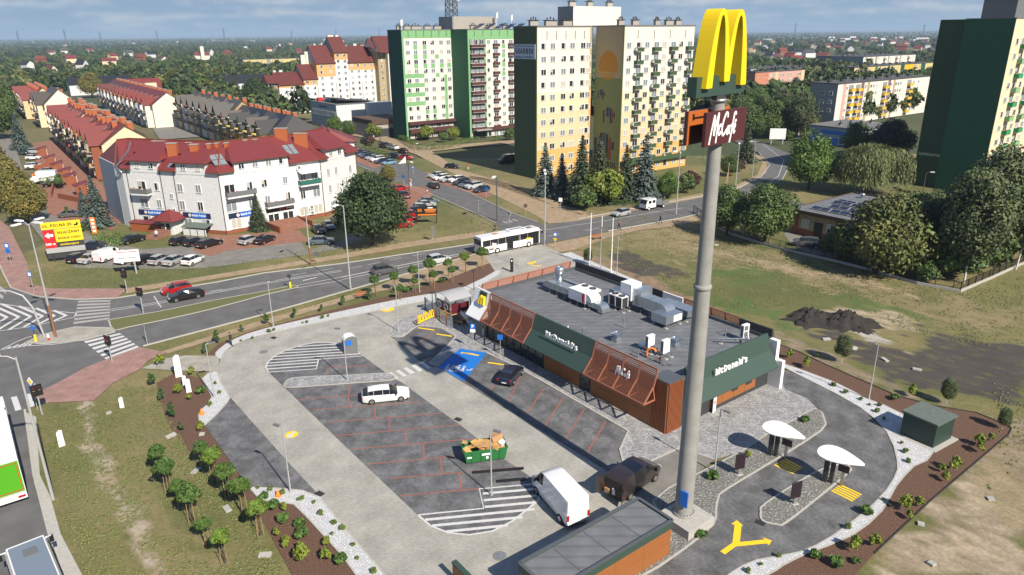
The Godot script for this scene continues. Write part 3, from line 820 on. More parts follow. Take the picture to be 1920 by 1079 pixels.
	var beds := [P([-35.8,-75.3,-35.4,-79.1,-33,-82.8,-23.2,-90.8,-15.4,-96.8,-9.3,-103,-4.7,-111.3,-1.4,-109.4,-2.3,-106.2,-7,-98.4,-15,-94.1,-22.9,-89.2,-31.1,-83.6,-33.9,-80.3,-34.7,-77.2,-34.5,-75.7]),
		P([-38.2,-68.8,-37.2,-71.5,-33.6,-69.6,-30.9,-65.5,-30.9,-62.6,-30.5,-61.2,-21.72,-49.81,-20.3,-48.15,-17.45,-47.56,-16.08,-46.08,-12.35,-41.67,-10.92,-39.68,-7.53,-34.93,-11.53,-34.98,-15.33,-39.74,-19.18,-45.49,-20.43,-47.27,-24.79,-52.12,-29.1,-55.5,-32.3,-59.2,-36,-64.9]),
		P([29.4,-71.1,29.9,-74.1,31.2,-77.8,33.1,-74.9,35.1,-71,38.8,-64.5,41.4,-62.3,44.7,-60.9,46.1,-58.6,46.2,-57.9,45.3,-56.9,32.9,-47.33,25.51,-41.31,20.57,-36.79,16.43,-36.85,17.27,-39.31,20.74,-41.38,24.74,-43.21,28.33,-46.07,31.07,-49.26,33.9,-51.9,36.8,-54.1,37.5,-60.6,33.9,-67.3]),
		P([-13.4,-107.3,-7.2,-117.4,-1.9,-117.2,-1.7,-112.3,-9,-103.8])]
	for b in beds:
		sheet("mulch_bed",M.mulch,b,0.036)
	for b in [P([31.2,-77.8,33.1,-74.9,35.1,-71,38.8,-64.5,41.4,-62.3,44.7,-60.9,46.1,-58.6,46.2,-57.9,45.3,-56.9,32.9,-47.33,25.51,-41.31])]:
		strip(kb,M.charcoal,b,0.06,0.0,0.12)
	setting("kerb",kb)
	# paint
	var w := Sh.new()
	var y := 0.068
	var ln := func(m: Material,a: Vector2,b: Vector2,wd: float) -> void:
		w.poly(m,line_poly(a,b,wd),y)
	for l in [[W(-25.5,-77.9),W(-20.5,-78.6)],[W(-26.6,-76.9),W(-20,-77.7)],[W(-27.2,-76),W(-19.1,-77.1)],[W(-27.6,-75.1),W(-18.2,-76.4)],[W(-27.7,-74.3),W(-17.7,-75.7)],[W(-27.7,-73.4),W(-22.1,-74.3)],[W(-27.6,-72.7),W(-22.1,-73.5)],[W(-27.3,-71.9),W(-21.9,-72.7)]]:
		ln.call(M.white_paint,l[0],l[1],0.24)
	y = 0.069
	for l in [[W(-2.51,-48.68),W(1.74,-49.25)],[W(-2.41,-47.82),W(1.85,-48.37)],[W(-2.31,-46.96),W(1.89,-47.52)],[W(-6.81,-45.46),W(1.58,-46.63)],[W(-6.19,-44.76),W(0.66,-45.67)],[W(-5.06,-44.07),W(-0.49,-44.72)]]:
		ln.call(M.white_paint,l[0],l[1],0.3)
	for p in [P([-22.2,-74.3,-21.8,-71.8,-26.9,-71.1,-27.6,-72.4,-27.8,-73.6,-27.6,-75.2,-26.7,-76.9,-25.3,-78.3,-23.8,-79,-22.2,-79,-20.6,-78.6,-18.9,-77.2,-17.2,-75.1,-22.2,-74.3]),P([-7.42,-46.05,-2.37,-46.78,-2.82,-49.32,1.69,-49.93,1.97,-48.49,1.97,-47.79,1.1,-46.68,-0.16,-45.19,-1.62,-44.08,-3.32,-43.67,-4.92,-43.93,-6.33,-44.77,-7.42,-46.05])]:
		strip(w,M.white_paint,p,0.17,0.071)
	y = 0.07
	for l in [[P([-21.9,-64.8,-15.8,-65.7,-12.8,-66.1])],[P([-20.2,-62.6,-9.3,-64])],[P([-17.9,-60.2,-7,-61.7])],[P([-16.5,-57.7,-5.03,-59.48])],[P([-14.44,-55.41,-3.4,-57])],[P([-12.57,-53.04,-1.46,-54.68])],[P([-10.39,-50.89,0.45,-52.34])],[P([-9.15,-48.47,-2.85,-49.36])],[P([-20.6,-72.1,-15.6,-72.6])],
			[P([-13.7,-62.9,-13.4,-60.8])],[P([-12,-61,-11.58,-58.54])],[P([-10.14,-58.8,-9.75,-56.3])],[P([-8.18,-56.36,-7.83,-53.86])],[P([-6.46,-54.17,-6.04,-51.58])],[P([-4.66,-51.72,-4.27,-49.24])],[P([-16.9,-65.4,-16.4,-63])],[P([-17.4,-68.2,-16.9,-65.6])],[P([-20.6,-72.2,-20.3,-70.3])],
			[P([-1.4,-69.8,-2.7,-65.5])],[P([1,-70.4,-0.5,-63.8])],[P([3.2,-66.5,1.1,-61])],[P([5.1,-64.6,2.71,-58.47])],[P([7,-62.2,4.44,-56.14])],[P([8.8,-59.8,6.25,-53.95])],[P([-9.2,-83.1,-11.5,-78.1])]]:
		strip(w,M.red_line,l[0],0.14,y)
	for p in [P([-13.6,-70.7,-13.3,-70.8,-12.3,-69.3,-12.5,-69.1]),P([-12.9,-71.1,-12.6,-71.4,-11.5,-70,-11.8,-69.6]),P([-12.2,-71.8,-11.8,-72,-10.7,-70.7,-11.1,-70.2]),P([-11.4,-72.4,-11,-72.7,-9.9,-71.3,-10.3,-70.8]),P([-10.5,-73.1,-10.1,-73.4,-9,-71.8,-9.4,-71.5])]:
		w.poly(M.white_paint,p,y)
	w.poly(M.blue_paint,P([-6.2,-76.9,-3,-75.6,-5.2,-68.5,-8.3,-71.9]),0.066)
	for l in [P([-11.9,-83.3,-9.8,-82.5]),P([-9.4,-81.3,-7.4,-80.5]),P([-6,-75.7,-4.5,-75.3]),P([-5.8,-75.7,-3.9,-74.9]),P([-2.8,-73,-1,-72.4])]:
		strip(w,M.yellow_paint,l,0.3,0.12 if l[0].x < -200 else 0.0745)
	# yellow arrow discs
	for c in [[W(-16.8,-89.9),0.9],[W(-20.6,-58),0.62]]:
		var disc := PackedVector2Array()
		for k in 20:
			disc.append(c[0] + W(cos(TAU * k / 20),sin(TAU * k / 20)) * c[1])
		w.poly(M.yellow_paint,disc,0.06)
		var d := W(-0.35,0.9).normalized()
		w.poly(M.white_paint,line_poly(c[0] - d * 0.5,c[0] + d * 0.2,0.22),0.065)
		var n := d.orthogonal()
		w.poly(M.white_paint,PackedVector2Array([c[0] + d * 0.65,c[0] + d * 0.1 + n * 0.42,c[0] + d * 0.1 - n * 0.42]),0.066)
	w.poly(M.yellow_paint,P([2.4,-109.8,3.8,-110.9,4.1,-110.3,2.9,-109.1,3.9,-108.3,4.8,-109,4.3,-107.9,3.3,-108.3]),0.06)
	# two-way arrow on the drive-through lane
	strip(w,M.yellow_paint,P([14.79,-41.48,15.86,-42.33,18.42,-42.66]),0.42,0.072)
	strip(w,M.yellow_paint,P([15.99,-42.33,16.81,-44.53]),0.5,0.0735)
	w.poly(M.yellow_paint,P([16.87,-45.05,17.17,-44.4,16.88,-44.49,16.65,-44.53,16.3,-44.6]),0.075)
	w.poly(M.yellow_paint,P([18.15,-43.11,18.72,-42.71,18.35,-42.24,18.21,-42.43,18.08,-42.62,18.31,-42.71]),0.075)
	for i in 5:
		var t := i / 4.0
		strip(w,M.yellow_paint,PackedVector2Array([W(23.45,-53.26).lerp(W(22.28,-52.36),t),W(24.44,-51.85).lerp(W(23.43,-51.04),t)]),0.2,0.076)
		strip(w,M.yellow_paint,PackedVector2Array([W(26.56,-49.44).lerp(W(25.59,-48.66),t),W(27.7,-48.04).lerp(W(26.67,-47.25),t)]),0.2,0.076)
	# wheelchair and family pictograms
	var wc := W(-6.4,-71.5)
	var right := W(0.985,0.17)
	var down := W(-0.2,0.98)
	var at := func(x: float,z: float) -> Vector2: return wc + right * x + down * z
	var wheel := PackedVector2Array()
	for k in 14:
		wheel.append(at.call(cos(0.6 + k * 0.36) * 0.62,sin(0.6 + k * 0.36) * 0.62 + 0.1))
	strip(w,M.white_paint,wheel,0.16,0.0775)
	strip(w,M.white_paint,PackedVector2Array([at.call(-0.05,-0.75),at.call(0.0,0.05),at.call(0.55,0.1),at.call(0.85,0.7)]),0.18,0.079)
	strip(w,M.white_paint,PackedVector2Array([at.call(-0.05,-0.35),at.call(0.5,-0.3)]),0.14,0.0805)
	wc = W(-3.2,-69.7)
	for k in 4:
		var x := -0.95 + k * 0.62
		var sz: float = [1.0,0.8,1.0,0.75][k]
		strip(w,M.white_paint,PackedVector2Array([at.call(x,-0.55 * sz),at.call(x,0.15)]),0.34 * sz,0.0775)
		strip(w,M.white_paint,PackedVector2Array([at.call(x - 0.08,0.1),at.call(x - 0.14,0.75 * sz)]),0.13,0.079)
		strip(w,M.white_paint,PackedVector2Array([at.call(x + 0.08,0.1),at.call(x + 0.14,0.75 * sz)]),0.13,0.079)
		var head := PackedVector2Array()
		for q in 10:
			head.append(at.call(x + cos(TAU * q / 10) * 0.17,-0.85 * sz + sin(TAU * q / 10) * 0.17))
		w.poly(M.white_paint,head,0.079)
	strip(w,M.white_paint,PackedVector2Array([at.call(1.3,0.1),at.call(1.75,0.1),at.call(1.9,-0.3)]),0.2,0.0775)
	setting("road_markings",w)
	# black plank-like seam covers left lying on the bays
	var k2 := 0
	for l in [[W(-3.48,-51.58),W(0.85,-52.14)],[W(-1.42,-50.28),W(1,-50.62)]]:
		var b := Sh.new()
		b.bar(M.black,v3(l[0],0.11),v3(l[1],0.11),0.32,0.08)
		solo("rubber_strip",b,["long black rubber strip lying across the bays behind the green skip","shorter black rubber strip lying nearest the white hatched end of the bays"][k2],"strip")
		k2 += 1
	# drains and manhole covers
	k2 = 0
	var names := ["drain grate in the drive beside the green skip","round manhole cover among the bays below the restaurant front","round manhole cover second along the bays by the kerb corner","round manhole cover nearest the kerb corner by the black van","round manhole cover in the drive left of the small wooden shed","drain grate at the point of the dark paved strip by the gravel bed","drain grate at the head of the pebble island in the drive-through","round manhole cover in the drive left of the rounded hatching","drain grate in the drive above the rounded hatching"]
	for q in [[W(-5.3,-60.5),1],[W(5,-61),0],[W(6.92,-58.14),0],[W(8.38,-56.57),0],[W(-1.05,-41.39),0],[W(-15.72,-48.88),1],[W(18.53,-44.75),1],[W(-29.2,-76.5),0],[W(-29.3,-80.6),1]]:
		var b := Sh.new()
		if q[1]:
			for i in 6:
				b.box(M.rubber,v3(q[0],0.073) + V(cos(-0.64),0,-sin(-0.64)) * (i - 2.5) * 0.11,V(0.06,0.02,0.5),-0.64)
			b.box(M.charcoal,v3(q[0],0.066),V(0.75,0.02,0.55),-0.64)
		else:
			b.lathe(M.asphalt_old,[W(0.5,0.05),W(0.5,0.074),W(0.36,0.075)],v3(q[0]),20,-1)
			b.lathe(M.dull_steel,[W(0.4,0.08),W(0.36,0.086),W(0.3,0.08),W(0.0,0.082)],v3(q[0]),20,-1)
		solo("drain_grate" if q[1] else "manhole_cover",b,names[k2],"drain" if q[1] else "manhole cover")
		k2 += 1

# ---------------------------------------------------------------- restaurant
# local axes: x along the car park front, z into the building; the front wall is z = 0
const REST_AT := Vector3(14.0,0,-57.5)
const REST_TURN := 2.2218

func rest(a: float,d: float,y := 0.0) -> Vector3:
	return REST_AT + Basis(Vector3.UP,REST_TURN) * V(a,y,d)

func side_t(origin: Vector3,x: Vector3,z: Vector3) -> Transform3D:
	return Transform3D(Basis(x,Vector3.UP,z),origin)

const AW := [Vector2(0.05,6.1),Vector2(-0.42,4.45),Vector2(-1.62,3.02)]

func louvre_awning(r: Node3D,t: Transform3D,a0: float,a1: float,bays: int) -> void:
	var n := Node3D.new()
	n.name = "awning"
	r.add_child(n,true)
	var w := (a1 - a0) / bays
	for k in bays + 1:
		var s := Sh.new()
		var x := a0 + w * k
		var q := []
		for p in AW:
			q.append(t * V(x,p.y,p.x))
		s.bar(M.louver,q[0],q[1],0.1,0.16)
		s.bar(M.louver,q[1],q[2],0.1,0.16)
		s.bar(M.louver,q[2],t * V(x,3.05,-0.15),0.1,0.14)
		s.bar(M.louver,t * V(x,3.05,-0.2),t * V(x,4.3,-0.45),0.1,0.12)
		part("rafter",s,n)
	for sec in 2:
		var cnt: int = [11,13][sec]
		for k in cnt:
			var f := (k + 0.5) / cnt
			var p: Vector2 = AW[sec].lerp(AW[sec + 1],f)
			for b in bays:
				var s := Sh.new()
				var x0 := a0 + w * b + 0.06
				s.bar(M.louver,t * V(x0,p.y,p.x - 0.02),t * V(x0 + w - 0.12,p.y,p.x - 0.02),0.035,0.085)
				part("slat",s,n)
	var e := Sh.new()
	e.bar(M.louver,t * V(a0,3.0,-1.64),t * V(a1,3.0,-1.64),0.09,0.2)
	e.bar(M.louver,t * V(a0,6.1,0.04),t * V(a1,6.1,0.04),0.09,0.12)
	part("edge_beam",e,n)
	var bk := Sh.new()
	bk.quad(M.charcoal,t * V(a0,5.2,0.12),t * V(a1,5.2,0.12),t * V(a1,3.0,0.12),t * V(a0,3.0,0.12))
	part("backing",bk,n)

func sheet_awning(r: Node3D,t: Transform3D,a0: float,a1: float,m: Material,joints: int) -> Node3D:
	var n := Node3D.new()
	n.name = "fascia"
	r.add_child(n,true)
	var prof := PackedVector2Array([W(0.2,6.1),W(0.03,6.1),W(-0.45,4.45),W(-1.65,3.0),W(-1.6,2.88),W(0.0,3.3),W(0.2,3.3)])
	var w := (a1 - a0) / joints
	var turn := Basis(t.basis.z,t.basis.y,-t.basis.x)
	for k in joints:
		var s := Sh.new()
		s.extrude(m,prof,0.0,w - 0.018,Transform3D(turn,t * V(a0 + w * (k + 1) - 0.009,0,0)))
		part("panel",s,n)
	return n

func letters(parent: Node3D,words: String,size: float,t: Transform3D,m: Material,weight := 700,depth := 0.12) -> MeshInstance3D:
	var o := MeshInstance3D.new()
	o.name = "lettering"
	o.mesh = text_mesh(words,size,depth,m,"Droid Sans",weight)
	o.transform = t
	parent.add_child(o,true)
	return o

# brush script written with a flat stroke; each stroke is a path in units of letter height
func script_strokes(parent: Node3D,called: String,t: Transform3D,size: float,m: Material,depth: float,thick := 0.11) -> void:
	var s := Sh.new()
	var strokes := [
		[W(0.0,-0.28),W(0.10,0.15),W(0.30,0.86),W(0.36,0.92),W(0.38,0.80),W(0.36,0.30),W(0.36,0.08)],
		[W(0.37,0.08),W(0.48,0.5),W(0.66,0.98),W(0.70,0.96),W(0.66,0.5),W(0.60,-0.1),W(0.58,-0.26)],
		[W(0.98,0.42),W(0.93,0.52),W(0.82,0.42),W(0.76,0.2),W(0.84,0.08),W(1.0,0.2)],
		[W(1.52,0.78),W(1.50,0.96),W(1.36,0.98),W(1.16,0.66),W(1.06,0.28),W(1.16,0.03),W(1.34,0.1),W(1.5,0.26)],
		[W(1.74,0.36),W(1.64,0.38),W(1.53,0.2),W(1.56,0.04),W(1.68,0.14),W(1.76,0.36),W(1.74,0.1),W(1.80,0.06)],
		[W(2.28,0.84),W(2.24,0.96),W(2.12,0.86),W(2.02,0.4),W(1.92,-0.1),W(1.84,-0.36)],
		[W(1.82,0.38),W(2.0,0.42),W(2.14,0.44)],
		[W(2.12,0.22),W(2.24,0.3),W(2.28,0.4),W(2.2,0.42),W(2.12,0.22),W(2.16,0.04),W(2.3,0.14)],
		[W(2.22,0.52),W(2.34,0.62)],
	]
	var k := 0
	for q in strokes:
		var p := smooth(PackedVector2Array(q),false,5)
		var outline := Geometry2D.offset_polyline(p,thick * 0.5,Geometry2D.JOIN_ROUND,Geometry2D.END_ROUND)
		for o in outline:
			if Geometry2D.is_polygon_clockwise(o):
				continue
			var z := 0.0015 * k
			k += 1
			var sc := PackedVector2Array()
			for v in o:
				sc.append(v * size)
			s.extrude(m,sc,0.0,depth + z,t)
	part(called,s,parent)

func arch_outline(x0: float,x1: float,foot0: float,foot1: float,top: float,w0: float,w1: float,crown: float) -> PackedVector2Array:
	# one parabola-like arch between two feet; its band narrows to the crown
	var mid := (x0 + x1) / 2.0
	var outer := PackedVector2Array()
	var inner := PackedVector2Array()
	for i in 25:
		var f := -1.0 + 2.0 * i / 24.0
		var foot := foot0 if f < 0 else foot1
		var half := (x1 - x0) / 2.0
		var y := foot + (top - foot) * (1.0 - pow(absf(f),2.35))
		outer.append(W(mid + f * half,y))
		var hi := half - (w0 if f < 0 else w1)
		inner.append(W(mid + f * hi,foot + (top - crown - foot) * (1.0 - pow(absf(f),2.35))))
	inner.reverse()
	outer.append_array(inner)
	return outer

func wood_wall(r: Node3D,t: Transform3D,a0: float,a1: float,y0: float,y1: float,cols: int,rows: int) -> void:
	var w := (a1 - a0) / cols
	var h := (y1 - y0) / rows
	var size := V(w - 0.02,h - 0.025,0.05)
	for i in cols:
		for j in rows:
			var s := Sh.new()
			s.boxt(M.wood_panel,t * Transform3D(Basis.from_scale(size),V(a0 + w * (i + 0.5),y0 + h * (j + 0.5),-0.03)))
			part("wood_panel",s,r)

func glazing(r: Node3D,t: Transform3D,a0: float,a1: float,y0: float,y1: float,n: int) -> void:
	var w := (a1 - a0) / n
	for i in n:
		var s := Sh.new()
		var x := a0 + w * i
		s.boxt(M.charcoal,t * Transform3D(Basis.from_scale(V(0.09,y1 - y0,0.12)),V(x + 0.045,(y0 + y1) / 2,-0.02)))
		s.boxt(M.charcoal,t * Transform3D(Basis.from_scale(V(w - 0.09,0.09,0.12)),V(x + w / 2 + 0.045,y1 - 0.045,-0.02)))
		s.boxt(M.charcoal,t * Transform3D(Basis.from_scale(V(w - 0.09,0.12,0.12)),V(x + w / 2 + 0.045,y0 + 0.06,-0.02)))
		var f := part("window",s,r)
		var g := Sh.new()
		g.boxt(M.glass,t * Transform3D(Basis.from_scale(V(w - 0.09,y1 - y0 - 0.21,0.03)),V(x + w / 2 + 0.045,(y0 + y1) / 2 + 0.015,0.0)))
		part("pane",g,f)

func slat_wall(r: Node3D,t: Transform3D,a0: float,a1: float,y0: float,y1: float) -> void:
	var n := int((a1 - a0) / 0.155)
	var one := Sh.new()
	one.box(M.wood_slat,Vector3.ZERO,V(0.085,y1 - y0,0.09))
	var mesh := one.mesh()
	for i in n:
		var o := part_mesh("slat",mesh,r)
		o.transform = t * Transform3D(Basis(),V(a0 + (i + 0.5) * (a1 - a0) / n,(y0 + y1) / 2,-0.05))

func build_restaurant() -> void:
	var r := thing("restaurant","low restaurant with dark flat roof, green fascias and brown louvre awnings beside the car park","restaurant",REST_AT,REST_TURN)
	var L := 30.6
	var D := 16.4
	var s := Sh.new()
	var foot := PackedVector2Array([W(0,0),W(L,0),W(L,D),W(0,D)])
	s.prism(M.charcoal,foot,0.0,4.9,M.roof_felt)
	part("wall",s,r)
	s = Sh.new()
	for q in [[0,0.15,L,0.15],[0,D - 0.15,L,D - 0.15],[0.15,0.3,0.15,D - 0.3],[L - 0.15,0.3,L - 0.15,D - 0.3]]:
		s.bar(M.roof_edge,V(q[0],5.07,q[1]),V(q[2],5.07,q[3]),0.3,0.36)
	part("parapet",s,r)
	for k in 9:
		s = Sh.new()
		s.box(M.roof_edge,V(1.6 + k * 3.4,4.905,D / 2),V(0.05,0.02,D - 0.8))
		part("roof_seam",s,r)
	var front := side_t(Vector3.ZERO,Vector3.RIGHT,Vector3.BACK)
	var right := side_t(V(0,0,15.0),Vector3.FORWARD,Vector3.RIGHT)
	var left := side_t(V(L,0,0),Vector3.BACK,Vector3.LEFT)
	var rear := side_t(V(L,0,D),Vector3.LEFT,Vector3.FORWARD)
	# corner tower of upright slats
	s = Sh.new()
	s.box(M.charcoal,V(0.9,2.6,0.94),V(1.92,5.2,2.0))
	s.box(M.roof_edge,V(0.9,5.25,0.94),V(2.1,0.1,2.16))
	var tower := part("corner_tower",s,r)
	slat_wall(tower,side_t(V(0,0,-0.06),Vector3.RIGHT,Vector3.BACK),-0.06,1.86,0.05,5.18)
	slat_wall(tower,side_t(V(-0.06,0,1.9),Vector3.FORWARD,Vector3.RIGHT),0.0,1.94,0.05,5.18)
	# walls under the awnings
	wood_wall(r,front,1.9,10.0,0.15,3.6,3,3)
	wood_wall(r,front,11.6,17.4,0.15,3.4,2,3)
	glazing(r,front,10.1,11.5,0.1,3.0,1)
	glazing(r,front,17.5,28.2,0.1,3.1,8)
	wood_wall(r,right,1.4,8.6,0.55,2.9,4,2)
	s = Sh.new()
	s.boxt(M.grey_panel,front * Transform3D(Basis.from_scale(V(2.2,3.4,0.5)),V(29.5,1.7,-0.25)))
	part("pylon",s,r)
	for k in 2:
		s = Sh.new()
		s.boxt(M.charcoal,right * Transform3D(Basis.from_scale(V(0.9,1.1,0.16)),V([2.6,4.9][k],1.85,-0.06)))
		var f := part("serving_window",s,r)
		s = Sh.new()
		s.boxt(M.glass,right * Transform3D(Basis.from_scale(V(0.7,0.9,0.03)),V([2.6,4.9][k],1.85,-0.15)))
		part("pane",s,f)
	s = Sh.new()
	s.boxt(M.white_panel,right * Transform3D(Basis.from_scale(V(0.5,3.2,1.5)),V(-1.1,1.6,-0.7)))
	s.boxt(M.white_panel,right * Transform3D(Basis.from_scale(V(0.55,2.6,0.9)),V(-0.9,4.0,-0.3)))
	part("end_cheek",s,r)
	# awnings and fascias
	louvre_awning(r,front,1.4,9.45,4)
	var g := sheet_awning(r,front,9.55,19.0,M.green_panel,3)
	louvre_awning(r,front,19.08,27.25,4)
	var wh := sheet_awning(r,front,27.35,30.3,M.white_panel,1)
	var g2 := sheet_awning(r,right,0.0,12.7,M.green_panel,1)
	louvre_awning(r,left,1.2,15.6,6)
	sheet_awning(r,rear,0.3,15.5,M.charcoal,3)
	sheet_awning(r,rear,15.6,18.6,M.white_panel,1)
	louvre_awning(r,rear,18.7,26.2,4)
	sheet_awning(r,rear,26.3,30.3,M.charcoal,1)
	# lettering stands on the folds
	var face := Basis(Vector3.LEFT,Vector3.UP,Vector3.FORWARD)
	letters(g,"McDonald's",0.9,front * Transform3D(face,V(13.85,4.85,-0.75)),M.white_letter)
	letters(g2,"McDonald's",0.9,right * Transform3D(face,V(6.9,4.85,-0.75)),M.white_letter)
	script_strokes(r,"cafe_lettering",front * Transform3D(face,V(5.95,4.3,-0.66)),0.78,M.white_letter,0.08,0.12)
	# the white end fascia carries a green tile with small yellow arches
	s = Sh.new()
	var up := (V(0,6.1,0.03) - V(0,4.45,-0.45)).normalized()
	var tilt := Transform3D(Basis(Vector3.LEFT,up,Vector3.LEFT.cross(up)),V(28.55,4.5,-0.46))
	s.boxt(M.green_dark,tilt * Transform3D(Basis.from_scale(V(1.35,1.25,0.06)),V(0,0.9,0.02)))
	part("sign_tile",s,wh)
	s = Sh.new()
	for k in 2:
		s.extrude(M.arch_yellow,arch_outline(-0.62 + k * 0.52,0.02 + k * 0.52,0.0,0.0,1.05,0.16,0.16,0.16),0.0,0.3 + 0.004 * k,tilt * Transform3D(Basis(),V(0.28,0.02,0.1)))
	part("arches",s,wh)
	rooftop()

func on_roof(called: String,s: Sh,label: String,cat: String,group := "") -> MeshInstance3D:
	var o := solo(called,s,label,cat,group)
	o.position = REST_AT
	o.rotation.y = REST_TURN
	return o

func legs(s: Sh,pts: Array,y0: float,y1: float) -> void:
	for p in pts:
		s.box(M.dull_steel,V(p.x,(y0 + y1) / 2,p.y),V(0.07,y1 - y0,0.07))
		s.box(M.kerb,V(p.x,y0 + 0.04,p.y),V(0.35,0.08,0.35))

func fan_top(s: Sh,c: Vector3,r: float) -> void:
	s.lathe(M.black,[W(r,0.0),W(r,0.05),W(r * 0.9,0.03),W(0.0,0.03)],c,16,-1)
	s.lathe(M.grey_panel,[W(r * 0.3,0.03),W(r * 0.28,0.06),W(0.0,0.06)],c,10,-1)
	for k in 6:
		var a := TAU * k / 6
		s.bar(M.grey_panel,c + V(cos(a),0.055 / 1.0 / r * r,sin(a)) * V(r * 0.25,1,r * 0.25),c + V(cos(a) * r * 0.9,0.055,sin(a) * r * 0.9),0.03)

func duct_seams(s: Sh,c: Vector3,size: Vector3,n: int) -> void:
	s.box(M.galvanised,c,size)
	for k in range(1,n):
		s.box(M.galvanised,c + V(size.x * (float(k) / n - 0.5),0,0),V(0.05,size.y + 0.06,size.z + 0.06))

func rooftop() -> void:
	var y := 4.9
	var s := Sh.new()
	duct_seams(s,V(24.0,y + 1.05,8.3),V(3.9,0.8,1.45),4)
	s.extrude(M.galvanised,PackedVector2Array([W(0,0.4),W(0.5,0.25),W(0.85,-0.35),W(0.35,-0.35),W(0,-0.4)]),-0.72,0.72,Transform3D(Basis(),V(25.95,y + 1.05,8.3)))
	duct_seams(s,V(23.2,y + 1.3,9.6),V(3.6,0.5,0.5),5)
	legs(s,[W(25.6,7.7),W(24.2,7.7),W(22.8,7.7),W(25.6,8.9),W(22.8,8.9)],y,y + 0.68)
	on_roof("ventilation_duct",s,"long galvanised duct at the back left of the flat roof, below the exhaust cowl","duct")
	s = Sh.new()
	s.lathe(M.galvanised,[W(0.42,0),W(0.42,0.75),W(0.5,0.8),W(0.62,1.15),W(0.62,1.5),W(0.5,1.75),W(0.38,1.8),W(0.36,1.6),W(0.0,1.6)],V(25.2,y + 1.46,8.95),20)
	on_roof("exhaust_cowl",s,"round shiny exhaust cowl standing on the long roof duct","exhaust cowl")
	s = Sh.new()
	s.box(M.white_panel,V(20.1,y + 1.3,8.4),V(2.9,1.25,2.5))
	s.box(M.red,V(19.0,y + 1.3,7.12),V(0.35,1.1,0.04))
	s.box(M.grey_panel,V(20.6,y + 0.66,8.4),V(3.8,0.08,2.3))
	var hood := PackedVector2Array([W(0,0.62)])
	for k in 7:
		var a := PI / 2 * k / 6
		hood.append(W(-0.05 - sin(a) * 0.9,-0.1 + cos(a) * 0.73))
	hood.append(W(-0.95,-0.2))
	hood.append(W(0,-0.2))
	s.extrude(M.white_panel,hood,-0.75,0.75,Transform3D(Basis(),V(18.64,y + 1.3,7.95)))
	s.box(M.grey_panel,V(18.7,y + 1.2,9.2),V(0.9,1.0,0.9))
	for c in [V(20.8,y + 1.93,9.1),V(19.5,y + 1.93,9.1)]:
		fan_top(s,c,0.42)
	legs(s,[W(21.3,7.3),W(20.1,7.3),W(18.9,7.3),W(21.3,9.5),W(18.9,9.5)],y,y + 0.62)
	on_roof("air_handler",s,"white rooftop air handler with red stripe, curved hood and two fans","air handler")
	s = Sh.new()
	duct_seams(s,V(17.8,y + 0.75,8.1),V(1.7,0.65,1.2),2)
	var elbow := PackedVector2Array()
	for k in 7:
		var a := PI / 2 * k / 6
		elbow.append(W(-sin(a) * 0.75,-0.42 + cos(a) * 0.75))
	elbow.append(W(-0.75,-0.6))
	elbow.append(W(0.0,-0.6))
	s.extrude(M.galvanised,elbow,-0.6,0.6,Transform3D(Basis(),V(16.94,y + 0.75,8.1)))
	legs(s,[W(18.4,7.6),W(18.4,8.6),W(17.2,8.6)],y,y + 0.44)
	on_roof("ventilation_duct",s,"short galvanised duct with rounded elbow in front of the white air handler","duct")
	s = Sh.new()
	for k in 2:
		var c := V(17.0 - k * 1.05,y + 1.1,10.3)
		s.box(M.charcoal,c,V(0.98,1.15,0.98))
		s.box(M.white_panel,c + V(0,0.6,0),V(1.04,0.1,1.04))
		for e in [[-1,-1],[1,-1],[-1,1],[1,1]]:
			s.box(M.white_panel,c + V(e[0] * 0.49,-0.03,e[1] * 0.49),V(0.07,1.16,0.07))
		fan_top(s,c + V(0,0.66,0),0.4)
	s.box(M.dull_steel,V(16.5,y + 0.48,9.85),V(2.9,0.08,0.08))
	s.box(M.dull_steel,V(16.5,y + 0.48,10.75),V(2.9,0.08,0.08))
	legs(s,[W(17.7,9.85),W(16.4,9.85),W(15.2,9.85),W(17.7,10.75),W(15.2,10.75)],y,y + 0.44)
	on_roof("condenser",s,"pair of dark condensers with white tops and fans in the middle of the roof","condenser")
	s = Sh.new()
	s.box(M.white_panel,V(16.1,y + 2.1,11.9),V(1.7,1.9,1.7))
	s.box(M.galvanised,V(17.7,y + 1.2,11.6),V(1.5,1.2,1.6))
	duct_seams(s,V(14.6,y + 1.7,12.2),V(1.3,2.0,1.9),2)
	duct_seams(s,V(12.6,y + 1.5,11.85),V(2.9,1.2,1.5),3)
	var big := PackedVector2Array()
	for k in 9:
		var a := PI / 2 * k / 8
		big.append(W(-sin(a) * 1.25,-0.65 + cos(a) * 1.25))
	big.append(W(-1.25,-1.3))
	big.append(W(0.0,-1.3))
	s.extrude(M.galvanised,big,-0.75,0.75,Transform3D(Basis(),V(11.14,y + 1.5,11.85)))
	s.box(M.galvanised,V(10.0,y + 0.95,11.2),V(2.1,0.95,2.7))
	s.box(M.white_panel,V(8.93,y + 0.95,11.7),V(0.05,0.7,1.3))
	legs(s,[W(13.8,11.2),W(12.4,11.2),W(10.9,10.1),W(9.1,10.1),W(9.1,12.3),W(16.8,12.5)],y,y + 0.48)
	on_roof("air_handler",s,"large galvanised rooftop unit with tall white box and round-shouldered duct","air handler")
	s = Sh.new()
	duct_seams(s,V(10.8,y + 1.0,13.9),V(4.2,0.75,1.7),3)
	legs(s,[W(12.6,13.3),W(9.0,13.3),W(12.6,14.6),W(9.0,14.6)],y,y + 0.64)
	on_roof("ventilation_duct",s,"wide flat galvanised duct near the rear edge of the roof behind the pole sign","duct")
	# roof vents, pipes and split units
	var labels := ["square galvanised roof vent left of the twin air conditioner units","square galvanised roof vent right of the twin air conditioner units"]
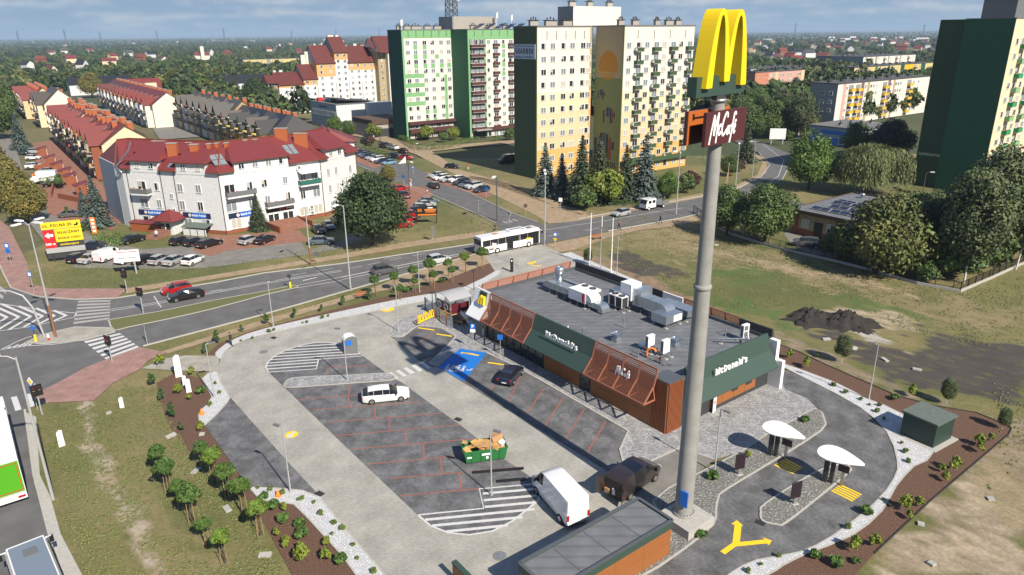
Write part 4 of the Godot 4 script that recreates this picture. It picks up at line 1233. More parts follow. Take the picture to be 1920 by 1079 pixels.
	var k := 0
	for p in [V(10.1,y,3.6),V(5.5,y,7.3)]:
		s = Sh.new()
		s.box(M.galvanised,p + V(0,0.15,0),V(0.75,0.3,0.75))
		s.box(M.galvanised,p + V(0,0.5,0),V(0.5,0.5,0.5))
		for q in 4:
			var b := Basis(Vector3.UP,PI / 2 * q)
			s.quad(M.galvanised,p + b * V(-0.3,0.5,0.3),p + b * V(-0.5,0.85,0.5),p + b * V(0.5,0.85,0.5),p + b * V(0.3,0.5,0.3))
		s.box(M.galvanised,p + V(0,0.8,0),V(0.6,0.08,0.6))
		on_roof("roof_vent",s,labels[k],"roof vent")
		k += 1
	labels = ["left of two white air conditioner units on the roof near the orange pipe","right of two white air conditioner units on the roof near the orange pipe","white air conditioner unit at the rear right corner of the flat roof"]
	k = 0
	for p in [V(6.2,y,4.3),V(4.5,y,4.6),V(2.0,y,13.9)]:
		s = Sh.new()
		var c: Vector3 = p + V(0,1.15,0)
		s.box(M.white_panel,c,V(0.38,1.35,0.95))
		for q in 2:
			s.boxt(M.grey_panel,Transform3D(Basis.from_scale(V(0.02,0.5,0.6)),c + V(-0.2 if k == 2 else 0.2,-0.32 + q * 0.64,-0.05)))
		s.boxt(M.grey_panel,Transform3D(Basis.from_scale(V(0.3,1.15,0.012)),c + V(0,0,-0.48)))
		s.box(M.dull_steel,p + V(0,0.42,-0.4),V(1.3,0.06,0.06))
		s.box(M.dull_steel,p + V(0,0.42,0.4),V(1.3,0.06,0.06))
		legs(s,[W(p.x - 0.5,p.z - 0.4),W(p.x + 0.5,p.z - 0.4),W(p.x - 0.5,p.z + 0.4),W(p.x + 0.5,p.z + 0.4)],y,y + 0.42)
		on_roof("air_conditioner",s,labels[k],"air conditioner")
		k += 1
	s = Sh.new()
	s.tube(M.orange,[V(5.45,y,3.1),V(5.45,y + 0.75,3.1),V(5.35,y + 0.95,3.2),V(5.1,y + 1.02,3.45),V(4.9,y + 0.9,3.6),V(4.85,y + 0.7,3.65)],0.11)
	on_roof("pipe",s,"bent orange pipe rising from the roof between the air conditioners","pipe")
	s = Sh.new()
	s.box(M.dull_steel,V(5.0,y + 0.25,3.4),V(5.2,0.08,0.12))
	s.box(M.dull_steel,V(5.2,y + 0.25,3.0),V(4.6,0.06,0.1))
	s.box(M.white_panel,V(7.2,y + 0.35,4.5),V(0.7,0.3,0.6))
	for x in [7.3,6.2,5.0,3.6]:
		s.box(M.dull_steel,V(x,y + 0.12,3.3),V(0.06,0.24,0.06))
	on_roof("cable_tray",s,"steel pipe rack along the roof at the feet of the twin air conditioners","pipe rack")
	k = 0
	labels = ["thin grey vent pipe standing alone in the middle of the roof","grey vent pipe behind the right end of the front lettering","small vent pipe by the front slatted awning","short reddish pipe stub near the corner of the roof","thin vent pipe left of the rear corner air conditioner","white vent pipe with collar behind the front green fascia"]
	for q in [[12.1,6.7,1.0,0.06,M.dull_steel],[13.0,1.6,0.9,0.09,M.galvanised],[5.95,2.4,0.8,0.08,M.galvanised],[3.8,3.1,0.5,0.09,M.deep_red],[3.9,13.4,0.75,0.06,M.dull_steel],[14.6,0.9,0.8,0.06,M.white_panel]]:
		s = Sh.new()
		s.tube(q[4],[V(q[0],y,q[1]),V(q[0],y + q[2],q[1])],q[3],-1.0,10)
		s.tube(q[4],[V(q[0],y + q[2],q[1]),V(q[0],y + q[2] + 0.1,q[1])],q[3] * 1.6,-1.0,10)
		on_roof("vent_pipe",s,labels[k],"vent pipe")
		k += 1
	s = Sh.new()
	s.tube(M.galvanised,[V(1.0,y + 0.75,13.2),V(3.2,y + 0.55,11.2)],0.09)
	s.tube(M.white_panel,[V(1.9,y + 0.75,14.3),V(1.0,y + 0.75,13.2)],0.07)
	legs(s,[W(1.1,13.2),W(3.0,11.4)],y,y + 0.65)
	on_roof("pipe",s,"grey pipe run at the rear right corner of the roof below the air conditioner","pipe")

# ---------------------------------------------------------------- the tall sign
func build_tall_sign() -> void:
	var at := V(12.75,0,-45.0)
	var t := thing("pole_sign","towering grey concrete pole carrying big yellow arches and two cafe panels","sign",at,deg_to_rad(46.0))
	var s := Sh.new()
	s.box(M.kerb,V(-0.1,0.45,0.3),V(2.9,0.9,2.9),deg_to_rad(-9.0))
	part("plinth",s,t)
	s = Sh.new()
	s.tube(M.concrete_pole,[V(0,0.9,0),V(0,10,0),V(0,18.9,0)],0.68,0.53,28)
	s.tube(M.concrete_pole,[V(0,18.9,0),V(0,26,0),V(0,31.0,0)],0.50,0.39,28)
	part("pole",s,t)
	s = Sh.new()
	s.lathe(M.concrete_pole,[W(0.53,18.75),W(0.6,18.8),W(0.6,19.05),W(0.5,19.1)],Vector3.ZERO,28)
	s.lathe(M.concrete_pole,[W(0.68,0.9),W(0.84,0.9),W(0.84,1.0),W(0.68,1.05)],Vector3.ZERO,28)
	s.lathe(M.dull_steel,[W(0.39,30.9),W(0.5,30.95),W(0.5,31.1),W(0.0,31.1)],Vector3.ZERO,28)
	s.box(M.charcoal,V(0,31.22,0),V(1.1,0.26,0.35))
	for k in 20:
		var a := TAU * k / 20
		s.tube(M.dull_steel,[V(cos(a) * 0.77,0.98,sin(a) * 0.77),V(cos(a) * 0.77,1.18,sin(a) * 0.77)],0.025,-1.0,5)
	part("collar",s,t)
	s = Sh.new()
	s.box(M.green_panel,V(-0.12,31.92,-0.12),V(5.9,1.15,0.62))
	part("green_bar",s,t)
	s = Sh.new()
	s.extrude(M.arch_yellow,arch_outline(-2.55,0.16,31.85,32.15,36.22,0.72,0.62,0.34),-0.5,0.5)
	part("arch",s,t)
	s = Sh.new()
	s.extrude(M.arch_yellow,arch_outline(-0.42,2.38,32.152,31.85,36.21,0.62,0.72,0.34),-0.497,0.497)
	part("arch",s,t)
	for k in 2:
		var z: float = [0.62,-0.62][k]
		s = Sh.new()
		s.box(M.cafe_brown,V(-0.1,29.5,z),V(5.0,2.0,0.2))
		var p := part("cafe_panel",s,t)
		if k == 0:
			script_strokes(p,"lettering",Transform3D(Basis(),V(-2.1,28.98,z + 0.1)),1.36,M.white_letter,0.025,0.1)
		else:
			script_strokes(p,"lettering",Transform3D(Basis(Vector3.UP,PI),V(2.0,28.98,z - 0.1)),1.36,M.white_letter,0.025,0.1)
			s = Sh.new()
			s.box(M.sign_orange,V(-0.1,30.05,z + 0.13),V(5.0,0.9,0.06))
			for x in [-2.45,2.25]:
				s.box(M.sign_orange,V(x,29.05,z + 0.13),V(0.3,1.1,0.06))
			s.box(M.black,V(-1.2,30.1,z + 0.2),V(1.9,0.07,0.07))
			s.box(M.black,V(-2.1,30.15,z + 0.2),V(0.08,0.35,0.1))
			part("back_frame",s,p)
	s = Sh.new()
	for y in [28.9,30.1]:
		s.box(M.charcoal,V(0,y,0),V(0.5,0.2,1.05))
	part("bracket",s,t)
	s = Sh.new()
	s.box(M.blue_sign,V(-0.72,2.6,0.35),V(0.12,1.3,0.6))
	part("cabinet",s,t)

# ---------------------------------------------------------------- things on the restaurant's ground
func lamp_post(h: float,arm: float,m: Material,r := 0.07) -> Node3D:
	var t := Node3D.new()
	t.name = "lamp_post"
	var s := Sh.new()
	s.tube(m,[V(0,0,0),V(0,h * 0.5,0),V(0,h,0)],r,r * 0.65,8)
	s.tube(m,[V(0,0,0),V(0,0.12,0)],r * 1.9,-1.0,8)
	part("pole",s,t)
	s = Sh.new()
	s.bar(m,V(-0.05,h,0),V(arm,h + 0.05,0),0.06)
	s.box(M.grey_panel,V(arm + 0.25,h + 0.05,0),V(0.62,0.09,0.26))
	s.box(M.frame_white,V(arm + 0.25,h + 0.0,0),V(0.5,0.02,0.2))
	part("lamp_head",s,t)
	t.set_meta("category","lamp post")
	return t

func build_lot_things() -> void:
	var lamp := lamp_post(6.0,0.35,M.pole_grey)
	var spots := [[W(-18.11,-49.1),"thin grey lamp post on the white gravel point beside the dark paved strip",2.6],[W(-1.79,-48.49),"thin grey lamp post in the hatched end of the bays behind the green skip",-0.5],[W(-17.7,-68.8),"thin grey lamp post on the light sett strip beside the grey round-topped box",2.9],
		[W(-14.2,-82.1),"thin grey lamp post on the rounded sett kerb left of the yellow bike rack",2.6],[W(16.89,-51.36),"thin grey lamp post in the pebble bed right of the tall sign pole",-0.9],[W(-30.4,-84.1),"thin grey lamp post at the left end of the white gravel strip by the footpath",0.4],[W(35.7,-63.7),"thin grey lamp post on the white gravel left of the green transformer box",2.5],
		[W(-30.6,-65.3),"thin grey lamp post on the gravel hook below the entrance apron",0.6],[W(1.2,-108.2),"thin grey lamp post at the car park entrance behind the bus stop crossing",0.5],[W(16,-103.3),"thin grey lamp post on the gravel behind the three flagpoles",0.5],[W(-13.3,-96.7),"thin grey lamp post among the street trees above the playground",0.5]]
	for q in spots:
		copy(lamp,q[1],v3(q[0],0.05),q[2])
	lamp.free()
	# three flagpoles
	var fp := Node3D.new()
	fp.name = "flagpole"
	var s := Sh.new()
	s.tube(M.white_gloss,[Vector3.ZERO,V(0,4,0),V(0,8.6,0)],0.1,0.06,10)
	part("pole",s,fp)
	s = Sh.new()
	s.lathe(M.chrome,[W(0,8.6),W(0.1,8.65),W(0.1,8.75),W(0,8.8)],Vector3.ZERO,8)
	s.bar(M.pole_grey,V(0.05,1.0,0.1),V(0.05,1.3,0.1),0.05)
	part("finial",s,fp)
	fp.set_meta("category","flagpole")
	var k := 0
	for p in [W(12.4,-108.2),W(13.9,-106.5),W(15.3,-104.6)]:
		copy(fp,["left of three tall white flagpoles behind the restaurant","middle of three tall white flagpoles behind the restaurant","right of three tall white flagpoles behind the restaurant"][k],v3(p))
		k += 1
	fp.free()
	# play frame under a curved grey roof
	var t := thing("play_frame","children's play tower with curved grey roof beside the restaurant's left end","playground",REST_AT,REST_TURN)
	s = Sh.new()
	var arc := PackedVector2Array()
	for i in 9:
		var f := i / 8.0
		arc.append(W(-1.9 + 3.8 * f,3.15 + sin(PI * f) * 0.55))
	for i in 9:
		var f := 1.0 - i / 8.0
		arc.append(W(-1.9 + 3.8 * f,3.07 + sin(PI * f) * 0.55))
	s.extrude(M.pole_grey,arc,-1.7,1.7,Transform3D(Basis(Vector3.UP,0.0),V(36.1,0.2,0.3)))
	part("roof",s,t)
	for e in [[-1.75,-1.5],[1.75,-1.5],[-1.75,1.5],[1.75,1.5]]:
		s = Sh.new()
		s.box(M.dull_steel,V(36.1 + e[0],1.65,0.3 + e[1]),V(0.12,3.3,0.12))
		part("post",s,t)
	s = Sh.new()
	s.box(M.plank,V(36.1,1.35,0.3),V(3.4,0.1,2.9))
	part("deck",s,t)
	s = Sh.new()
	s.extrude(M.deep_red,circle_hole(1.3,1.2,0.36),-0.04,0.04,Transform3D(Basis(),V(35.4,2.25,-1.2)))
	s.extrude(M.white_panel,ring2(0.36,0.46),-0.06,0.06,Transform3D(Basis(),V(35.4,2.25,-1.2)))
	s.extrude(M.deep_red,circle_hole(1.3,1.2,0.36),-0.04,0.04,Transform3D(Basis(),V(36.9,2.25,-1.2)))
	s.extrude(M.white_panel,ring2(0.36,0.46),-0.06,0.06,Transform3D(Basis(),V(36.9,2.25,-1.2)))
	s.box(M.orange,V(35.2,1.0,-1.2),V(1.5,0.6,0.06))
	s.box(M.deep_red,V(34.4,2.1,0.3),V(0.06,1.2,2.6))
	part("play_panel",s,t)
	s = Sh.new()
	s.bar(M.white_gloss,V(34.4,1.4,0.6),V(32.9,0.2,0.9),0.7,0.1)
	s.bar(M.white_gloss,V(34.4,1.6,0.25),V(32.9,0.4,0.55),0.06,0.4)
	part("slide",s,t)
	t = thing("patio_fence","glass and wood panel fence round the play tower and patio","fence",REST_AT,REST_TURN)
	for q in [[41.2,-0.9,39.2,-1.0],[39.2,-1.0,36.8,-1.4],[36.8,-1.4,34.5,-1.8],[34.5,-1.8,32.8,-1.9],[41.2,-0.9,41.0,2.2],[41.0,2.2,38.6,2.6],[38.6,2.6,36.2,2.8]]:
		s = Sh.new()
		s.box(M.wood_slat,V(q[0],0.9,q[1]),V(0.12,1.8,0.12))
		part("post",s,t)
		s = Sh.new()
		var a := V(q[0],0.95,q[1])
		var b := V(q[2],0.95,q[3])
		var d := (b - a).normalized() * 0.1
		s.boxt(M.polycarbonate,Transform3D(Basis.looking_at(b - a,Vector3.UP) * Basis.from_scale(V(0.02,1.5,(b - a).length() - 0.2)),(a + b) / 2))
		part("panel",s,t)
	s = Sh.new()
	s.box(M.plank,V(33.9,0.74,0.6),V(1.5,0.06,0.9))
	s.box(M.charcoal,V(33.9,0.37,0.6),V(0.12,0.72,0.5))
	s.box(M.plank,V(33.9,0.45,-0.25),V(1.4,0.06,0.35))
	s.box(M.charcoal,V(33.9,0.22,-0.25),V(0.1,0.42,0.3))
	s.transform_all(Transform3D(Basis(Vector3.UP,REST_TURN),REST_AT))
	solo("picnic_table",s,"small table with bench inside the patio fence at the restaurant's left end","table")
	k = 0
	for p in [W(-10.5,-88.1),W(-5.5,-97.2)]:
		s = Sh.new()
		s.tube(M.charcoal,[v3(p),v3(p,3.0)],0.05)
		s.lathe(M.charcoal,[W(0.05,2.9),W(0.42,3.0),W(0.4,3.06),W(0.0,3.2)],v3(p),14,-1)
		solo("garden_lamp",s,["black umbrella-shaped garden lamp at the near left corner of the patio","black umbrella-shaped garden lamp behind the restaurant's white end fascia"][k],"lamp")
		k += 1
	# yellow bike rack with little arches
	t = thing("bike_rack","bright yellow bike rack with arch shapes in front of the patio","bike rack",v3(W(-11.1,-85.2),0.1),0.94)
	for i in 3:
		s = Sh.new()
		for j in 2:
			s.extrude(M.arch_yellow,arch_outline(-0.5 + j * 0.46 + i * 1.05,0.04 + j * 0.46 + i * 1.05,0.25,0.25,1.25,0.14,0.14,0.14),-0.05,0.05 + 0.003 * j,Transform3D(Basis(),V(-1.1,0.1,0)))
		part("arch",s,t)
	s = Sh.new()
	s.box(M.arch_yellow,V(0,0.32,0.0),V(3.3,0.14,0.08))
	for x in [-1.6,1.6]:
		s.box(M.wood_slat,V(x,0.5,0),V(0.1,1.0,0.1))
	part("rail",s,t)
	# round-topped collection box
	t = thing("collection_machine","grey box with rounded white top standing in the striped end of the bays","collection box",v3(W(-19,-76.4),0.06),0.5)
	s = Sh.new()
	var ac := PackedVector2Array([W(-0.75,0.0),W(-0.75,1.5)])
	for i in 9:
		ac.append(W(-0.75 * cos(PI * i / 8),1.55 + 0.55 * sin(PI * i / 8)))
	ac.append(W(0.75,0.0))
	s.extrude(M.grey_panel,ac,-0.6,0.6)
	part("body",s,t)
	s = Sh.new()
	for i in 8:
		var a0 := V(-0.78 * cos(PI * i / 8),1.56 + 0.57 * sin(PI * i / 8),0)
		var a1 := V(-0.78 * cos(PI * (i + 1) / 8),1.56 + 0.57 * sin(PI * (i + 1) / 8),0)
		s.quad(M.white_gloss,a0 + V(0,0,0.64),a0 - V(0,0,0.64),a1 - V(0,0,0.64),a1 + V(0,0,0.64))
	part("hood",s,t)
	s = Sh.new()
	s.box(M.blue_sign,V(-0.3,1.35,0.62),V(0.7,0.6,0.03))
	part("screen",s,t)
	# green skip full of packing waste
	var a := W(-4.63,-52.74)
	var b := W(-1.02,-53.58)
	var dir := (b - a).normalized()
	t = thing("skip","green waste skip heaped with boards and cardboard standing in the bays","skip",v3((a + b) / 2.0 - dir.orthogonal() * 0.0,0.06) + V(0.25,0,-0.85),-dir.angle())
	s = Sh.new()
	var base := [V(-1.7,0.15,0.85),V(1.7,0.15,0.85),V(1.7,0.15,-0.85),V(-1.7,0.15,-0.85)]
	var top := [V(-1.9,1.2,0.92),V(1.9,1.2,0.92),V(1.9,1.2,-0.92),V(-1.9,1.2,-0.92)]
	for i in 4:
		var j := (i + 1) % 4
		s.quad(M.green_steel,base[i],top[i],top[j],base[j])
		s.quad(M.green_steel,base[j] * 0.96,top[j] * V(0.96,1,0.96),top[i] * V(0.96,1,0.96),base[i] * 0.96)
		s.bar(M.green_steel,top[i],top[j],0.09,0.12)
	s.quad(M.green_steel,base[0] + V(0,0.05,0),base[3] + V(0,0.05,0),base[2] + V(0,0.05,0),base[1] + V(0,0.05,0))
	for x in [-1.2,-0.4,0.4,1.2]:
		s.bar(M.green_steel,V(x,0.15,0.87),V(x,1.15,0.94),0.09,0.06)
	s.box(M.green_steel,V(0,0.08,0.5),V(3.2,0.14,0.14))
	s.box(M.green_steel,V(0,0.08,-0.5),V(3.2,0.14,0.14))
	part("container",s,t)
	s = Sh.new()
	s.boxt(M.white_letter,Transform3D(Basis(Vector3.RIGHT,0.07) * Basis.from_scale(V(0.75,0.2,0.01)),V(0.0,0.85,0.955)))
	s.boxt(M.white_letter,Transform3D(Basis(Vector3.RIGHT,0.07) * Basis.from_scale(V(0.4,0.16,0.01)),V(-1.45,0.7,0.945)))
	s.boxt(M.white_letter,Transform3D(Basis(Vector3.RIGHT,0.07) * Basis.from_scale(V(0.22,0.24,0.01)),V(0.1,0.5,0.925)))
	part("stencil",s,t)
	var r := RandomNumberGenerator.new()
	r.seed = 4
	for i in 26:
		s = Sh.new()
		var big := i < 9
		var sz := V(r.randf_range(1.4,2.3),0.04,r.randf_range(0.25,0.5)) if big else V(r.randf_range(0.3,0.7),r.randf_range(0.03,0.35),r.randf_range(0.3,0.6))
		var ps := V(r.randf_range(-0.5,0.6),1.12 + 0.035 * i * (1.0 if big else 0.3),r.randf_range(-0.4,0.5)) if big else V(r.randf_range(-1.6,1.6),r.randf_range(0.95,1.35),r.randf_range(-0.7,0.7))
		s.boxt(M.plank if big or i % 3 else M.card,Transform3D(Basis.from_euler(V(r.randf_range(-0.12,0.12),r.randf_range(-0.3,0.3) if big else r.randf_range(0,6),r.randf_range(-0.1,0.1) if big else r.randf_range(-0.5,0.5))) * Basis.from_scale(sz),ps))
		part("board" if big else "scrap",s,t)
	s = Sh.new()
	s.boxt(M.card,Transform3D(Basis.from_euler(V(-0.1,0.2,0.2)) * Basis.from_scale(V(1.0,0.8,0.7)),V(1.2,1.5,-0.35)))
	s.boxt(M.frame_white,Transform3D(Basis.from_euler(V(0.3,0.7,0.2)) * Basis.from_scale(V(0.5,0.4,0.4)),V(1.5,1.35,0.3)))
	part("carton",s,t)
	# bin store with green-edged roof
	t = thing("bin_store","wood-clad bin store with flat dark green-edged roof at the bottom of the car park","shed",REST_AT,REST_TURN)
	var bx0 := -11.05
	var bx1 := -7.85
	var bz0 := -23.2
	var bz1 := -12.2
	s = Sh.new()
	s.prism(M.charcoal,PackedVector2Array([W(bx0 + 0.08,bz0 + 0.08),W(bx1 - 0.08,bz0 + 0.08),W(bx1 - 0.08,bz1 - 0.08),W(bx0 + 0.08,bz1 - 0.08)]),0.05,2.9,M.roof_felt)
	part("wall",s,t)
	for q in [[V(bx0,2.72,bz0),V(bx1,2.72,bz0)],[V(bx0,2.72,bz1),V(bx1,2.72,bz1)],[V(bx0,2.72,bz0),V(bx0,2.72,bz1)],[V(bx1,2.72,bz0),V(bx1,2.72,bz1)]]:
		s = Sh.new()
		s.bar(M.green_panel,q[0],q[1],0.14,0.62)
		part("roof_edge",s,t)
		s = Sh.new()
		s.bar(M.roof_edge,q[0] + V(0,0.33,0),q[1] + V(0,0.33,0),0.24,0.05)
		part("coping",s,t)
	for i in 3:
		s = Sh.new()
		s.box(M.roof_edge,V((bx0 + bx1) / 2,2.91,bz0 + 2.7 * (i + 1)),V(bx1 - bx0 - 0.4,0.02,0.05))
		part("roof_seam",s,t)
	for i in 4:
		for j in 2:
			s = Sh.new()
			var w := (bz1 - bz0) / 4.0
			s.box(M.wood_panel,V(bx0 + 0.06,0.15 + 0.56 + j * 1.14,bz0 + w * (i + 0.5)),V(0.06,1.12,w - 0.015))
			part("wood_panel",s,t)
	for i in 2:
		s = Sh.new()
		s.box(M.wood_panel,V(bx0 + 0.86 + i * 1.55,1.25,bz0 + 0.06),V(1.5,2.2,0.06))
		part("door",s,t)
		s = Sh.new()
		s.box(M.wood_panel,V(bx0 + 0.86 + i * 1.55,1.25,bz1 - 0.06),V(1.5,2.2,0.06))
		part("wood_panel",s,t)
	# low gate post of a second store at the bottom edge
	var gp := W(-2.43,-39.12)
	s = Sh.new()
	s.boxt(M.wood_panel,Transform3D(Basis(Vector3.UP,REST_TURN - PI / 2) * Basis.from_scale(V(0.3,1.5,2.6)),v3(gp,0.78) + V(-0.85,0,1.1)))
	s.boxt(M.green_panel,Transform3D(Basis(Vector3.UP,REST_TURN - PI / 2) * Basis.from_scale(V(0.36,0.16,2.66)),v3(gp,1.6) + V(-0.85,0,1.1)))
	solo("screen_wall",s,"low wooden screen wall with green coping at the bottom edge of the car park","wall")
	# transformer box
	t = thing("transformer_station","dark green windowless transformer box in the brown mulch bed","transformer box",v3(W(37.6,-56.5),0.0),0.56)
	s = Sh.new()
	s.box(M.green_dark,V(0,1.2,-0.2),V(3.0,2.3,3.0))
	part("body",s,t)
	s = Sh.new()
	s.box(M.trafo_roof,V(0,2.42,-0.2),V(3.25,0.14,3.25))
	part("roof",s,t)
	for x in [-0.7,0.72]:
		s = Sh.new()
		s.box(M.green_panel,V(1.515,1.2,x - 0.2),V(0.04,2.1,1.35))
		part("door",s,t)
	s = Sh.new()
	s.box(M.kerb,V(0,0.06,-0.2),V(3.9,0.13,3.9))
	part("plinth",s,t)
	# drive-through canopies: a white leaf on a dark column
	for i in 2:
		var p: Vector2 = [W(22.58,-53.68),W(25.7,-49.71)][i]
		t = thing("order_canopy",["white leaf-shaped order canopy on a dark column in the larger pebble bed","white leaf-shaped order canopy on a dark column on the pebble island"][i],"canopy",v3(p,0.1),deg_to_rad(-43.0))
		var e := PackedVector2Array()
		var n := 28
		for q in n:
			var f := TAU * q / n
			var x := cos(f)
			e.append(W(x * 1.8 + 0.69,sin(f) * (0.78 - 0.46 * x) * 1.4))
		s = Sh.new()
		var c0 := V(0.4,2.98,0)
		for q in n:
			var v0 := V(e[q].x,2.8,e[q].y)
			var v1 := V(e[(q + 1) % n].x,2.8,e[(q + 1) % n].y)
			s.tri(M.white_gloss,c0,v0,v1,2)
			s.quad(M.white_gloss,v0,v0 - V(0,0.09,0),v1 - V(0,0.09,0),v1)
			s.tri(M.white_panel,V(0.4,2.66,0),v1 - V(0,0.09,0),v0 - V(0,0.09,0))
		part("roof",s,t)
		s = Sh.new()
		s.box(M.charcoal,V(-0.25,1.35,0.05),V(0.34,2.7,0.34))
		s.box(M.charcoal,V(0.2,1.35,-0.1),V(0.3,2.6,0.3))
		part("column",s,t)
		s = Sh.new()
		s.box(M.dark_screen,V(0.95,1.55,-0.35),V(0.85,0.6,0.12))
		s.box(M.dull_steel,V(0.95,0.7,-0.35),V(0.25,1.3,0.1))
		s.box(M.frame_white,V(-0.43,1.9,0.05),V(0.01,0.7,0.14))
		part("order_screen",s,t)
		p = [W(18.8,-50.87),W(21.94,-46.89)][i]
		t = thing("menu_board",["dark menu screen on a short post in the larger pebble bed by the lamp","dark menu screen on a short post on the pebble island"][i],"menu board",v3(p,0.1),deg_to_rad(20.0))
		s = Sh.new()
		s.box(M.dull_steel,V(0,0.3,0),V(0.3,0.6,0.12))
		s.box(M.kerb,V(0,0.04,0),V(0.6,0.08,0.4))
		part("post",s,t)
		s = Sh.new()
		s.box(M.charcoal,V(0,1.3,-0.03),V(0.92,1.45,0.1))
		part("frame",s,t)
		s = Sh.new()
		s.box(M.dark_screen,V(0,1.3,0.025),V(0.84,1.37,0.02))
		part("screen",s,t)
	# parking signs by the kerb
	k = 0
	for q in [[W(-4.6,-76.5),2.35],[W(-1.4,-74.1),2.0]]:
		t = thing("parking_sign",["blue parking sign with white plate by the blue disabled bay","small blue sign on a thin post behind the family bay"][k],"sign",v3(q[0],0.1),deg_to_rad(-10.0))
		s = Sh.new()
		s.tube(M.pole_grey,[Vector3.ZERO,V(0,q[1] + 0.9,0)],0.035,-1.0,6)
		part("post",s,t)
		s = Sh.new()
		s.box(M.blue_sign,V(0,q[1] + 0.6,0.05),V(0.62,0.62,0.03))
		if k == 0:
			s.box(M.white_letter,V(0,q[1] + 0.05,0.05),V(0.62,0.4,0.03))
		part("plate",s,t)
		if k == 0:
			letters(t,"P",0.6,Transform3D(Basis(),V(0,q[1] + 0.6,0.07)),M.white_letter,700,0.015)
		k += 1
	# small upright white marker stones and totems by the entrance
	k = 0
	for q in [[W(-33.8,-66.7),1.5,0.5],[W(-36.4,-70.3),2.6,0.7],[W(-39.2,-63.6),1.1,0.4],[W(-41,-56.5),1.6,0.5],[W(-34.8,-68.1),1.2,0.4]]:
		s = Sh.new()
		s.extrude(M.white_gloss,PackedVector2Array([W(-q[2] / 2,0),W(q[2] / 2,0),W(q[2] / 2 * 0.9,q[1] * 0.95),W(0,q[1]),W(-q[2] / 2 * 0.9,q[1] * 0.9)]),-0.14,0.14,Transform3D(Basis(Vector3.UP,0.5),v3(q[0])))
		solo("marker_post",s,["short white marker slab in the mulch below the entrance totem","tall white entrance totem at the corner of the car park apron","white marker slab standing alone on the grass above the young trees","white marker slab on the grass near the road lamp","small white marker slab at the edge of the mulch by the entrance"][k],"marker")
		k += 1
	# black totem by the entrance lane and info post
	s = Sh.new()
	s.box(M.black,v3(W(0,-105.4),1.1),V(0.45,2.2,0.2),0.6)
	s.box(M.white_letter,v3(W(0,-105.4),1.9) + V(0.0,0,0.12),V(0.2,0.2,0.01),0.6)
	solo("entrance_totem",s,"slim black totem beside the car park entrance behind the restaurant","totem")
	# benches
	k = 0
	for q in [[W(-21.1,-94.5),0.3],[W(15.3,-123.5),0.4]]:
		t = thing("bench",["orange-brown bench beside the footpath under the street trees","orange-brown bench on the footpath beyond the flagpoles"][k],"bench",v3(q[0]),q[1])
		for j in 3:
			s = Sh.new()
			s.box(M.wood_slat,V(0,0.46,-0.15 + j * 0.15),V(1.8,0.05,0.12))
			part("slat",s,t)
		s = Sh.new()
		s.box(M.wood_slat,V(0,0.78,-0.28),V(1.8,0.3,0.05))
		part("backrest",s,t)
		for x in [-0.7,0.7]:
			s = Sh.new()
			s.box(M.charcoal,V(x,0.22,-0.05),V(0.08,0.44,0.45))
			part("leg",s,t)
		k += 1
	# white banner board by the drive-through wall
	s = Sh.new()
	s.boxt(M.white_panel,Transform3D(Basis(Vector3.UP,0.9) * Basis.from_scale(V(0.7,1.9,0.05)),v3(W(19.5,-61.3),1.05)))
	s.boxt(M.red,Transform3D(Basis(Vector3.UP,0.9) * Basis.from_scale(V(0.3,0.3,0.06)),v3(W(19.5,-61.3),1.2)))
	solo("notice_board",s,"narrow white notice board against the wood-clad drive-through wall","notice board")

func circle_hole(w: float,h: float,r: float) -> PackedVector2Array:
	# a panel with a round opening, cut along a seam so that it is one outline
	var o := PackedVector2Array([W(0.0,-h / 2),W(w / 2,-h / 2),W(w / 2,h / 2),W(-w / 2,h / 2),W(-w / 2,-h / 2),W(-0.002,-h / 2)])
	for i in 17:
		var a := -PI / 2 - TAU * i / 16.0 * 0.999
		o.append(W(cos(a),sin(a)) * r)
	return o

func ring2(r0: float,r1: float) -> PackedVector2Array:
	var o := PackedVector2Array()
	for i in 17:
		var a := TAU * i / 16.0 * 0.999
		o.append(W(cos(a),sin(a)) * r1)
	for i in 17:
		var a := TAU * (16 - i) / 16.0 * 0.999
		o.append(W(cos(a),sin(a)) * r0)
	return o

# ---------------------------------------------------------------- large buildings
# In the town's grid a front runs 36.6 degrees off the x axis: local x along the sunny front, local z out of it.
const GRID := 0.6388
var win_cache := {}
var wr := RandomNumberGenerator.new()

func win_mesh(w: float,h: float,variant: int) -> ArrayMesh:
	var key := "%.2f_%.2f_%d" % [w,h,variant]
	if not win_cache.has(key):
		var s := Sh.new()
		var f := 0.09
		s.box(M.frame_white,V(0,h / 2 - f / 2,0.0),V(w,f,0.12))
		s.box(M.frame_white,V(0,-h / 2 + f / 2,0.02),V(w + 0.1,f,0.2))
		for x in [-w / 2 + f / 2,0.0 if variant != 3 else w * 0.18,w / 2 - f / 2]:
			s.box(M.frame_white,V(x,0,0.0),V(f,h - 2 * f,0.12))
		var pm: Material = [M.glass,M.glass,M.glass_pale,M.glass,M.curtain][variant]
		s.box(pm,V(0,0,-0.01),V(w - 0.1,h - 0.1,0.08))
		if variant == 1:
			s.box(M.curtain,V(-w * 0.24,h * 0.18,0.032),V(w * 0.36,h * 0.5,0.01))
		elif variant == 3:
			s.box(M.curtain,V(w * 0.34,0,0.032),V(w * 0.2,h * 0.8,0.01))
		win_cache[key] = s.mesh()
	return win_cache[key]

func win(parent: Node3D,at: Vector3,w: float,h: float,turn := 0.0) -> MeshInstance3D:
	var v: int = [0,2,2,1,2,3,4,2][wr.randi() % 8]
	return part_mesh("window",win_mesh(w,h,v),parent,at,turn)

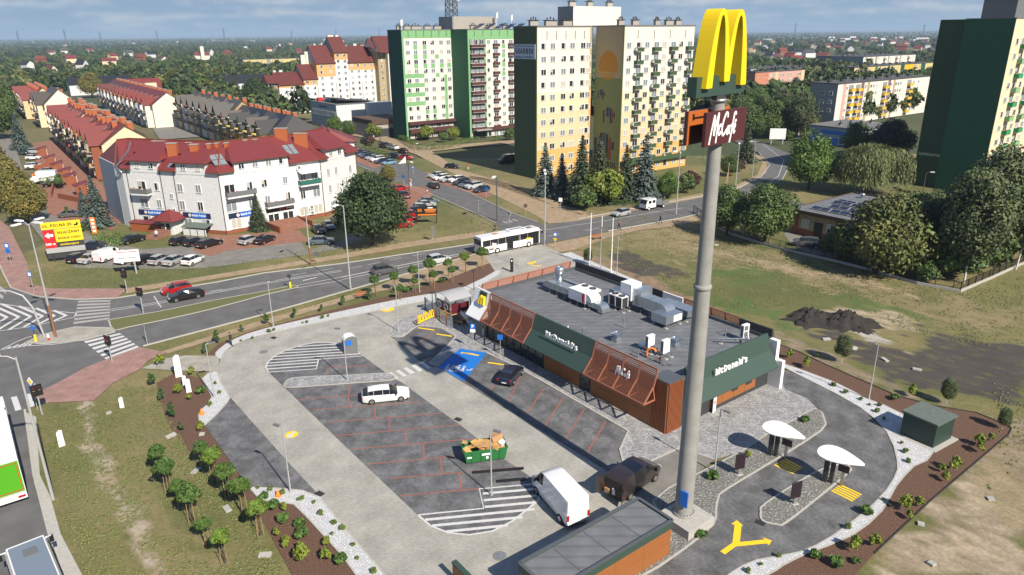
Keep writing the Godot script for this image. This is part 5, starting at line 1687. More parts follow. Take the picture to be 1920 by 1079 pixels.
func wall_box(parent: Node3D,called: String,m: Material,x0: float,x1: float,y0: float,y1: float,z0: float,z1: float) -> MeshInstance3D:
	var s := Sh.new()
	s.box(m,V((x0 + x1) / 2,(y0 + y1) / 2,(z0 + z1) / 2),V(x1 - x0,y1 - y0,z1 - z0))
	return part(called,s,parent)

func balcony(parent: Node3D,x: float,y: float,z: float,w: float,m: Material,out := 1.0) -> void:
	# y is the level of its floor
	var s := Sh.new()
	s.box(M.concrete_grey,V(x,y,z + out / 2),V(w,0.16,out))
	s.box(m,V(x,y + 0.53,z + out - 0.03),V(w,0.9,0.06))
	s.box(m,V(x - w / 2 + 0.03,y + 0.53,z + out / 2 - 0.03),V(0.06,0.9,out - 0.06))
	s.box(m,V(x + w / 2 - 0.03,y + 0.53,z + out / 2 - 0.03),V(0.06,0.9,out - 0.06))
	part("balcony",s,parent)
	if wr.randf() < 0.55:
		s = Sh.new()
		s.box([M.plank,M.cloth_white,M.cloth_red,M.grey_panel,M.leaf_flat][wr.randi() % 5],V(x + wr.randf_range(-0.6,0.6),y + 0.6,z + out * 0.5),V(0.5,1.0,0.35))
		part("balcony_clutter",s,parent)

func roof_stacks(parent: Node3D,y: float,list: Array) -> void:
	for q in list:
		var s := Sh.new()
		s.box(M.concrete_grey,V(q[0],y + 0.6,q[1]),V(q[2],1.2,0.8))
		s.box(M.charcoal,V(q[0],y + 1.27,q[1]),V(q[2] + 0.5,0.14,1.2))
		for k in 3:
			s.box(M.charcoal,V(q[0] + (k - 1) * q[2] * 0.3,y + 1.6 + 0.2 * (k % 2),q[1]),V(0.22,0.6,0.22))
		part("chimney",s,parent)

func slit_row(parent: Node3D,x0: float,x1: float,n: int,y: float,z: float) -> void:
	for k in n:
		wall_box(parent,"vent_slit",M.charcoal,lerpf(x0,x1,(k + 0.5) / n) - 0.1,lerpf(x0,x1,(k + 0.5) / n) + 0.1,y - 1.0,y + 1.0,z - 0.02,z + 0.02)

func build_blocks() -> void:
	wr.seed = 12
	mat("leaf_flat",lin(0.06,0.12,0.03),0.8)
	build_cream_block()
	build_green_block()
	build_dark_tower()
	build_stepped_block()
	build_low_hall()
	build_small_blocks()
	build_solar_house()

func build_cream_block() -> void:
	var t := thing("apartment_block","cream eleven-storey block with dark green gable, mural and orange lower floors","apartment block",V(6.56,0,-179.85),GRID)
	var bands := [[0.0,4.2,M.plaster_gold],[4.2,7.1,M.plaster_gold],[7.1,11.5,M.plaster_peach],[11.5,16.0,M.plaster_sand],[16.0,21.0,M.plaster_cream],[21.0,36.3,M.plaster_ivory]]
	for b in bands:
		wall_box(t,"wall",b[2],0,17.0,b[0],b[1],-9.2,0)
		wall_box(t,"wall",b[2],18.8,44.4,b[0],b[1],0.4,10.26)
		wall_box(t,"wall",M.plaster_orange if b[1] < 30 else M.tan_wall,17.0,18.8,b[0],b[1],-9.2,-1.0)
	wall_box(t,"gable_wall",M.olive_gable,-0.12,0.0,0,36.3,-9.2,-0.35)
	wall_box(t,"gable_edge",M.olive_mid,-0.13,0.02,0,36.3,-0.35,0.02)
	wall_box(t,"gable_wall",M.tan_wall,18.66,18.8,24.2,36.3,0.42,9.9)
	wall_box(t,"gable_wall",M.olive_mid,18.66,18.8,0,24.2,0.42,9.9)
	wall_box(t,"gable_edge",M.olive_mid,18.65,18.82,0,36.3,9.9,10.29)
	wall_box(t,"roof",M.roof_gravel,-0.2,17.6,36.3,36.6,-9.4,0.15)
	wall_box(t,"roof",M.roof_gravel,18.6,44.6,36.3,36.6,-3.0,10.4)
	wall_box(t,"roof_house",M.plaster_ivory,14.0,30.5,36.6,41.2,-9.0,-3.1)
	wall_box(t,"roof_house",M.plaster_grey,13.9,14.0,36.6,41.2,-9.0,-3.1)
	roof_stacks(t,41.2,[[16,-6,2.0],[22,-6,1.6],[29,-6,1.8]])
	roof_stacks(t,36.6,[[1.2,-3,2.4],[6.5,-3,3.4],[11.8,-3,2.8],[21.5,6,1.8],[26.5,6,2.0],[34.5,6,1.6],[39,6,2.6],[42.5,6,2.0]])
	slit_row(t,1.5,16.5,5,34.4,0.0)
	slit_row(t,20.5,43.8,4,34.4,10.26)
	for k in 11:
		var y := 31.95 - 3.0 * k
		for x in [1.96,4.84,8.31,11.13,14.67,17.53 - 1.0]:
			win(t,V(x,y,0.02),1.65,1.45)
		win(t,V(17.9,y,-0.98),0.8,1.2)
		for x in [1.64,8.0,14.38,20.6]:
			win(t,V(18.8 + x,y,10.28),1.6,1.45)
		if k < 10:
			for x in [4.8,11.06,17.36,23.71]:
				win(t,V(18.8 + x + 0.35,y,10.28),1.9,1.4)
				balcony(t,18.8 + x,y - 1.55,10.28,2.5,M.balcony_green)
				var s := Sh.new()
				s.box(M.frame_white,V(18.8 + x - 1.38,y - 1.0,10.9),V(0.26,0.55,0.7))
				if (k + int(x)) % 2 == 0:
					part("cooling_unit",s,t)
		else:
			for x in [4.8,11.06,17.36,23.71]:
				win(t,V(18.8 + x,y - 0.2,10.28),2.0,1.7)
	wall_box(t,"podium_band",M.balcony_green,18.9,44.6,2.8,3.75,10.26,11.5)
	# the mural: a sun and three striped elephants over the firm's name
	var face := Transform3D(Basis(Vector3.BACK,Vector3.UP,Vector3.LEFT),V(18.66,0,0.42))
	var s := Sh.new()
	var disc := PackedVector2Array()
	for k in 32:
		disc.append(W(4.7 + cos(TAU * k / 32) * 3.4,27.2 + sin(TAU * k / 32) * 3.5))
	s.extrude(M.sun_orange,disc,0.0,0.02,face)
	part("mural_sun",s,t)
	for e in [[2.6,20.2,1.6],[5.6,15.3,2.6],[4.2,7.6,4.4]]:
		s = Sh.new()
		var cols := [M.mural_dark,M.mural_grey,M.mural_dark,M.mural_blue,M.mural_dark,M.mural_red,M.mural_dark]
		for k in 7:
			var x0: float = e[0] + e[2] * (k / 7.0 - 0.5) * 1.7
			var x1: float = x0 + e[2] * 0.2
			var f := (k + 0.4) / 7.0
			var top: float = e[1] + e[2] * 0.72 * sin(PI * clampf(f * 0.85 + 0.12,0,1))
			var low: float = e[1] - e[2] * (0.85 if k in [0,1,4,5] else 0.25)
			s.extrude(cols[k],PackedVector2Array([W(x0,low),W(x1,low),W(x1,top),W(x0,top - e[2] * 0.06)]),0.0,0.02,face)
		part("mural_elephant",s,t)
	letters(t,"CAPAROL",2.0,face * Transform3D(Basis(),V(4.6,2.6,0.02)),M.mural_dark,700,0.02)
	letters(t,"BARWNE",1.9,face * Transform3D(Basis(),V(4.6,24.9,0.03)),M.mural_pale,400,0.02)
	# co-operative's board high on the gable
	s = Sh.new()
	var bf := Transform3D(Basis(Vector3.BACK,Vector3.UP,Vector3.LEFT),V(-0.12,0,-9.2))
	s.extrude(M.board_pale,PackedVector2Array([W(0.4,29.0),W(8.7,29.0),W(8.7,32.4),W(0.4,32.4)]),0.0,0.12,bf)
	var b := part("name_board",s,t)
	letters(b,"Spółdzielnia Mieszkaniowa",0.62,bf * Transform3D(Basis(),V(4.5,32.0,0.13)),M.navy_sign,400,0.02)
	letters(b,"SKARBEK",1.75,bf * Transform3D(Basis(),V(4.5,30.8,0.13)),M.black,700,0.03)
	letters(b,"Łęczna, ul. Staszica 1",0.75,bf * Transform3D(Basis(),V(4.5,29.5,0.13)),M.navy_sign,700,0.02)

func build_green_block() -> void:
	var t := thing("apartment_block","white and mint eleven-storey block with deep green gables and maroon balconies","apartment block",V(-36.04,0,-252.54),GRID)
	wall_box(t,"wall",M.plaster_ivory2,0,19.6,0,36.2,-9.66,0)
	wall_box(t,"wall",M.plaster_ivory2,19.6,52,0,36.2,-2.0,10.31)
	wall_box(t,"gable_wall",M.green_gable,-0.12,0,0,36.2,-9.66,0.0)
	wall_box(t,"gable_wall",M.green_mid,19.46,19.6,0,36.2,0.02,10.33)
	wall_box(t,"top_band",M.plaster_mint,-0.02,19.4,33.7,36.2,0.0,0.06)
	wall_box(t,"top_band",M.plaster_mint,19.5,52,33.1,36.2,10.31,10.37)
	wall_box(t,"edge_band",M.plaster_mint,-0.02,0.7,0,33.7,0.0,0.05)
	wall_box(t,"edge_band",M.plaster_mint,19.5,20.2,0,33.1,10.31,10.36)
	wall_box(t,"edge_band",M.plaster_mint,26.2,26.9,0,33.1,10.31,10.36)
	slit_row(t,1.0,19.0,6,35.0,0.06)
	slit_row(t,20.5,52,9,35.0,10.37)
	wall_box(t,"roof",M.roof_gravel,-0.2,19.8,36.2,36.45,-9.8,0.15)
	wall_box(t,"roof",M.roof_gravel,19.3,52.2,36.2,36.45,-2.2,10.5)
	roof_stacks(t,36.4,[[0.8,-3,1.8],[5,-5,2.4],[8.4,-5,3.6],[13,-5,2.6],[17,-5,2.8],[26,4,2.2],[33,4,2.6],[40,4,2.4]])
	wall_box(t,"roof_house",M.plaster_grey,19.6,20.2,36.45,40.6,-8.0,1.0)
	wall_box(t,"roof_house",M.concrete_grey,20.2,38.0,36.45,40.6,-8.0,1.0)
	for x in [26.5,31.0,35.5,40.0,44.0]:
		var s := Sh.new()
		s.boxt(M.solar,Transform3D(Basis(Vector3.BACK,0.45) * Basis.from_scale(V(3.6,0.12,3.2)),V(x,37.4,7.0)))
		part("solar_panel",s,t)
	for k in 11:
		var y := 32.2 - 3.08 * k
		if k < 9:
			for x in [2.09,5.02,8.64,11.69,15.25,18.22]:
				win(t,V(x,y,0.02),1.6,1.45)
			# mint patches in the same places as on the painted front
			for x in [[5.02,8.64],[5.02,8.64,13.4],[5.02,8.64,11.69,15.25,18.22],[13.4],[],[],[],[8.64,11.69],[8.64,11.69]][k]:
				wall_box(t,"mint_patch",M.plaster_mint,x - 0.75,x + 0.75,y - 2.2,y - 0.85,0.0,0.03)
			if k in [3,4,5,6]:
				wall_box(t,"mint_patch",M.plaster_mint,0.7,8.0,y - 2.2,y - 0.85,0.0,0.03)
			if k in [4,5,6,7,8]:
				wall_box(t,"mint_patch",M.plaster_mint,16.1,17.2,y - 1.5,y + 1.6,0.0,0.03)
		if k < 10:
			var s := Sh.new()
			s.box(M.charcoal,V(23.2,y - 0.1,10.33),V(5.9,2.3,0.06))
			part("loggia_opening",s,t)
			for j in 3:
				win(t,V(21.3 + j * 1.9,y,10.4),1.5,1.6)
			balcony(t,23.2,y - 1.75,10.4,5.9,M.maroon,1.1)
			for x in [8.48,14.94,21.0]:
				win(t,V(19.6 + x,y,10.33),1.4,1.35)
			for x in [11.49,18.04,24.5]:
				win(t,V(19.6 + x,y,10.33),1.9,1.4)
				balcony(t,19.6 + x,y - 1.55,10.33,2.5,M.maroon)
			for x in [14.94]:
				if k in [0,1,2,3]:
					wall_box(t,"mint_patch",M.plaster_mint,19.6 + x - 0.7,19.6 + x + 0.7,y - 2.2,y - 0.85,10.31,10.34)
	wall_box(t,"podium_band",M.maroon,0.6,19.6,5.2,6.2,0,1.4)
	wall_box(t,"podium_band",M.maroon,0.6,19.6,2.4,3.6,0,1.7)
	wall_box(t,"podium_wall",M.brown_wall,0.6,19.5,0,5.2,0.0,0.12)
	for k in 8:
		win(t,V(2.0 + k * 2.3,4.3,0.2),1.8,1.1)
		win(t,V(2.0 + k * 2.3,1.3,0.2),1.7,1.7)
	wall_box(t,"podium_band",M.maroon,27.0,52,2.3,3.3,10.3,11.4)
	for k in 8:
		win(t,V(28.2 + k * 2.6,1.0,10.4),1.9,1.8)
	wall_box(t,"entrance_canopy",M.concrete_grey,20.5,27.0,2.7,3.0,10.4,13.4)
	wall_box(t,"entrance",M.charcoal,21.0,26.0,0.0,2.7,10.36,10.5)
	# aerials
	for q in [[1.0,39.4,-1.5],[37.0,41.8,3.0],[43.5,41.0,3.0]]:
		var s := Sh.new()
		s.tube(M.frame_white,[V(q[0],36.4,q[2]),V(q[0],q[1],q[2])],0.1,-1.0,6)
		s.box(M.frame_white,V(q[0] + 0.3,q[1] - 0.7,q[2]),V(0.35,2.0,0.3))
		s.box(M.frame_white,V(q[0] - 0.3,q[1] - 0.9,q[2] + 0.2),V(0.3,1.8,0.3))
		part("aerial",s,t)
	# the lattice mast on the roof house
	var mast := thing("lattice_mast","dark steel lattice mast rising above the green block's roof","mast",V(-36.04,40.6,-252.54) + Basis(Vector3.UP,GRID) * V(22.5,0,-4.0),GRID)
	var s := Sh.new()
	for c in [[-1,-1],[1,-1],[1,1],[-1,1]]:
		s.bar(M.steel_dark,V(c[0] * 1.6,0,c[1] * 1.6),V(c[0] * 1.2,16,c[1] * 1.2),0.22)
	for k in 8:
		var w0 := 1.6 - 0.05 * k
		for q in 4:
			var b := Basis(Vector3.UP,PI / 2 * q)
			s.bar(M.steel_dark,b * V(-w0,k * 2.0,w0),b * V(w0,k * 2.0 + 2.0,w0),0.13)
			s.bar(M.steel_dark,b * V(w0,k * 2.0,w0),b * V(-w0,k * 2.0 + 2.0,w0),0.13)
			s.bar(M.steel_dark,b * V(-w0,k * 2.0 + 2.0,w0),b * V(w0,k * 2.0 + 2.0,w0),0.13)
	part("lattice",s,mast)
	s = Sh.new()
	s.lathe(M.frame_white,[W(0,0),W(0.7,0.15),W(0.7,0.3),W(0,0.3)],V(1.6,5.0,1.8),14)
	s.box(M.frame_white,V(-1.4,8.5,1.8),V(0.4,2.2,0.3))
	s.box(M.frame_white,V(1.5,8.5,1.8),V(0.4,2.2,0.3))
	part("antenna",s,mast)

func build_dark_tower() -> void:
	var t := thing("apartment_block","tall block at the right edge with bare dark green gable and cream front","apartment block",V(104.4,0,-156.8),GRID)
	wall_box(t,"wall",M.plaster_cream,0,40,0,36.9,-9.6,0)
	wall_box(t,"wall",M.plaster_cream,1.4,30,0,36.9,-15.4,-9.6)
	wall_box(t,"gable_wall",M.tower_green,-0.12,0,0,36.95,-9.6,0)
	wall_box(t,"gable_wall",M.tower_olive,1.28,1.4,0,36.95,-15.4,-9.5)
	wall_box(t,"roof",M.roof_gravel,-0.1,40,36.9,37.1,-9.7,0.1)
	wall_box(t,"roof_house",M.grey_panel,3.0,16,37.1,41.0,-8,-1.5)
	for k in 11:
		var y := 32.4 - 3.0 * k
		for x in [2.9,9.4,15.5]:
			win(t,V(x,y,0.02),1.4,1.35)
		for x in [6.0,12.6]:
			win(t,V(x,y,0.02),1.9,1.4)
			balcony(t,x,y - 1.55,0.02,2.4,M.plaster_mint if k % 2 else M.balcony_bright)
	letters(t,"Spółdzielnia",0.9,Transform3D(Basis(Vector3.BACK,Vector3.UP,Vector3.LEFT),V(1.27,7.4,-12.6)),M.plaster_ivory,400,0.02)

func gable_roof(parent: Node3D,m: Material,x0: float,x1: float,y0: float,y1: float,z0: float,z1: float,over := 0.5,wallm: Material = null,trim: Material = null) -> void:
	# ridge along x between z0 and z1
	var s := Sh.new()
	var zm := (z0 + z1) / 2
	var dy := (y1 - y0) / (zm - z0) * over
	var th := 0.22
	for sgn in [-1.0,1.0]:
		var ze: float = (z0 - over) if sgn < 0 else (z1 + over)
		var a := V(x0 - over * 0.6,y0 - dy,ze)
		var b := V(x1 + over * 0.6,y0 - dy,ze)
		var c := V(x1 + over * 0.6,y1,zm)
		var d := V(x0 - over * 0.6,y1,zm)
		var u := V(0,th,0)
		if sgn > 0:
			s.quad(m,b + u,a + u,d + u,c + u)
			s.quad(trim if trim else m,a,a + u,b + u,b)
		else:
			s.quad(m,a + u,b + u,c + u,d + u)
			s.quad(trim if trim else m,b,b + u,a + u,a)
		s.quad(trim if trim else m,a,d,d + u,a + u)
		s.quad(trim if trim else m,c,b,b + u,c + u)
		s.quad(m,a,b,c,d)
	part("roof",s,parent)
	if wallm:
		s = Sh.new()
		for x in [x0,x1]:
			s.tri(wallm,V(x,y0,z0),V(x,y1,zm),V(x,y0,z1))
		part("gable",s,parent)

func brick_stack(parent: Node3D,at: Vector3,size: Vector3,m: Material = null) -> void:
	var s := Sh.new()
	s.box(m if m else M.chimney_brick,at + V(0,size.y / 2,0),size)
	s.box(M.concrete_grey,at + V(0,size.y + 0.05,0),V(size.x + 0.16,0.1,size.z + 0.16))
	part("chimney",s,parent)

func build_stepped_block() -> void:
	var t := thing("apartment_block","stepped white and orange block with brownish red roofs behind the row houses","apartment block",V(-101.36,0,-349.28),GRID)
	# x0, x1, eaves, ridge rise, orange from, back
	for q in [[-7.6,4.5,13.4,5.0,11.8,-14.0],[4.5,11.5,15.6,6.0,12.6,-14.0],[11.5,21.0,22.6,7.5,16.0,-15.0],[21.0,27.8,27.4,6.5,23.5,-13.0],[27.8,42.0,22.5,7.0,18.5,-15.0]]:
		wall_box(t,"wall",M.plaster_white,q[0],q[1],0,q[4],q[5],0)
		wall_box(t,"wall",M.plaster_orange,q[0],q[1],q[4],q[2],q[5],0)
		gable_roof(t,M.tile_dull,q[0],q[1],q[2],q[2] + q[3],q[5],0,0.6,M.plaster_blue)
		var n := int((q[1] - q[0]) / 3.4)
		for k in 8:
			var y: float = q[2] - 1.7 - 2.75 * k
			if y > 1.0:
				for j in n:
					if q[0] > -5 or j > 0:
						win(t,V(lerpf(q[0],q[1],(j + 0.5) / n),y,0.02),1.4,1.4)
	# glazed loggias on the left end, chimneys and the wing on the right
	for k in 5:
		wall_box(t,"loggia_glass",M.glass_pale,-12.2,-7.7,0.9 + 2.9 * k,2.6 + 2.9 * k,-6.0,-1.0)
		wall_box(t,"loggia_rail",M.plaster_salmon,-12.3,-7.7,-0.3 + 2.9 * k,0.9 + 2.9 * k,-6.1,-0.9)
		wall_box(t,"loggia_rail",M.frame_white,-12.35,-12.1,0.9 + 2.9 * k,2.6 + 2.9 * k,-1.2,-0.9)
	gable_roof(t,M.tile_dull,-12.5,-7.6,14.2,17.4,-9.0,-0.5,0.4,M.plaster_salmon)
	for q in [[-6,16.4,1.2,3.0],[-3,16.4,1.6,3.0],[8.8,17.0,2.6,9.0],[10.6,18.0,2.0,9.5],[12.4,27.0,1.0,3.4],[15.0,28.0,0.9,3.0],[23.5,31.5,3.0,3.4],[26.8,30.0,1.4,5.0],[30.0,26.0,3.2,4.0],[36.0,27.0,1.6,3.8]]:
		brick_stack(t,V(q[0],q[1],-9.0),V(q[2],q[3],1.2),M.plaster_ivory)
	wall_box(t,"wall",M.tan_wall,42.0,60.0,0,27.0,-6.0,4.0)
	wall_box(t,"wall",M.plaster_ivory,46.0,60.0,0,27.0,4.0,7.0)
	gable_roof(t,M.tile_dull,42.0,60.0,27.0,34.0,-8.0,7.0,0.6,M.plaster_ivory)
	gable_roof(t,M.tile_dull,40.0,47.0,29.0,33.0,-6.0,2.0,0.5,M.plaster_ivory)
	for k in 9:
		var y := 25.5 - 2.75 * k
		win(t,V(44.0,y,4.02),1.2,1.3)
		for x in [48.5,53.5,58.0]:
			wall_box(t,"loggia_glass",M.glass_pale,x - 1.8,x + 1.8,y - 0.6,y + 1.0,6.98,7.06)
			wall_box(t,"loggia_rail",M.brown_wall if k % 3 else M.plaster_salmon,x - 1.8,x + 1.8,y - 1.7,y - 0.6,6.98,7.2)
	for x in [-0.5,4.3,11.3,20.8,27.6,34.5]:
		wall_box(t,"downpipe",M.grey_panel,x - 0.07,x + 0.07,0,13.0,0.0,0.15)

func build_low_hall() -> void:
	var t := thing("hall","low white hall with blue-grey window side in front of the stepped block","hall",V(-67.5,0,-284.8),GRID)
	wall_box(t,"wall",M.plaster_white,0,16,0,9.2,-26,0)
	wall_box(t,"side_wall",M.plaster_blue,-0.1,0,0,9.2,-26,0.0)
	wall_box(t,"wall",M.plaster_blue,12.0,22,0,9.6,0,3.5)
	wall_box(t,"wall",M.plaster_white,12.1,22.1,0,9.5,3.5,3.7)
	wall_box(t,"roof",M.roof_gravel,-0.15,16.1,9.2,9.45,-26.1,0.1)
	var s := Sh.new()
	s.boxt(M.charcoal,Transform3D(Basis(Vector3.BACK,-0.1) * Basis.from_scale(V(15.5,0.3,14)),V(9.5,10.4,-9)))
	part("roof",s,t)
	for k in 14:
		win(t,V(-0.1,5.6,-1.6 - k * 1.7),1.0,2.2,-PI / 2)
	for k in 5:
		s = Sh.new()
		s.box([M.red,M.frame_white,M.grey_panel,M.galvanised,M.frame_white][k],V(1.8 + 1.8 * k,10.2,-20.0 + 2.5 * k),V(2.0,1.3,1.8))
		part("roof_unit",s,t)
	wall_box(t,"fascia_text",M.navy_sign,-0.13,-0.1,7.7,8.2,-17,-9)
	# low link to the green block
	t = thing("link_building","low dark link building between the white hall and the green gable","building",V(-44.0,0,-266.0),GRID)
	wall_box(t,"wall",M.concrete_grey,-8,6,0,4.6,-14,2)
	wall_box(t,"roof",M.brown_wall,-8.3,6.2,4.6,6.2,-14.2,2.4)
	wall_box(t,"shop_front",M.charcoal,-7.5,5.5,0.2,3.0,2.0,2.1)

func slab_block(label: String,at: Vector3,length: float,depth: float,h: float,wallm: Material,gablem: Material,cols: Array,rows: int,balc: Array,balm: Material,stripes: Array,roofm: Material = null) -> Node3D:
	var t := thing("apartment_block",label,"apartment block",at,GRID)
	wall_box(t,"wall",wallm,0,length,0,h,-depth,0)
	wall_box(t,"gable_wall",gablem,-0.15,0,0,h,-depth,0)
	for q in stripes:
		wall_box(t,"stripe",q[2],q[0],q[1],0,h,0,0.08)
	wall_box(t,"roof",roofm if roofm else M.roof_dark,-0.3,length + 0.2,h,h + 0.3,-depth - 0.2,0.25)
	var step := (h - 1.6) / rows
	for k in rows:
		var y := h - 1.8 - step * k
		for x in cols:
			win(t,V(x,y,0.02),1.3,1.3)
		for x in balc:
			wall_box(t,"loggia",M.plaster_grey,x - 1.7,x + 1.7,y - 1.2,y + 1.1,0.0,0.06)
			balcony(t,x,y - 1.35,0.06,3.2,balm,1.2)
	for k in int(length / 9.0):
		var s := Sh.new()
		s.box(M.charcoal,V(3 + k * 9.0,h + 0.75,-depth * 0.5),V(1.6,0.9,1.0))
		s.tube(M.pole_grey,[V(5 + k * 9.0,h,-depth * 0.4),V(5 + k * 9.0,h + 2.2,-depth * 0.4)],0.06,-1.0,4)
		part("chimney",s,t)
	return t

func build_small_blocks() -> void:
	var t := slab_block("white five-storey block with yellow balconies and bare grey gable",V(125.3,0,-282.4),74,11.3,15.5,M.plaster_ivory,M.plaster_grey,[6.6,20.3,24.5,26.5,28.8,40.5,44.5,46.5,48.5,60,64],5,[9.6,14.6,35.5,56],M.balcony_yellow,
		[[3.9,5.8,M.plaster_pink],[16.9,19.1,M.tile_mauve],[21.6,23.4,M.tan_wall],[38.0,40.0,M.tile_mauve],[42.4,43.8,M.tan_wall]])
	for k in 2:
		for j in 3:
			win(t,V(-0.17,12.0 - 3.2 * j,-2.6 - k * 3.2),1.6,1.4,-PI / 2)
	slab_block("pink and salmon five-storey block behind the tall trees",V(121.0,0,-366.7),42.5,5.0,15.5,M.plaster_pink,M.plaster_salmon,[1.6,6.5,9.0,13.0,15.5,21,23.5,28,30.5,36.5,38.5],5,[],M.plaster_pink,[[0,11.0,M.plaster_salmon],[16.8,18.8,M.plaster_peach],[39.6,42.5,M.plaster_peach]])
	t = slab_block("yellow four-storey block with dark green stripes behind the white block",V(212.4,0,-459.6),105,14.0,13.0,M.plaster_lemon,M.olive_yellow,[13,17,20,30,34,37,50,54,66,70,84,88],4,[4.5,46,77],M.maroon,[[9,11.5,M.green_mid],[25,28,M.green_mid],[41,43.5,M.green_mid],[58,63,M.green_gable],[63,76,M.balcony_yellow],[86,92,M.green_gable]])
	for k in 2:
		win(t,V(-0.17,9.0,-4.0 - 5.0 * k),2.6,1.8,-PI / 2)
	slab_block("white terrace with wooden balconies, farthest of the long blocks",V(288.6,0,-611.2),88,40.0,14.0,M.plaster_ivory,M.plaster_grey,[3,24,44,64,84],4,[13,34,54,75],M.wood_panel,[[19,22,M.plaster_grey],[40,42,M.plaster_grey],[60,62,M.plaster_grey]])
	slab_block("low white hall with flat roof beyond the pink block",V(165.6,0,-513.9),64,20,10.0,M.plaster_white,M.plaster_grey,[],1,[],M.maroon,[])
	slab_block("long brown block with many roof aerials beyond the pink block",V(170.6,0,-469.1),47,12,12.0,M.brown_pale,M.brown_wall,[4,9,14,19,24,29,34,39,44],4,[],M.maroon,[])
	slab_block("pale yellow block among trees left of the stepped block",V(-270.4,0,-760.3),66,14,12.0,M.plaster_lemon,M.plaster_grey,[4,9,14,19,30,35,40,50,55,60],4,[],M.maroon,[[24,28,M.plaster_grey]])
	# blue and white pavilion
	t = thing("pavilion","flat-roofed white pavilion with blue bands behind the willow","pavilion",V(108.7,0,-225.3),GRID)
	wall_box(t,"wall",M.plaster_white,0,22,0,5.6,-17,0)
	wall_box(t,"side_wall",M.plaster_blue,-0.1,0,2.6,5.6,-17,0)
	wall_box(t,"blue_band",M.blue_sign,-0.12,0,0.0,2.4,-17,-3)
	wall_box(t,"blue_band",M.blue_sign,-0.16,-0.1,3.4,4.6,-13,0)
	wall_box(t,"roof",M.roof_gravel,-0.4,22.3,5.6,5.9,-17.4,0.4)
	for k in 3:
		win(t,V(-0.14,1.3,-1.6 - k * 4.0),1.8,1.8,-PI / 2)
	for k in 4:
		roof_stacks(t,5.3,[[4.0 + k * 4.5,-9 + k,0.6]])

func build_solar_house() -> void:
	var t := thing("office_building","low dark-roofed building covered with solar panels behind the roadside trees","building",V(51.5,0,-126.7),GRID + PI)
	# here local x runs back towards the road corner; z faces away, so the front is at x = 0 side
	var L := 21.0
	var D := 20.0
	wall_box(t,"wall",M.tan_wall,-D,0,0.0,4.2,-L,0)
	wall_box(t,"plinth",M.brick_wall,0.0,0.08,0.0,1.1,-L,0)
	wall_box(t,"roof",M.roof_felt,-D - 0.5,0.5,4.2,4.55,-L - 0.5,0.5)
	wall_box(t,"roof_edge",M.brown_wall,0.5,0.62,4.0,4.62,-L - 0.5,0.5)
	wall_box(t,"roof_edge",M.brown_wall,-D - 0.5,0.6,4.0,4.7,0.5,0.62)
	wall_box(t,"roof_edge",M.brown_wall,-D - 0.62,-D - 0.5,4.0,4.9,-L - 0.5,0.5)
	wall_box(t,"annex",M.tan_wall,-9.0,-1.0,0,3.2,0.7,6.5)
	wall_box(t,"annex_roof",M.roof_edge,-9.3,-0.7,3.2,3.5,0.65,6.9)
	for q in [[-2.4,1.3],[-7.2,1.3],[-10.2,2.2],[-13.4,1.4],[-17,2.2],[-21,1.6]]:
		win(t,V(0.1,2.3,q[0]),q[1],1.5,PI / 2)
	for z in [-4.9,-14.8]:
		wall_box(t,"door",M.black,0.0,0.1,0.0,2.9,z - 0.8,z + 0.8)
	for z in [-0.6,-8.4,-11.9,-16,-19.5]:
		wall_box(t,"pilaster",M.brick_wall,0.0,0.2,0.0,4.0,z - 0.3,z + 0.3)
	for q in [[-2.5,-3.5,3],[-3.4,-11.5,2],[-6.0,-5.0,2],[-9.5,-3.5,2],[-11.0,-3.5,2],[-8.2,-12.0,4],[-9.8,-12.0,4],[-5.2,-19.0,2],[-13.5,-8.0,3]]:
		for k in q[2]:
			var s := Sh.new()
			var tilt := Transform3D(Basis(Vector3.BACK,-0.22),V(q[0],4.85,q[1] - k * 3.6))
			s.boxt(M.solar,tilt * Transform3D(Basis.from_scale(V(1.3,0.05,3.4)),Vector3.ZERO))
			for e in [-1.72,0.0,1.72]:
				s.boxt(M.pole_grey,tilt * Transform3D(Basis.from_scale(V(1.32,0.065,0.05)),V(0,0,e)))
			s.boxt(M.pole_grey,tilt * Transform3D(Basis.from_scale(V(0.05,0.065,3.44)),V(-0.66,0,0)))
			s.boxt(M.pole_grey,tilt * Transform3D(Basis.from_scale(V(0.05,0.065,3.44)),V(0.66,0,0)))
			part("solar_panel",s,t)
	for q in [[-4.6,-9.0],[-4.2,-18.5],[-13,-8.0],[-17.5,-3.0],[-15,-17]]:
		var s := Sh.new()
		s.lathe(M.galvanised,[W(0.25,0),W(0.25,0.5),W(0.45,0.55),W(0.45,0.85),W(0,1.0)],V(q[0],4.55,q[1]),10)
		part("roof_vent",s,t)

# ---------------------------------------------------------------- the white corner building
func bank_wall(t: Node3D,a: Vector2,b: Vector2,wins: Array,blocked := []) -> void:
	# windows along the wall from a to b: [distance, height of the middle, width, height]
	var d := (b - a).normalized()
	var turn := atan2(-d.y,d.x)
	for q in wins:
		var p: Vector2 = a + d * q[0]
		win(t,V(p.x,q[1],p.y) + V(-d.y,0,d.x) * 0.03,q[2],q[3],turn)

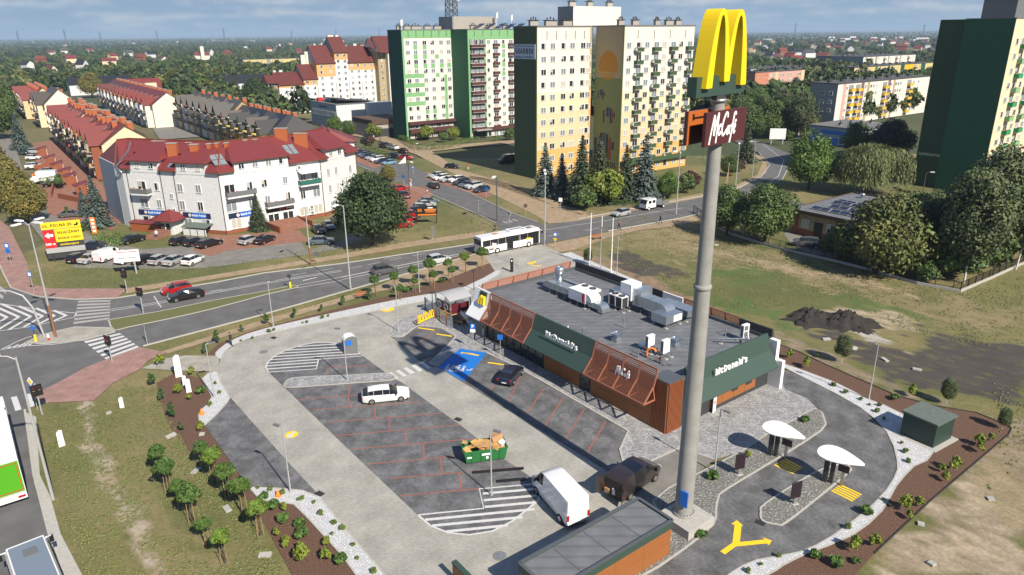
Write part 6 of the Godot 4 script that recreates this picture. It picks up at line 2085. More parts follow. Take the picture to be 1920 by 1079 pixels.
func build_bank() -> void:
	var t := thing("corner_building","white three-storey corner building with red tiled roof and navy bank signs","building")
	var front := [W(-76.2,-137.4),W(-73.7,-135.2),W(-53.1,-129.3),W(-38.2,-143.2),W(-33.2,-153.5),W(-36.5,-166.0)]
	var back := [W(-84.0,-146.5),W(-76.5,-149.0),W(-56.5,-143.5),W(-50.5,-150.0),W(-46.8,-157.0),W(-49.0,-166.5)]
	var h := 12.0
	var s := Sh.new()
	for i in 5:
		var q := PackedVector2Array([front[i],front[i + 1],back[i + 1],back[i]])
		s.prism(M.plaster_white,q,0,h)
	part("wall",s,t)
	s = Sh.new()
	var pb := PackedVector2Array([front[0] + W(-0.05,0.05),front[0],back[0],back[0] + W(-0.1,0.05)])
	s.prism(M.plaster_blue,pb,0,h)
	part("side_wall",s,t)
	s = Sh.new()
	for i in range(1,5):
		s.bar(M.brick_wall,v3(front[i],0.35),v3(front[i + 1],0.35),0.12,0.7)
	part("plinth",s,t)
	# hipped roof: eaves pushed out, ridge down the middle
	var ridge := []
	var ef := []
	var eb := []
	for i in 6:
		ridge.append((front[i] + back[i]) / 2.0)
		var o: Vector2 = (front[i] - back[i]).normalized()
		ef.append(front[i] + o * 0.75)
		eb.append(back[i] - o * 0.75)
	ridge[0] = (front[0] + back[0]) / 2.0 + W(3.8,1.6)
	ridge[1] = (front[1] + back[1]) / 2.0
	ridge[5] = (front[5] + back[5]) / 2.0 + W(1.0,5.0)
	var ye := 11.75
	var yr := 16.2
	s = Sh.new()
	var dormers := [[1,2,2.2,8.4],[1,2,12.4,18.8],[2,3,3.0,13.6],[3,4,2.0,7.5],[4,5,2.5,9.5]]
	for i in 5:
		var cuts := [0.0]
		for q in dormers:
			if q[0] == i:
				var wl: float = (front[i + 1] - front[i]).length()
				cuts.append_array([q[2] / wl,q[3] / wl])
		cuts.append(1.0)
		for k in cuts.size() - 1:
			var f := 0.55 if k % 2 else 0.0
			var pt := func(u: float,v: float) -> Vector3: return v3(ef[i],ye).lerp(v3(ef[i + 1],ye),u).lerp(v3(ridge[i],yr).lerp(v3(ridge[i + 1],yr),u),v)
			s.quad(M.tile_red,pt.call(cuts[k + 1],f),pt.call(cuts[k],f),pt.call(cuts[k],1.0),pt.call(cuts[k + 1],1.0))
			if f == 0.0:
				var a0: Vector3 = pt.call(cuts[k],0.0)
				var a1: Vector3 = pt.call(cuts[k + 1],0.0)
				var dn := V(0,0.25,0)
				s.quad(M.tile_rust,a0 - dn,a0,a1,a1 - dn)
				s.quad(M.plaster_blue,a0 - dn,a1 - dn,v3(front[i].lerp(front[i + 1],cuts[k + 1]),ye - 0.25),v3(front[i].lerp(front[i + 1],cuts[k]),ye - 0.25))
		s.quad(M.tile_red,v3(eb[i],ye),v3(eb[i + 1],ye),v3(ridge[i + 1],yr),v3(ridge[i],yr))
	s.tri(M.tile_red,v3(ef[0],ye),v3(eb[0],ye),v3(ridge[0],yr))
	s.tri(M.tile_red,v3(eb[5],ye),v3(ef[5],ye),v3(ridge[5],yr))
	for i in 5:
		s.bar(M.tile_rust,v3(ridge[i],yr + 0.05),v3(ridge[i + 1],yr + 0.05),0.3,0.16)
	s.bar(M.tile_rust,v3(ef[0],ye + 0.06),v3(ridge[0],yr + 0.05),0.26,0.14)
	s.bar(M.tile_rust,v3(ef[2],ye + 0.06),v3(ridge[2],yr + 0.05),0.26,0.14)
	s.bar(M.tile_rust,v3(ef[3],ye + 0.06),v3(ridge[3],yr + 0.05),0.26,0.14)
	part("roof",s,t)
	# wall dormers under roofs of their own
	for q in dormers:
		var a: Vector2 = front[q[0]]
		var d: Vector2 = (front[q[1]] - a).normalized()
		var n := W(d.y,-d.x)
		if n.dot(back[q[0]] - a) < 0:
			n = -n
		var p0: Vector2 = a + d * q[2]
		var p1: Vector2 = a + d * q[3]
		s = Sh.new()
		s.prism(M.plaster_white,PackedVector2Array([p0 - n * 0.06,p1 - n * 0.06,p1 + n * 3.5,p0 + n * 3.5]),11.0,13.35)
		var dm := part("dormer",s,t)
		s = Sh.new()
		var e0 := p0 - d * 0.6 - n * 0.7
		var e1 := p1 + d * 0.6 - n * 0.7
		var r0 := p0 + d * 1.2 + n * 5.2
		var r1 := p1 - d * 1.2 + n * 5.2
		s.quad(M.tile_red,v3(e1,13.3),v3(e0,13.3),v3(r0,15.9),v3(r1,15.9))
		s.quad(M.tile_rust,v3(e0,13.1),v3(e0,13.3),v3(e1,13.3),v3(e1,13.1))
		var b0 := p0 - d * 0.6 + n * 3.2
		var b1 := p1 + d * 0.6 + n * 3.2
		s.tri(M.tile_red,v3(e0,13.3),v3(b0,13.5),v3(r0,15.9))
		s.tri(M.tile_red,v3(b1,13.5),v3(e1,13.3),v3(r1,15.9))
		s.quad(M.charcoal,v3(e0,13.1),v3(e1,13.1),v3(p1 + n * 0.2,13.1),v3(p0 + n * 0.2,13.1))
		part("dormer_roof",s,dm)
		var k := 4 if q[0] == 2 else 2
		for j in k:
			bank_wall(dm,p0 - n * 0.06,p1 - n * 0.06,[[(p1 - p0).length() * (j + 0.5) / k,12.3,1.15,1.15]])
	# windows, floor by floor
	bank_wall(t,front[1],front[2],[[4.0,8.4,1.9,1.9],[7.4,8.4,1.1,1.5],[12.6,8.4,1.2,1.6],[16.6,8.4,1.2,1.6],[10.4,6.7,0.9,1.1],[3.9,5.1,1.9,1.8],[7.3,5.1,1.1,1.7],[12.5,5.1,1.2,1.8],[16.5,5.1,1.2,1.8],[10.3,3.9,0.9,1.0],[3.9,1.7,1.9,1.8],[7.2,1.7,1.9,1.8],[13.2,1.7,1.8,1.9],[17.2,1.7,1.8,1.9]])
	bank_wall(t,front[2],front[3],[[1.6,8.3,2.0,1.9],[5.4,8.3,1.2,1.8],[8.3,8.5,1.2,1.5],[12.6,8.5,1.0,1.5],[16.4,8.6,1.2,1.6],[18.8,8.6,1.4,1.8],[1.5,5.1,2.1,1.9],[5.4,5.1,1.2,1.9],[8.6,5.0,1.1,2.2],[12.8,5.0,1.1,2.3],[16.0,5.1,1.1,1.7],[19.0,5.1,1.6,1.7],[2.0,1.8,2.0,2.0],[5.6,1.8,2.0,2.0],[15.9,1.8,2.0,1.9],[19.0,1.8,2.0,1.9]])
	bank_wall(t,front[3],front[4],[[2.2,8.6,0.9,1.6],[4.6,8.6,0.9,1.6],[2.3,5.2,0.9,1.7],[4.8,5.2,0.9,1.7],[2.6,1.8,1.1,1.7],[5.4,1.8,1.1,1.7],[9.2,8.2,1.0,1.6],[9.2,4.8,1.0,1.6]])
	bank_wall(t,front[4],front[5],[[3.5,8.6,0.9,1.6],[7,8.6,0.9,1.6],[3.5,5.2,0.9,1.6],[7,5.2,0.9,1.6]])
	# bank signs, shop doors and small things on the front
	var d1: Vector2 = (front[2] - front[1]).normalized()
	var o1 := W(-d1.y,d1.x)
	var turn1 := atan2(-d1.y,d1.x)
	var d2: Vector2 = (front[3] - front[2]).normalized()
	var o2 := W(-d2.y,d2.x)
	var turn2 := atan2(-d2.y,d2.x)
	for q in [[front[1] + d1 * 5.4,o1,turn1,6.2],[front[1] + d1 * 15.4,o1,turn1,6.0],[front[2] + d2 * 3.9,o2,turn2,6.4]]:
		var tr := Transform3D(Basis(Vector3.UP,q[2]),v3(q[0] + q[1] * 0.1,3.35))
		s = Sh.new()
		s.boxt(M.navy_sign,tr * Transform3D(Basis.from_scale(V(q[3],0.95,0.16)),Vector3.ZERO))
		s.boxt(M.blue_sign,tr * Transform3D(Basis.from_scale(V(q[3] * 0.5,0.95,0.02)),V(q[3] * 0.1,0,0.09)))
		var sg := part("sign",s,t)
		letters(sg,"Bank Polski",0.55,tr * Transform3D(Basis(),V(0.55,0,0.11)),M.white_letter,700,0.01)
		var lg := Sh.new()
		lg.extrude(M.white_letter,ring2(0.14,0.3),0.0,0.015,tr * Transform3D(Basis(),V(-1.45,0,0.1)))
		part("emblem",lg,sg)
	var tr2 := Transform3D(Basis(Vector3.UP,turn2),v3(front[2] + d2 * 10.9 + o2 * 0.05,0))
	for x in [-1.5,1.5]:
		s = Sh.new()
		s.boxt(M.frame_white,tr2 * Transform3D(Basis.from_scale(V(2.4,2.4,0.12)),V(x,1.3,0.0)))
		for k in 2:
			s.boxt(M.glass,tr2 * Transform3D(Basis.from_scale(V(0.95,2.1,0.06)),V(x - 0.56 + k * 1.12,1.25,0.05)))
		part("door",s,t)
		s = Sh.new()
		s.boxt(M.charcoal,tr2 * Transform3D(Basis.from_scale(V(2.7,0.75,0.1)),V(x,3.1,0.08)))
		if x > 0:
			s.boxt(M.red,tr2 * Transform3D(Basis.from_scale(V(0.6,0.5,0.02)),V(x - 0.9,3.1,0.14)))
			s.boxt(M.white_letter,tr2 * Transform3D(Basis.from_scale(V(1.4,0.22,0.02)),V(x + 0.4,3.1,0.14)))
		part("shop_sign",s,t)
	# balconies: [along, height, width, wall, colour]
	for q in [[4.2,6.95,3.8,0,M.grey_panel],[3.4,6.9,5.6,1,M.grey_panel],[17.4,7.0,4.4,1,M.teal],[10.7,3.85,5.6,1,M.grey_panel]]:
		var n := Node3D.new()
		n.name = "balcony"
		t.add_child(n,true)
		n.rotation.y = turn1 if q[3] == 0 else turn2
		n.position = v3((front[1] + d1 * q[0]) if q[3] == 0 else (front[2] + d2 * q[0]))
		var w: float = q[2]
		s = Sh.new()
		s.box(M.plaster_white,V(0,q[1],0.65),V(w,0.3,1.3))
		part("slab",s,n)
		s = Sh.new()
		s.box(q[4],V(0,q[1] + 0.65,1.27),V(w,0.85,0.05))
		s.box(q[4],V(-w / 2 + 0.03,q[1] + 0.65,0.65),V(0.05,0.85,1.2))
		s.box(q[4],V(w / 2 - 0.03,q[1] + 0.65,0.65),V(0.05,0.85,1.2))
		part("railing",s,n)
		s = Sh.new()
		for k in 4:
			s.box([M.plank,M.red,M.frame_white,M.leaf_flat][k],V(-w * 0.35 + k * w * 0.22,q[1] + 0.6,0.8),V(0.4,0.9,0.35))
		part("clutter",s,n)
		if q[4] == M.teal:
			s = Sh.new()
			s.quad(M.white_panel,V(-w / 2,q[1] + 3.0,0.1),V(w / 2,q[1] + 3.0,0.1),V(w / 2 - 0.1,q[1] + 2.5,1.8),V(-w / 2 + 0.1,q[1] + 2.5,1.8))
			part("sunblind",s,n)
	# rain pipes
	for q in [front[1] + d1 * 1.0 + o1 * 0.08,front[1] + d1 * 8.6 + o1 * 0.08,front[1] + d1 * 11.6 + o1 * 0.08,front[2] + o1 * 0.1,front[3] + o2 * 0.1,front[4] + o2 * 0.1]:
		s = Sh.new()
		s.tube(M.brown_wall,[v3(q,0.2),v3(q,11.5)],0.07,-1.0,6)
		part("rain_pipe",s,t)
	# porch with its own little roof, steps, ramp wall and glazed shelter
	var pc: Vector2 = front[1] + d1 * 10.2 + o1 * 1.5
	s = Sh.new()
	var pt := Transform3D(Basis(Vector3.UP,turn1),v3(pc))
	for k in 4:
		var b := Basis(Vector3.UP,PI / 2 * k)
		s.tri(M.tile_red,pt * (b * V(2.7,2.8,2.0 if k % 2 == 0 else 2.7) * V(1,1,1)),pt * (b * V(-2.7,2.8,2.0 if k % 2 == 0 else 2.7)),pt * V(0,4.5,-0.4))
	s.boxt(M.tile_rust,pt * Transform3D(Basis.from_scale(V(5.2,0.16,4.2)),V(0,2.72,0)))
	part("porch_roof",s,t)
	s = Sh.new()
	s.boxt(M.plaster_white,pt * Transform3D(Basis.from_scale(V(2.6,2.6,2.6)),V(0.3,1.3,-0.1)))
	s.boxt(M.glass,pt * Transform3D(Basis.from_scale(V(0.8,1.7,0.06)),V(0.6,1.3,1.22)))
	s.boxt(M.brown_wall,pt * Transform3D(Basis.from_scale(V(0.9,2.0,0.06)),V(-0.6,1.1,1.22)))
	part("porch",s,t)
	for k in 6:
		s = Sh.new()
		s.boxt(M.brick_pave,pt * Transform3D(Basis.from_scale(V(3.0,0.17 * (6 - k),0.62)),V(-0.4,0.085 * (6 - k),1.7 + 0.62 * k)))
		part("step",s,t)
	for k in 8:
		s = Sh.new()
		s.boxt(M.brick_pave,tr2 * Transform3D(Basis.from_scale(V(6.4,0.13 * (8 - k),0.7)),V(0.0,0.065 * (8 - k),0.5 + 0.7 * k)))
		part("step",s,t)
	for x in [-3.35,3.35]:
		s = Sh.new()
		s.boxt(M.brick_wall,tr2 * Transform3D(Basis.from_scale(V(0.3,1.2,6.2)),V(x,0.6,3.2)))
		part("ramp_wall",s,t)
	s = Sh.new()
	var st := Transform3D(Basis(Vector3.UP,turn1),v3(front[1] + d1 * 16.0 + o1 * 1.2))
	s.boxt(M.trafo_roof,st * Transform3D(Basis(Vector3.RIGHT,0.15) * Basis.from_scale(V(5.4,0.1,2.4)),V(0,1.75,0)))
	for k in 4:
		s.boxt(M.grey_panel,st * Transform3D(Basis.from_scale(V(0.07,1.7,0.07)),V(-2.4 + k * 1.6,0.85,1.1)))
	s.boxt(M.plaster_white,st * Transform3D(Basis.from_scale(V(5.0,1.2,0.1)),V(0,0.6,0.9)))
	part("shelter",s,t)
	s = Sh.new()
	var ft := Transform3D(Basis(Vector3.UP,turn1),v3(front[1] + d1 * 4.2 + o1 * 1.9))
	s.boxt(M.wood_slat,ft * Transform3D(Basis.from_scale(V(6.8,1.5,0.12)),V(0.6,0.75,0)))
	s.boxt(M.tile_red,ft * Transform3D(Basis(Vector3.RIGHT,0.2) * Basis.from_scale(V(7.0,0.1,1.6)),V(0.5,1.7,-0.6)))
	part("lean_to",s,t)
	# roof lights, chimneys, snow guards
	var slope := func(i: int,along: float,up: float) -> Transform3D:
		var a: Vector2 = ef[i]
		var d: Vector2 = (ef[i + 1] - ef[i]).normalized()
		var p: Vector2 = a + d * along
		var n := W(d.y,-d.x)
		if n.dot(back[i] - front[i]) < 0:
			n = -n
		var rise := V(n.x * 7.4,4.45,n.y * 7.4).normalized()
		var dd := V(d.x,0,d.y)
		return Transform3D(Basis(dd,rise,dd.cross(rise)),v3(p,ye) + rise * up)
	for q in [[1,10.6,1.4,0.7],[2,0.9,2.6,1.0],[2,2.1,2.6,1.0],[2,0.9,4.2,1.0],[2,2.1,4.2,1.0],[2,15.4,3.1,0.9],[2,16.6,3.1,0.9],[2,15.4,4.6,0.9],[2,16.6,4.6,0.9],[1,16.0,6.3,0.7]]:
		s = Sh.new()
		var tr: Transform3D = slope.call(q[0],q[1],q[2])
		s.boxt(M.grey_panel,tr * Transform3D(Basis.from_scale(V(q[3] + 0.16,1.5,0.16)),V(0,0,0.04)))
		s.boxt(M.glass_pale,tr * Transform3D(Basis.from_scale(V(q[3],1.3,0.06)),V(0,0,0.12)))
		part("roof_light",s,t)
	for q in [[1,9.4,4.2,1.8,3.2],[1,14.2,4.4,1.5,3.0],[2,16.0,7.5,2.4,3.0],[2,19.0,5.0,2.6,3.2],[1,19.2,7.6,0.7,1.4],[2,1.6,7.6,0.7,1.4],[2,3.0,7.4,0.7,1.5],[2,8.5,7.4,0.7,1.5],[2,10.5,7.6,0.7,1.3],[1,4.0,7.8,2.6,1.2],[1,10.8,8.0,1.2,1.0]]:
		var tr: Transform3D = slope.call(q[0],q[1],q[2])
		brick_stack(t,tr.origin - V(0,1.0,0),V(q[3],q[4],0.9),M.chimney_brick)
	for q in [[1,4.0,2.0],[1,6.5,2.0],[1,14.4,2.0],[1,17.0,2.0],[2,6.0,2.2],[2,11.0,2.2]]:
		s = Sh.new()
		s.boxt(M.tile_rust,(slope.call(q[0],q[1],q[2]) as Transform3D) * Transform3D(Basis.from_scale(V(1.1,0.06,0.22)),V(0,1.2,0.5)))
		part("snow_guard",s,t)
	# the round grey flue pipe down the left end
	s = Sh.new()
	s.tube(M.galvanised,[v3(front[1] + d1 * 3.2,16.6),v3(front[1] + d1 * 2.6,15.2),v3(front[1] + d1 * -0.6 + o1 * 0.6,12.0),v3(front[1] + d1 * 0.2 + o1 * 0.3,10.9)],0.16,-1.0,8)
	part("flue_pipe",s,t)
	# outdoor cooling units on the shop front
	for q in [[6.2,2.4],[17.4,2.4],[17.4,1.3],[15.6,10.6]]:
		s = Sh.new()
		s.boxt(M.frame_white,Transform3D(Basis(Vector3.UP,turn2) * Basis.from_scale(V(1.0,0.8,0.4)),v3(front[2] + d2 * q[0] + o2 * 0.25,q[1])))
		s.boxt(M.grey_panel,Transform3D(Basis(Vector3.UP,turn2) * Basis.from_scale(V(0.55,0.55,0.02)),v3(front[2] + d2 * q[0] + o2 * 0.46,q[1])))
		part("cooling_unit",s,t)

# ---------------------------------------------------------------- rows of houses
# local x runs along the row away from the camera, -z is the street side
const ROW_TURN := 2.2096

func row_house(called: String,label: String,at: Vector3,w: float,spec: Dictionary) -> Node3D:
	var t := thing(called,label,"row house",at,ROW_TURN,spec.get("group",""))
	var ye: float = spec.eave
	var yr: float = spec.ridge
	var wm: Material = spec.wall
	var rm: Material = spec.roof
	wall_box(t,"wall",wm,0.05,w - 0.05,0,ye,-6,6)
	gable_roof(t,rm,0.0,w,ye,yr,-6,6,0.5,wm,spec.get("trim",M.brown_wall))
	if spec.has("cross"):
		# a wing towards the street under a gable of its own, ridge across
		var c: float = spec.cross
		var x0: float = spec.get("cx",w * 0.25)
		var x1 := x0 + c
		wall_box(t,"wing",spec.get("wing_wall",wm),x0,x1,0,ye,-8.4,-6)
		var s := Sh.new()
		var yc: float = spec.get("cross_y",ye + (yr - ye) * 0.72)
		var xm := (x0 + x1) / 2
		var zb := -6.0 + (yc - ye) / (yr - ye) * 6.0
		for sg in [-1.0,1.0]:
			var xe: float = x0 - 0.4 if sg < 0 else x1 + 0.4
			var a := V(xe,ye - 0.3,-8.9)
			var b := V(xm,yc,-8.9)
			var cc := V(xm,yc,zb)
			var d := V(xe,ye - 0.3,-5.9)
			if sg < 0:
				s.quad(rm,a,d,cc,b)
			else:
				s.quad(rm,a,b,cc,d)
			var u := V(0,0.2,0)
			s.quad(spec.get("trim",M.brown_wall),a,b,b - u,a - u)
		s.tri(spec.get("wing_wall",wm),V(x0,ye,-8.41),V(xm,yc - 0.2,-8.41),V(x1,ye,-8.41))
		part("wing_roof",s,t)
		for k in 3:
			win(t,V(xm,1.8 + 2.9 * k,-8.43),1.5,1.5,PI)
			balcony_back(t,xm,3.3 + 2.9 * k,-8.4,c * 0.95,spec.get("bal",M.wood_slat),k)
	for k in 3:
		if 1.7 + 2.9 * k < ye:
			win(t,V(w * 0.82,1.7 + 2.9 * k,-6.02),1.3,1.4,PI)
			win(t,V(w * 0.3,1.7 + 2.9 * k,6.02),1.3,1.4)
			win(t,V(w * 0.7,1.7 + 2.9 * k,6.02),1.3,1.4)
	for q in spec.get("stacks",[]):
		brick_stack(t,V(q[0],lerpf(yr,ye,absf(q[1]) / 6.0) - 0.6,q[1]),V(0.7,q[2],1.3))
	for q in spec.get("lights",[]):
		var s := Sh.new()
		var sg: float = signf(q[1])
		var y := lerpf(yr,ye,absf(q[1]) / 6.0) + 0.28
		var ang := atan2(yr - ye,6.0)
		s.boxt(M.glass_pale if q.size() < 3 else M.solar,Transform3D(Basis(Vector3.RIGHT,ang * sg) * Basis.from_scale(V(0.9,0.1,1.4) if q.size() < 3 else V(q[2],0.1,4.2)),V(q[0],y,q[1])))
		part("roof_light" if q.size() < 3 else "solar_panel",s,t)
	return t

func balcony_back(t: Node3D,x: float,y: float,z: float,w: float,m: Material,k: int) -> void:
	var s := Sh.new()
	s.box(M.concrete_grey,V(x,y,z - 0.6),V(w,0.16,1.2))
	s.box(m,V(x,y + 0.5,z - 1.17),V(w,0.8,0.06))
	part("balcony",s,t)
	if k != 1:
		s = Sh.new()
		s.box([M.plank,M.cloth_white,M.cloth_red,M.leaf_flat][wr.randi() % 4],V(x + wr.randf_range(-1,1),y + 0.6,z - 0.6),V(0.7,1.0,0.5))
		part("balcony_clutter",s,t)

func build_town() -> void:
	var ax := V(-0.596,0,-0.803)
	var side := V(0.803,0,-0.596)
	# red row along the service road
	var o := V(-100.0,0,-188.6)
	var walls := [M.plaster_cream,M.plaster_cream,M.plaster_ivory,M.plaster_cream,M.brick_wall,M.plaster_ivory,M.plaster_cream,M.plaster_peach,M.plaster_white,M.plaster_cream,M.plaster_white,M.plaster_ivory]
	var ord := ["nearest","second","third","fourth","fifth","sixth","seventh","eighth","ninth","tenth","eleventh","twelfth"]
	for i in 12:
		var up := 0.5 * sin(i * 1.9)
		row_house("row_house","red-roofed row house, %s from the near gable end of its row" % ord[i],o + ax * 8.2 * i,8.15,{"eave": 9.0 + up,"ridge": 13.2 + up,"wall": walls[i],"roof": M.tile_bright,"cross": 4.6,"cx": 1.0 + 1.4 * (i % 2),"wing_wall": [M.brick_wall,M.tan_wall,M.brown_wall,M.plaster_cream][i % 4],"bal": [M.wood_slat,M.brown_wall,M.charcoal][i % 3],
			"stacks": [[1.4,1.6,2.4],[4.6,1.8,2.6],[6.6,-1.2,2.2]],"lights": [[3.0,-3.0],[5.2,3.2]] if i % 3 else [[3.0,3.2],[3.4,3.0,2.6]],"group": "red-roofed houses along the service road"})
	# low red porches in front of them
	var porch_spots := P([-91.3,-153.1,-101.1,-166.4,-110.5,-178.3,-116.3,-186.1,-124.5,-196.3,-133.4,-207.6,-146.3,-224.7])
	for i in 7:
		var s := Sh.new()
		var p := Transform3D(Basis(Vector3.UP,ROW_TURN),v3(porch_spots[i]))
		s.boxt(M.tile_bright,p * Transform3D(Basis(Vector3.RIGHT,-0.22) * Basis.from_scale(V(3.6,0.14,3.2)),V(0,2.7,0)))
		s.boxt(M.plaster_ivory,p * Transform3D(Basis.from_scale(V(3.2,2.3,0.2)),V(0,1.15,1.2)))
		s.boxt(M.brick_wall,p * Transform3D(Basis.from_scale(V(0.3,2.4,2.4)),V(-1.5,1.2,0)))
		solo("garage_porch",s,"small red-roofed garage porch, %s from the near end of the red row" % ord[i],"porch","porches in front of the red row")
	# brown-roofed house beyond, then red ones again
	for i in 2:
		row_house("row_house",["brown-roofed white house with dormers beyond the red row, nearer half","brown-roofed white house beyond the red row, farther half"][i],o + ax * (142 + 13.0 * i),12.95,{"eave": 9.4,"ridge": 15.0,"wall": M.plaster_ivory,"roof": M.tile_brown,"cross": 7.0,"cx": 2.6,"wing_wall": M.plaster_cream,"bal": M.charcoal,"stacks": [[6,1.5,1.6]],"group": "brown-roofed double house"})
	for i in 6:
		row_house("row_house","red-roofed house in the far row by the road trees, %s from its near end" % ord[i],o + ax * (186 + 9.5 * i) - side * 2.0,9.4,{"eave": 8.6,"ridge": 13.4,"wall": [M.plaster_peach,M.plaster_cream,M.plaster_ivory][i % 3],"roof": M.tile_bright,"cross": 5.0,"cx": 2.0,"bal": M.wood_slat,"stacks": [[3,1.5,2.2],[7,-1.5,2.0]],"group": "far red-roofed row"})
	# dark-roofed row facing the court, yellow dormers near, grey gables farther
	var ob := V(-66.0,0,-218.0)
	for i in 12:
		var near := i < 5
		var t := row_house("row_house",("dark-roofed house with yellow dormers, %s from the near hipped end" if near else "grey-roofed house with tall street gable, %s from the near hipped end") % ord[i],ob + ax * 8.8 * i,8.75,{"eave": 7.6 if near else 8.6,"ridge": 12.4 if near else 13.2 + 0.6 * (i % 2),"wall": M.plaster_yellow if near else [M.plaster_cream,M.plaster_white,M.tan_wall][i % 3],"roof": [M.tile_dark,M.tile_brown,M.tile_dark][i % 3] if near else [M.tile_grey,M.tile_brown,M.tile_grey][i % 3],
			"cross": 4.8 if near else 5.6,"cx": 1.6,"cross_y": 11.4 if near else 12.9,"bal": M.charcoal if near else M.brown_wall,"stacks": [[1.5,2.4,3.2],[6.4,2.2,3.0]] if near else [[4.0,2.0,3.0]],"lights": [[4.4,3.0],[6.6,-2.8,2.4]] if near else [[4.0,-2.5]],"trim": M.tile_rust,"group": "dark-roofed houses round the court"})
	# hipped end of that row
	var e := thing("end_house","cream end house with grey hipped roof closing the dark-roofed row","house",ob - ax * 0.0,ROW_TURN)
	wall_box(e,"wall",M.plaster_cream,-9.0,-0.05,0,7.8,-6.5,6.5)
	var hs := Sh.new()
	hs.quad(M.tile_grey,V(-9.6,7.6,7.1),V(0.0,7.6,7.1),V(0.0,12.9,0),V(-4.0,12.9,0))
	hs.quad(M.tile_grey,V(0.0,7.6,-7.1),V(-9.6,7.6,-7.1),V(-4.0,12.9,0),V(0.0,12.9,0))
	hs.tri(M.tile_grey,V(-9.6,7.6,-7.1),V(-9.6,7.6,7.1),V(-4.0,12.9,0))
	part("roof",hs,e)
	for z in [-3.5,0.0,3.5]:
		win(e,V(-9.02,5.6,z),1.2,1.4,-PI / 2)
	# red row at the back of the court
	var oc := V(-139.0,0,-299.0)
	for i in 12:
		row_house("row_house","red-roofed house at the back of the court, %s from its near gable" % ord[i],oc + ax * 10.0 * i,9.95,{"eave": 9.2,"ridge": 13.6,"wall": [M.plaster_ivory,M.plaster_white,M.plaster_blue][i % 3],"roof": M.tile_bright if i < 7 else M.tile_dull,"cross": 4.6,"cx": 2.4,"cross_y": 12.0,"bal": M.tile_red,"stacks": [[2.0,1.8,2.6],[5.0,2.0,2.6],[8.0,1.6,2.4]],"lights": [[4.0,-3.0]],"group": "red-roofed houses at the back of the court"})
	# cream villa with red roof between the rows, and a white hall behind
	var v := thing("villa","cream villa with red roof and rounded gables between the far rows","house",V(-222.0,0,-445.0),GRID)
	wall_box(v,"wall",M.plaster_cream,-12,12,0,6.5,-10,0)
	gable_roof(v,M.tile_bright,-12,12,6.5,11.0,-10,0,0.6,M.plaster_cream)
	for x in [-6.0,6.0]:
		wall_box(v,"gable_bay",M.plaster_cream,x - 3.2,x + 3.2,0,8.6,-3,1.0)
		win(v,V(x,6.4,1.02),2.4,1.8)
		win(v,V(x,2.4,1.02),1.6,1.8)
	v = thing("white_hall","white gabled hall with dark roof behind the back row of houses","hall",V(-166.0,0,-470.0),GRID)
	wall_box(v,"wall",M.plaster_white,-14,14,0,7.5,-10,0)
	gable_roof(v,M.tile_dark,-14,14,7.5,11.5,-10,0,0.6,M.plaster_white)
	v = thing("white_hall","white hall with navy roof left of the cream villa","hall",V(-262.0,0,-480.0),GRID)
	wall_box(v,"wall",M.plaster_white,-20,16,0,7.0,-12,0)
	gable_roof(v,M.tile_dark,-20,16,7.0,11.0,-12,0,0.6,M.plaster_white)

